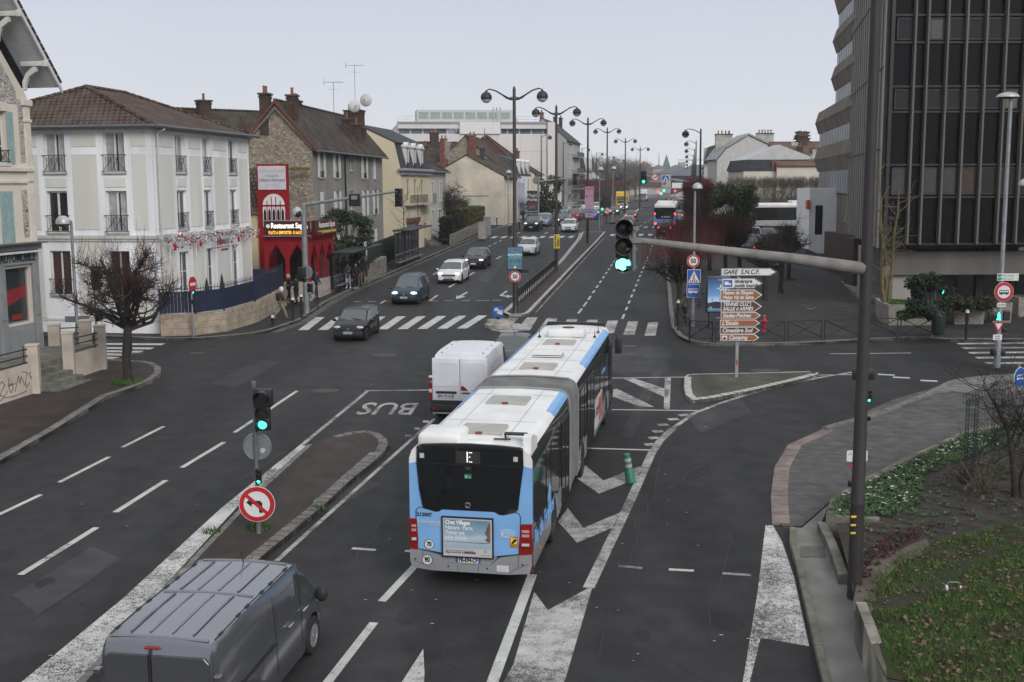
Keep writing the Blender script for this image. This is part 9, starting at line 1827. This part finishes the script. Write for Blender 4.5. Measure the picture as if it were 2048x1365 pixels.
def hedge(label,P1,P2,D_,z0,z1,mat,n,size=.10,top=None):
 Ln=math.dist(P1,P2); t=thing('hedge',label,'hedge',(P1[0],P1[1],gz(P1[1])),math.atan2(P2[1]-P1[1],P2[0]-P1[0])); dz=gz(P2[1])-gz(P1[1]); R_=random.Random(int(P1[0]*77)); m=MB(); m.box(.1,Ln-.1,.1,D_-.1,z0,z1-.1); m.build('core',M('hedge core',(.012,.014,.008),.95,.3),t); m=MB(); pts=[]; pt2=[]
 for k in range(n):
  s_=R_.random()
  if s_<.45: p=(R_.uniform(0,Ln),R_.gauss(.02,.05),R_.uniform(z0,z1)); pts.append(p)
  elif s_<.65: p=(R_.gauss(.02,.05),R_.uniform(0,D_),R_.uniform(z0,z1)); pts.append(p)
  else: pt2.append((R_.uniform(0,Ln),R_.uniform(0,D_),z1+R_.gauss(0,.05)))
 leaves(m,pts,size,R_); m.build('foliage',mat,t); m=MB(); leaves(m,pt2,size,R_); m.build('top_foliage',top or mat,t); return t
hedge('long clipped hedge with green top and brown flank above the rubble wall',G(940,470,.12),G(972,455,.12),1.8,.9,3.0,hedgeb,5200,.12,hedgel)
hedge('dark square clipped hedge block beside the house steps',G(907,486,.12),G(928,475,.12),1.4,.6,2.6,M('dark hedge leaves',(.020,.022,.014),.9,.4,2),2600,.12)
hedge('bright green hedge farther back in the garden',(G(972,455,.12)[0]-6.5,132),(G(972,455,.12)[0]-2.0,142),2,1,3.6,hedgel,2200,.15)
def bush(label,loc,clumps,n,size,mat,seed,name='shrub',cat='shrub',trunk=None,extra=None):
 R_=random.Random(seed); t=thing(name,label,cat,loc,0); m=MB()
 if trunk: m.tube([(0,0,-.1),(.05,0,trunk*.5),(0,0,trunk)],[.16,.12,.1],7);
 for c,r in clumps: m.tube([(0,0,(trunk or .0)*.8),(c[0]*.5,c[1]*.5,c[2]*.6),c],[.06,.04,.02],5)
 m.build('stem',bark,t,50); m=MB()
 tot=sum(r[0]*r[2] for _,r in clumps)
 for c,r in clumps: leaves(m,blobpts(c,r,int(n*r[0]*r[2]/tot),R_,.35),size,R_)
 m.build('foliage',mat,t); return t
R_=random.Random(4)
def clumps(w_,d_,z0,z1,k,rr,R_): return [((R_.uniform(-w_,w_)*(1-.45*abs(f-.45)),R_.uniform(-d_,d_),z0+(z1-z0)*f),(rr*R_.uniform(.7,1.25),rr*R_.uniform(.7,1.2),rr*R_.uniform(.55,.95))) for f in [R_.random() for _ in range(k)]]
x,y,z=gat(702,560,.12); bush('large dark evergreen tree growing over the bus shelter against the grey house',(x-.3,y+1.0,z),clumps(1.5,1.2,1.4,5.0,26,.62,R_),9000,.10,leafd,41,'evergreen_tree','tree',1.5)
x,y,z=gat(1435,478,.12); bush('round glossy magnolia tree in the square before the side-on bus',(22.4,117,gz(117)),clumps(2.2,2.0,1.8,5.4,30,.95,R_),7000,.17,leafm,42,'magnolia_tree','tree',2.0)
x,y,_=A(1103,430,172); bush('dark evergreen bush behind the gym totem',(x,178,gz(178)),clumps(2.0,1.6,.8,6.0,22,.95,R_),3500,.2,leafd,43,'evergreen_tree','tree',1.2)
x,_,zt=A(1626,262,172); t=bush('dark cedar top showing above the concrete offices',(x-.4,172,gz(172)),[((R_.gauss(0,.9)*(1.6-.09*k)*1.6-0.5,R_.gauss(0,.6),6+k*.62),(1.5*(1.3-k*.045),1.0,.32)) for k in range(19)],4200,.28,conif,44,'cedar_tree','tree',14); t.scale=(1.5,1,.73)
def gplant(u,v,h): x,y=G(u,v,h); return (x,y+.5,gz(y)+h-.1)
x,y,z=gplant(1872,650,1.1); bush('dark conifer shrub in the large angular planter',(x,y+.4,z),clumps(.9,.5,.3,2.0,16,.42,R_),3600,.09,conif,45)
x,y,z=gplant(1836,645,1.1); bush('low laurel shrub with a few pale leaves in the large planter',(x-.2,y+.2,z),clumps(.7,.4,.1,.6,9,.28,R_),1300,.09,M('laurel leaves',(.06,.10,.03),.6,.6,4),46)
x,y,z=gplant(1945,628,1.1); bush('spreading juniper overhanging the square planter',(x,y,z+.1),[((R_.uniform(-1.3,1.2),R_.uniform(-.5,.5),R_.uniform(-.05,.5)),(.5,.4,.2)) for _ in range(20)],4200,.08,junip,47)
tuft((pA[1][0]+1.6,pA[1][1]+1.0,gz(61)+1.07),'grass growing in the large angular planter',900,1.3,.2)
R_=random.Random(12); x,y,z=gat(1786,622,1.05); t=thing('tree','slender bare tree with mossy yellow stems in the large planter','tree',(x,y+1.0,z),0); m=MB(); c=MB()
for x0,h,lx in ((-.25,7.4,-.5),(.25,6.6,.35),(-.05,4.0,-.25)):
 pts=[(x0*.3,0,-.1)]+[(x0*.5+lx*k/7+R_.gauss(0,.04),R_.gauss(0,.05),h*k/7) for k in range(1,8)]; m.tube(pts,[.10-.012*k for k in range(8)],7)
 for k in range(17):
  f=R_.uniform(.22,.98); i=min(6,int(f*7)); q=Vector(pts[i]).lerp(Vector(pts[i+1]),f*7-i); a=R_.uniform(0,6.28); pp,d=twig(m,q,(math.cos(a)*1.2,math.sin(a),R_.uniform(.2,.9)),R_.uniform(.7,1.7),.022,4,4,.18,.06,R_,.4)
  for j in range(4): twig(c,pp[R_.randint(1,4)],(R_.gauss(0,1),R_.gauss(0,1),R_.uniform(0,1)),R_.uniform(.3,.8),.009,3,3,.2,.05,R_)
m.build('stems',mossb,t,60); c.build('twigs',twigg,t)
for i,(u,v,h) in enumerate(((810,470,3.6),(838,455,3.2))):
 x,y,z=gat(u,v+60,.12); t=thing('tree','thin bare sapling by the cream mansard house, %s one'%['nearer','farther'][i],'tree',(x,y,z),0); m=MB(); m.tube([(0,0,0),(.05,0,2),(.0,0,6.2)],[.05,.04,.012],5)
 for k in range(14): q=(0,0,R_.uniform(1.8,5.6)); pp,_=twig(m,q,(R_.gauss(0,1),R_.gauss(0,.5),R_.uniform(.5,1.3)),R_.uniform(1,2),.02,3,4,.12,.03,R_); twig(m,pp[2],(R_.gauss(0,1),0,.7),.7,.01,3,3,.2,0,R_)
 m.build('branches',twigd,t)
def gpt(u,v):
 x,y=G(u,v,.5); return (x,y,gz(y)+bank(x,y))
x,y,z=gpt(2028,1000); t=thing('tree','bare branching shrub tree leaning left at the right edge of the flower bed','tree',(x,y,z),0); m=MB(); c=MB(); R_=random.Random(15); st=[(0,0,-.1),(-.06,0,.5),(-.12,.05,1.05),(-.22,.1,1.6),(-.5,.15,2.2),(-.75,.2,2.6)]; m.tube(st,[.10,.08,.07,.055,.04,.025],8); m.tube([(0.15,0,-.1),(.12,0,.4),(.3,.1,1.0),(.25,.1,1.8)],[.09,.07,.05,.03],7); m.tube([(-.12,.05,1.05),(.1,.1,1.5),(.35,.2,2.3)],[.045,.035,.015],6); m.tube([(-.17,.1,1.3),(.0,0,1.9),(.15,.1,2.5)],[.035,.025,.012],5); ends=[Vector(p) for p in st[2:]]+[Vector((.1,.1,1.5)),Vector((.35,.2,2.2)),Vector((0,0,1.9)),Vector((.25,.1,1.7)),Vector((.3,.1,1.0))]
for k in range(64):
 pp,d=twig(m,R_.choice(ends),(R_.gauss(-.4,.9),R_.gauss(0,.9),R_.uniform(-.1,1.0)),R_.uniform(.5,1.3),.012,4,5,.2,.06,R_,.4)
 for j in range(9): twig(c,pp[R_.randint(1,5)],(R_.gauss(-.2,1),R_.gauss(0,1),R_.uniform(-.1,1)),R_.uniform(.2,.7),.0055,3,4,.25,.08,R_)
m.build('branches',bark,t,60); c.build('twigs',twigd,t)
for i,(u,v,h) in enumerate(((1960,1005,1.3),(1925,985,.8),(2045,960,1.2))):
 x,y,z=gpt(u,v); t=thing('shrub',['bare grey shrub with a knotted base in the dark soil','small bare shrub at the pergola foot','bare twiggy shrub at the right edge of the bed'][i],'shrub',(x,y,z),0); m=MB(); c=MB()
 m.tube([(0,0,-.1),(0,0,.12)],[.08,.06],6)
 for k in range(16):
  pp,d=twig(m,(0,0,.08),(R_.gauss(0,.6),R_.gauss(0,.6),1),h*R_.uniform(.6,1),.018,4,5,.2,.02,R_,.35)
  for j in range(12): twig(c,pp[R_.randint(1,5)],(R_.gauss(0,1),R_.gauss(0,1),R_.uniform(.1,1)),R_.uniform(.15,.4),.0045,3,3,.25,.05,R_)
 m.build('branches',M('pale shrub bark',(.12,.095,.06),.9,.3,8),t,60); c.build('twigs',twigd,t)
wire=M('dark green wire',(.012,.035,.025),.6,.1,4)
x,y,z=gpt(1935,965); x2,y2,z2=gpt(1988,935); t=thing('wire_pergola','dark green wire pergola arch standing in the flower bed','pergola',(x,y,z),math.atan2(y2-y,x2-x)); Ln=math.hypot(x2-x,y2-y); hp_=2.05
def lattice(m,P,Q,w_,n):
 P,Q=Vector(P),Vector(Q); d=(Q-P).normalized(); a=Vector((0,1,0)) if abs(d.z)>.5 else Vector((0,0,1)); b=d.cross(a).normalized(); a=b.cross(d)
 cs=[(a*s1+b*s2)*w_ for s1,s2 in ((1,1),(1,-1),(-1,-1),(-1,1))]
 for k in cs: m.bar(P+k,Q+k,.014)
 for f in ((0,1),(1,2),(2,3),(3,0)):
  for j in (.33,.66): k=cs[f[0]].lerp(cs[f[1]],j); m.bar(P+k,Q+k,.006)
 for i in range(n+1):
  o_=P.lerp(Q,i/n)
  for f in ((0,1),(1,2),(2,3),(3,0)): m.bar(o_+cs[f[0]],o_+cs[f[1]],.008)
for xx in (0,Ln): m=MB(); lattice(m,(xx,0,0),(xx,0,hp_),.11,16); m.build('post',wire,t)
m=MB(); lattice(m,(-.35,0,hp_+.06),(Ln+.35,0,hp_+.06),.12,12); m.build('beam',wire,t); m=MB()
for z_ in (.5,.9,1.3,1.7): m.tube([(0.1,0,z_-.1),(Ln*.5,0,z_),(Ln-.1,0,z_+.02)],.009,4)
for k in range(6): m.bar((.15+k*.2,0,.4),(.15+k*.2,0,1.8),.006)
m.build('trellis_wire',wire,t); m=MB()
for k in range(14): twig(m,(R_.uniform(0,Ln),0,R_.uniform(0,.6)),(R_.gauss(0,.3),R_.gauss(0,.2),1),R_.uniform(.8,1.7),.012,3,6,.25,0,R_)
m.build('climbing_stems',twigd,t)
bedp=ccw([G(u,v,.5) for u,v in [(1652,1030),(1665,1008),(1705,985),(1800,938),(1930,878),(2048,858),(2200,870),(2200,905),(2040,895),(1935,925),(1850,955),(1835,1010),(1790,1035),(1700,1045)]])
def scatter(poly_,n,R_):
 xs=[p[0] for p in poly_]; ys_=[p[1] for p in poly_]; out=[]
 while len(out)<n:
  p=(R_.uniform(min(xs),max(xs)),R_.uniform(min(ys_),max(ys_)))
  if inside(p,poly_): out.append(p)
 return out
R_=random.Random(77); m=MB(); fl=MB(); cen=[]
for x,y in scatter(bedp,2300,R_):
 z=gz(y)+bank(x,y)+.01; h=R_.uniform(.06,.15)
 for k in range(6):
  a=R_.uniform(0,6.28); L_=R_.uniform(.05,.11); ca,sa=math.cos(a),math.sin(a); w_=.022; zz=z+h*R_.uniform(.3,1)
  m.add([(x,y,z+h*.3),(x+ca*L_*.5-sa*w_,y+sa*L_*.5+ca*w_,zz),(x+ca*L_,y+sa*L_,zz-.02),(x+ca*L_*.5+sa*w_,y+sa*L_*.5-ca*w_,zz)],[(0,1,2,3)])
 if R_.random()<.05:
  for q in range(R_.choice([1,2,3])):
   fx_,fy_=x+R_.gauss(0,.05),y+R_.gauss(0,.05); zz=z+h+.03;
   for k in range(4): a=k*1.57+R_.random(); fl.add([(fx_,fy_,zz),(fx_+.024*math.cos(a-.6),fy_+.024*math.sin(a-.6),zz+.012),(fx_+.034*math.cos(a),fy_+.034*math.sin(a),zz+.008),(fx_+.024*math.cos(a+.6),fy_+.024*math.sin(a+.6),zz+.012)],[(0,1,2,3)])
struct(m.build('bedding_plants',bedl),'stuff'); struct(fl.build('white_flowers',M('white petals',(.6,.58,.6),.7,.15,30)),'stuff')
soilz=ccw([G(u,v,.5) for u,v in [(1700,1050),(1840,1015),(1860,960),(1950,930),(2048,905),(2180,915),(2180,1030),(2048,1040),(1900,1075),(1800,1100),(1720,1150),(1712,1190),(1700,1120)]])
m=MB()
for x,y in scatter(soilz,260,R_):
 z=gz(y)+bank(x,y)
 for k in range(11): a=R_.uniform(0,6.28); L_=R_.uniform(.05,.19); m.add([(x-.008,y,z),(x+.012*math.cos(a+1.5),y+.012*math.sin(a+1.5),z+.03),(x+L_*math.cos(a),y+L_*math.sin(a),z+R_.uniform(.03,.12)),(x+.012*math.cos(a-1.5),y+.012*math.sin(a-1.5),z+.03)],[(0,1,2,3)])
struct(m.build('weeds',bedl),'stuff')
m=MB()
for x,y in scatter(ccw([G(u,v,.5) for u,v in [(1712,1130),(1760,1085),(1830,1060),(1880,1058),(1800,1105),(1740,1150),(1715,1195)]]),230,R_):
 z=gz(y)+bank(x,y)
 for k in range(6): a=R_.uniform(0,6.28); L_=R_.uniform(.03,.08); m.add([(x,y,z+.04),(x+.02*math.cos(a+1),y+.02*math.sin(a+1),z+.07),(x+L_*math.cos(a),y+L_*math.sin(a),z+R_.uniform(.03,.1))],[(0,1,2)])
struct(m.build('purple_groundcover',M('purple leaves',(.06,.018,.028),.7,.4,9)),'stuff')
m=MB(); vis=ccw([(p.x,p.y) for p in gb_low]+[G(2250,1420,1.5),G(1830,1420,1.0),G(1780,1330,.9),G(1742,1250,.9)])
pp_=scatter(vis,26000,R_)
for x,y in pp_:
 n_=math.sin(x*1.9+1.3*math.sin(y*2.3))*math.sin(y*2.7+x*.9)
 if n_<R_.uniform(-.8,.4) and R_.random()<.75: continue
 z=gz(y)+bank(x,y)+.01; h=R_.uniform(.05,.15); b=R_.uniform(0,3.14); w_=.008; m.add([(x-w_*math.cos(b),y-w_*math.sin(b),z),(x+w_*math.cos(b),y+w_*math.sin(b),z),(x+R_.gauss(0,.05),y+R_.gauss(0,.05),z+h)],[(0,1,2)])
struct(m.build('grass',grassm),'stuff')
m=MB(); pts=scatter(vis,1500,R_)+scatter(soilz,130,R_)+scatter(bedp,60,R_)
for x,y in pts:
 z=gz(y)+bank(x,y)+.03+R_.random()*.03; a=R_.uniform(0,6.28); s_=R_.uniform(.025,.065); t1,t2=R_.gauss(0,.02),R_.gauss(0,.02); q=lambda r,b: (x+s_*r*math.cos(a+b),y+s_*r*math.sin(a+b))
 m.add([(*q(1,0),z+t1),(*q(.5,.7),z+t2),(*q(.9,1.5),z),(*q(.55,2.4),z-t1),(*q(1,3.14),z+.01),(*q(.5,-2.2),z+t2),(*q(.8,-1.4),z),(*q(.5,-.6),z+t1)],[(0,1,2,3,4,5,6,7)])
struct(m.build('fallen_leaves',fallen),'stuff')
for i,(u,v,n) in enumerate(((512,1052,150),(420,1060,60),(480,1120,40),(250,1285,50),(640,1012,40))): tuft(gat(u,v,.12),'weed tuft on the near median, patch %s'%['at the signal post','by the white band','by the kerb stones','near the van','by the right kerb'][i],n,.28 if i==0 else .2,.16)
m=MB()
for k in range(70):
 u,v=R_.uniform(60,1500),R_.uniform(720,1340); x,y=G(u,v); s_=R_.uniform(.02,.05); m.add([(x-s_,y,gz(y)+.012),(x,y-s_*.6,gz(y)+.016),(x+s_,y+.01,gz(y)+.012),(x,y+s_*.7,gz(y)+.014)],[(0,1,2,3)])
struct(m.build('road_litter',M('litter scraps',(.35,.33,.3),.9,.4,20)),'stuff')
m=MB()
for u,v in ((1590,572),(1595,576),(1618,620),(1625,624)):
 for k in range(9): x,y=G(u+R_.gauss(0,9),v+R_.gauss(0,2),.12); s_=R_.uniform(.06,.14); m.add([(x-s_,y,gz(y)+.135),(x,y-s_*.6,gz(y)+.15),(x+s_,y+.01,gz(y)+.14),(x,y+s_*.7,gz(y)+.14)],[(0,1,2,3)])
struct(m.build('paper_scraps',M('paper scraps',(.6,.6,.6),.9,.1)),'stuff')
# ================================================================ PEOPLE
skin=M('skin',(.30,.17,.115),.6,.1,6); skind=M('darker skin',(.09,.045,.03),.6,.1,6)
def skinmesh(name,V,Ed,Rd,mat,parent,sub=1):
 me=bpy.data.meshes.new('tmp'); me.from_pydata(V,Ed,[]); o=bpy.data.objects.new('tmp',me); COL.objects.link(o); md=o.modifiers.new('s','SKIN'); md.use_smooth_shade=True
 if not me.skin_vertices: raise RuntimeError('no skin layer')
 for i,r in enumerate(Rd): me.skin_vertices[0].data[i].radius=(r,r) if not isinstance(r,tuple) else r
 for i in range(len(V)): me.skin_vertices[0].data[i].use_root=(i==0)
 if sub: s=o.modifiers.new('u','SUBSURF'); s.levels=sub; s.render_levels=sub
 dg=bpy.context.evaluated_depsgraph_get(); m2=bpy.data.meshes.new_from_object(o.evaluated_get(dg)); bpy.data.objects.remove(o); bpy.data.meshes.remove(me)
 m2.name=name; m2.materials.clear(); m2.materials.append(mat); m2.shade_smooth(); q=bpy.data.objects.new(name,m2); COL.objects.link(q); q.parent=parent; return q
def cl(nm,c): return M('cloth '+nm,c,.9,.2,9)
def person(label,loc,rz,coat,trous,shoe,h=1.72,stride=0.0,arm=(.1,-.1),elbow=(.3,.3),coatlen=.78,hood=None,hair=None,hat=None,mask=None,sk=None,backpack=None,bag=None,lean=0,scarf=None,robe=False,group=None,cuff=None):
 t=thing('person',label,'person',loc,rz,group); k=h/1.72; sk=sk or skin
 P={'pel':(0,0,.93),'wai':(0,lean*.2,1.10),'che':(0,lean*.6,1.30),'nek':(0,lean,1.47),'hed':(0,lean+.02,1.58),'top':(0,lean+.01,1.69),'nos':(0,lean+.115,1.585),'chi':(0,lean+.08,1.51)}
 for s_,sd in ((1,'r'),(-1,'l')):
  f=stride*s_; P['hip'+sd]=(s_*.09,0,.90); P['kne'+sd]=(s_*.10,.18*f+.04,.50); P['ank'+sd]=(s_*.10,.40*f-(.10 if f<0 else 0),.09+(.07 if f<-.3 else 0)); P['toe'+sd]=(s_*.11,.40*f+.17-(.10 if f<0 else 0),.04)
  a=arm[0 if s_>0 else 1]; e=elbow[0 if s_>0 else 1]; sh=(s_*.19,lean*.9,1.40); el=(s_*.25,lean*.8+.28*math.sin(a),1.40-.28*math.cos(a)); wr_=(s_*(.25-.05*e),el[1]+.25*math.sin(a+e),el[2]-.25*math.cos(a+e)); d=Vector((wr_[0]-el[0],wr_[1]-el[1],wr_[2]-el[2])).normalized()
  P['sho'+sd]=sh; P['elb'+sd]=el; P['wri'+sd]=wr_; pl=Vector(wr_)+d*.06; P['pal'+sd]=tuple(pl); side=Vector((0,1,0))-d*d.y; side.normalize()
  for j in range(4): q=pl+d*(.055+.012*(1-abs(j-1.3)))+side*(.025-.017*j)+Vector((-s_*.012,0,0)); P['fin%d'%j+sd]=tuple(q); P['tip%d'%j+sd]=tuple(q+d*.03+Vector((-s_*.02,0,0)))
  P['thu'+sd]=tuple(Vector(wr_)+d*.05+side*.05); P['tht'+sd]=tuple(Vector(wr_)+d*.085+side*.06)
 RD={'pel':.12,'wai':.105,'che':.125,'nek':.05,'hed':.085,'top':.065,'nos':.012,'chi':.035,'hip':.085,'kne':.055,'ank':.04,'toe':.03,'sho':.06,'elb':.042,'wri':.028,'pal':.028,'fin':.009,'tip':.008,'thu':.010,'tht':.008}
 names=list(P); idx={n:i for i,n in enumerate(names)}; ed=[('pel','wai'),('wai','che'),('che','nek'),('nek','hed'),('hed','top'),('hed','nos'),('hed','chi')]
 for sd in 'rl':
  ed+=[('pel','hip'+sd),('hip'+sd,'kne'+sd),('kne'+sd,'ank'+sd),('ank'+sd,'toe'+sd),('che','sho'+sd),('sho'+sd,'elb'+sd),('elb'+sd,'wri'+sd),('wri'+sd,'pal'+sd),('pal'+sd,'thu'+sd),('thu'+sd,'tht'+sd)]+[('pal'+sd,'fin%d'%j+sd) for j in range(4)]+[('fin%d'%j+sd,'tip%d'%j+sd) for j in range(4)]
 sc=lambda p: tuple(c*k for c in p)
 skinmesh('body',[sc(P[n]) for n in names],[(idx[a],idx[b]) for a,b in ed],[RD[n if n in RD else n[:3]]*k for n in names],sk,t)
 def sub(nm,ns,es,rs,mat):
  ii={n:i for i,n in enumerate(ns)}; return skinmesh(nm,[sc(P[n] if isinstance(n,str) and n in P else n) for n in ns],[(ii[a],ii[b]) for a,b in es],[tuple(c*k for c in r) if isinstance(r,tuple) else r*k for r in rs],mat,t)
 P['hem']=(0,.0,coatlen)
 ns=['che','wai','pel','hem','nek','shor','elbr','wrir','shol','elbl','wril']
 w_=(.155,.12); sub('coat',ns,[('che','wai'),('wai','pel'),('pel','hem'),('che','nek'),('che','shor'),('shor','elbr'),('elbr','wrir'),('che','shol'),('shol','elbl'),('elbl','wril')],[.165,.155,.165,.17 if not robe else .22,.075,.085,.068,.048,.085,.068,.048],coat)
 if not robe: sub('trousers',['pel','hipr','kner','ankr','hipl','knel','ankl'],[('pel','hipr'),('hipr','kner'),('kner','ankr'),('pel','hipl'),('hipl','knel'),('knel','ankl')],[.125,.10,.075,.058,.10,.075,.058],trous)
 for sd in 'rl':
  a,b=P['ank'+sd],P['toe'+sd]; m=MB(); cx_,cy_=(a[0]+b[0])/2,(a[1]+b[1])/2+.0; m.ball((cx_*k,cy_*k,(b[2]+.015)*k),(.055*k,.15*k,.055*k),10,6); m.build('shoe',shoe,t,60)
 hx,hy,hz=[c*k for c in P['hed']]
 if hood:
  m=MB(); m.ball((hx,hy-.03*k,hz+.03*k),(.125*k,.125*k,.155*k),14,9); o=m.build('hood',hood,t,60); m=MB(); m.ball((hx,hy+.065*k,hz),(.075*k,.045*k,.095*k),10,7); m.build('face',sk,t,60)
 if hair: m=MB(); m.ball((hx,hy-.025*k,hz+.045*k),(.10*k,.105*k,.11*k),12,8); m.build('hair',hair,t,60)
 if hat: m=MB(); m.ball((hx,hy,hz+.08*k),(.11*k,.115*k,.08*k),12,6,0,-10,90); m.rbox(hx-.08*k,hx+.08*k,hy+.08*k,hy+.19*k,hz+.06*k,hz+.085*k,.01); m.build('cap',hat,t,50)
 if mask: m=MB(); m.ball((hx,hy+.085*k,hz-.035*k),(.055*k,.04*k,.045*k),10,6); m.build('face_mask',mask,t,60)
 for s_ in (-1,1): m=MB(); m.ball((hx+s_*.034*k,hy+.096*k+(.02*k if hood else 0),hz+.02*k),(.011*k,.008*k,.008*k),6,4); m.build('eye',sblk,t)
 if scarf: m=MB(); m.lathe([(.07*k,1.44*k),(.12*k,1.46*k),(.12*k,1.54*k),(.08*k,1.56*k)],(0,lean*k,0),12); m.build('scarf',scarf,t,60)
 if backpack: m=MB(); m.rbox(-.15*k,.15*k,-.30*k+lean,-.13*k+lean,1.02*k,1.42*k,.06*k); m.build('backpack',backpack,t,60)
 if bag:
  w=P['palr']; m=MB(); m.rbox((w[0]-.05)*k,(w[0]+.09)*k,(w[1]-.13)*k,(w[1]+.13)*k,(w[2]-.42)*k,(w[2]-.1)*k,.03); m.bar(((w[0]+.02)*k,w[1]*k,(w[2]-.1)*k),((w[0])*k,w[1]*k,(w[2])*k),.02); m.build('bag',bag,t,50)
 return t
blk=cl('black',(.012,.012,.013)); navc=cl('navy',(.018,.022,.05)); olive=cl('olive grey',(.055,.055,.045)); beige_=cl('beige',(.22,.19,.15)); whc=cl('white',(.55,.56,.58)); ltblue=cl('pale jeans',(.38,.42,.50)); redc=cl('red',(.30,.02,.03)); gryc=cl('grey',(.10,.10,.10)); brnc=cl('brown',(.06,.035,.025)); fur=M('pale fur trim',(.35,.30,.24),.95,.4,30)
gp='people waiting by the bus shelter'
person('person in white hood and dark jacket with a backpack striding right along the left kerb',gat(563,635,.12),R(-70),olive,beige_,cl('rust shoes',(.10,.04,.03)),1.74,.75,(.35,-.3),(.5,.5),.80,hood=whc,backpack=blk,lean=.06)
person('person in black coat with pale fur hood looking down at papers by the fence',gat(579,600,.12),R(-75),blk,blk,blk,1.66,.1,(.5,.5),(1.2,1.2),.72,hood=fur)
person('person in long black coat with hair in a bun facing the fur-hooded person',gat(594,605,.12),R(75),blk,blk,blk,1.7,.1,(.5,.5),(1.1,1.1),.42,hair=blk,hat=None)
person('person in a full-length navy robe and veil beside the grey gantry post',gat(632,594,.12),R(-100),navc,navc,blk,1.70,0,(.3,.3),(.5,.5),.12,hood=navc,robe=True,lean=.05)
person('person in black hooded jacket and white cap leaning at the restaurant wall',gat(646,580,.12),R(-60),blk,blk,blk,1.82,.05,(.25,.2),(.6,.5),.80,hood=blk,hat=whc,lean=.05)
person('person in white trousers, open dark coat and blue face mask by the shelter',gat(698,574,.12),R(170),cl('dark khaki',(.07,.065,.05)),ltblue,whc,1.72,.1,(.3,.3),(1.4,1.4),.62,hair=blk,mask=cl('mask blue',(.2,.4,.6)),group=gp)
person('person in black coat with an orange shoulder panel and white shoes',gat(713,575,.12),R(200),blk,blk,whc,1.70,.05,(.2,.2),(.8,.8),.70,hood=blk,backpack=cl('orange',(.45,.16,.03)),group=gp)
person('person in black standing at the back of the shelter',gat(722,568,.12),R(150),blk,gryc,blk,1.75,0,(.1,.1),(.3,.3),.75,hood=blk,group=gp)
person('person in dark clothes holding a red bag at the shelter end',gat(732,562,.12),R(190),blk,brnc,blk,1.78,.15,(.1,.1),(.2,.2),.80,hair=gryc,bag=redc,group=gp)
person('person with a red scarf and grey coat looking at a phone by the right-corner lamp',gat(1370,654,.12),R(60),cl('grey green coat',(.13,.12,.10)),blk,cl('brown boots',(.10,.03,.02)),1.66,.05,(.5,.4),(1.6,1.4),.70,hair=brnc,scarf=redc,bag=cl('grey bag',(.2,.22,.24)))
person('small dark figure on the pavement near the far side street',gat(1049,444,.12),R(20),blk,blk,blk,1.75,.4,(.2,-.2),(.3,.3),.8,hair=blk)
# ================================================================ AIR
def volbox(name,x0,x1,y0,y1,z0,z1,col,dens):
 m=MB(); m.box(x0,x1,y0,y1,z0,z1); o=m.build(name,None or M('tmp_v',(1,1,1)),None); mt=bpy.data.materials.new(name); mt.use_nodes=True; n=mt.node_tree.nodes; n.clear(); ou=n.new('ShaderNodeOutputMaterial'); v=n.new('ShaderNodeVolumePrincipled'); v.inputs['Color'].default_value=(*col,1); v.inputs['Density'].default_value=dens; v.inputs['Anisotropy'].default_value=.0; mt.node_tree.links.new(v.outputs[0],ou.inputs['Volume']); o.data.materials.clear(); o.data.materials.append(mt); return o
hz_=volbox('haze',-1850,1850,-70,1350,-7.0,60,(.96,.98,1),.00018); hz_['kind']='stuff'
x,_,z0s=A(893,312,128); m=MB(); R_=random.Random(2)
for k in range(9): f=k/8; m.ball((x+f*.9+R_.gauss(0,.1),128.5+R_.gauss(0,.1),z0s+f*3.0),(.25+.35*f,.25+.3*f,.32+.25*f),10,7)
o=m.build('steam',M('tmp_v',(1,1,1))); mt=bpy.data.materials.new('steam'); mt.use_nodes=True; n=mt.node_tree.nodes; n.clear(); ou=n.new('ShaderNodeOutputMaterial'); v=n.new('ShaderNodeVolumePrincipled'); v.inputs['Color'].default_value=(.95,.95,.95,1); v.inputs['Density'].default_value=.55; mt.node_tree.links.new(v.outputs[0],ou.inputs['Volume']); o.data.materials.clear(); o.data.materials.append(mt); o['kind']='stuff'
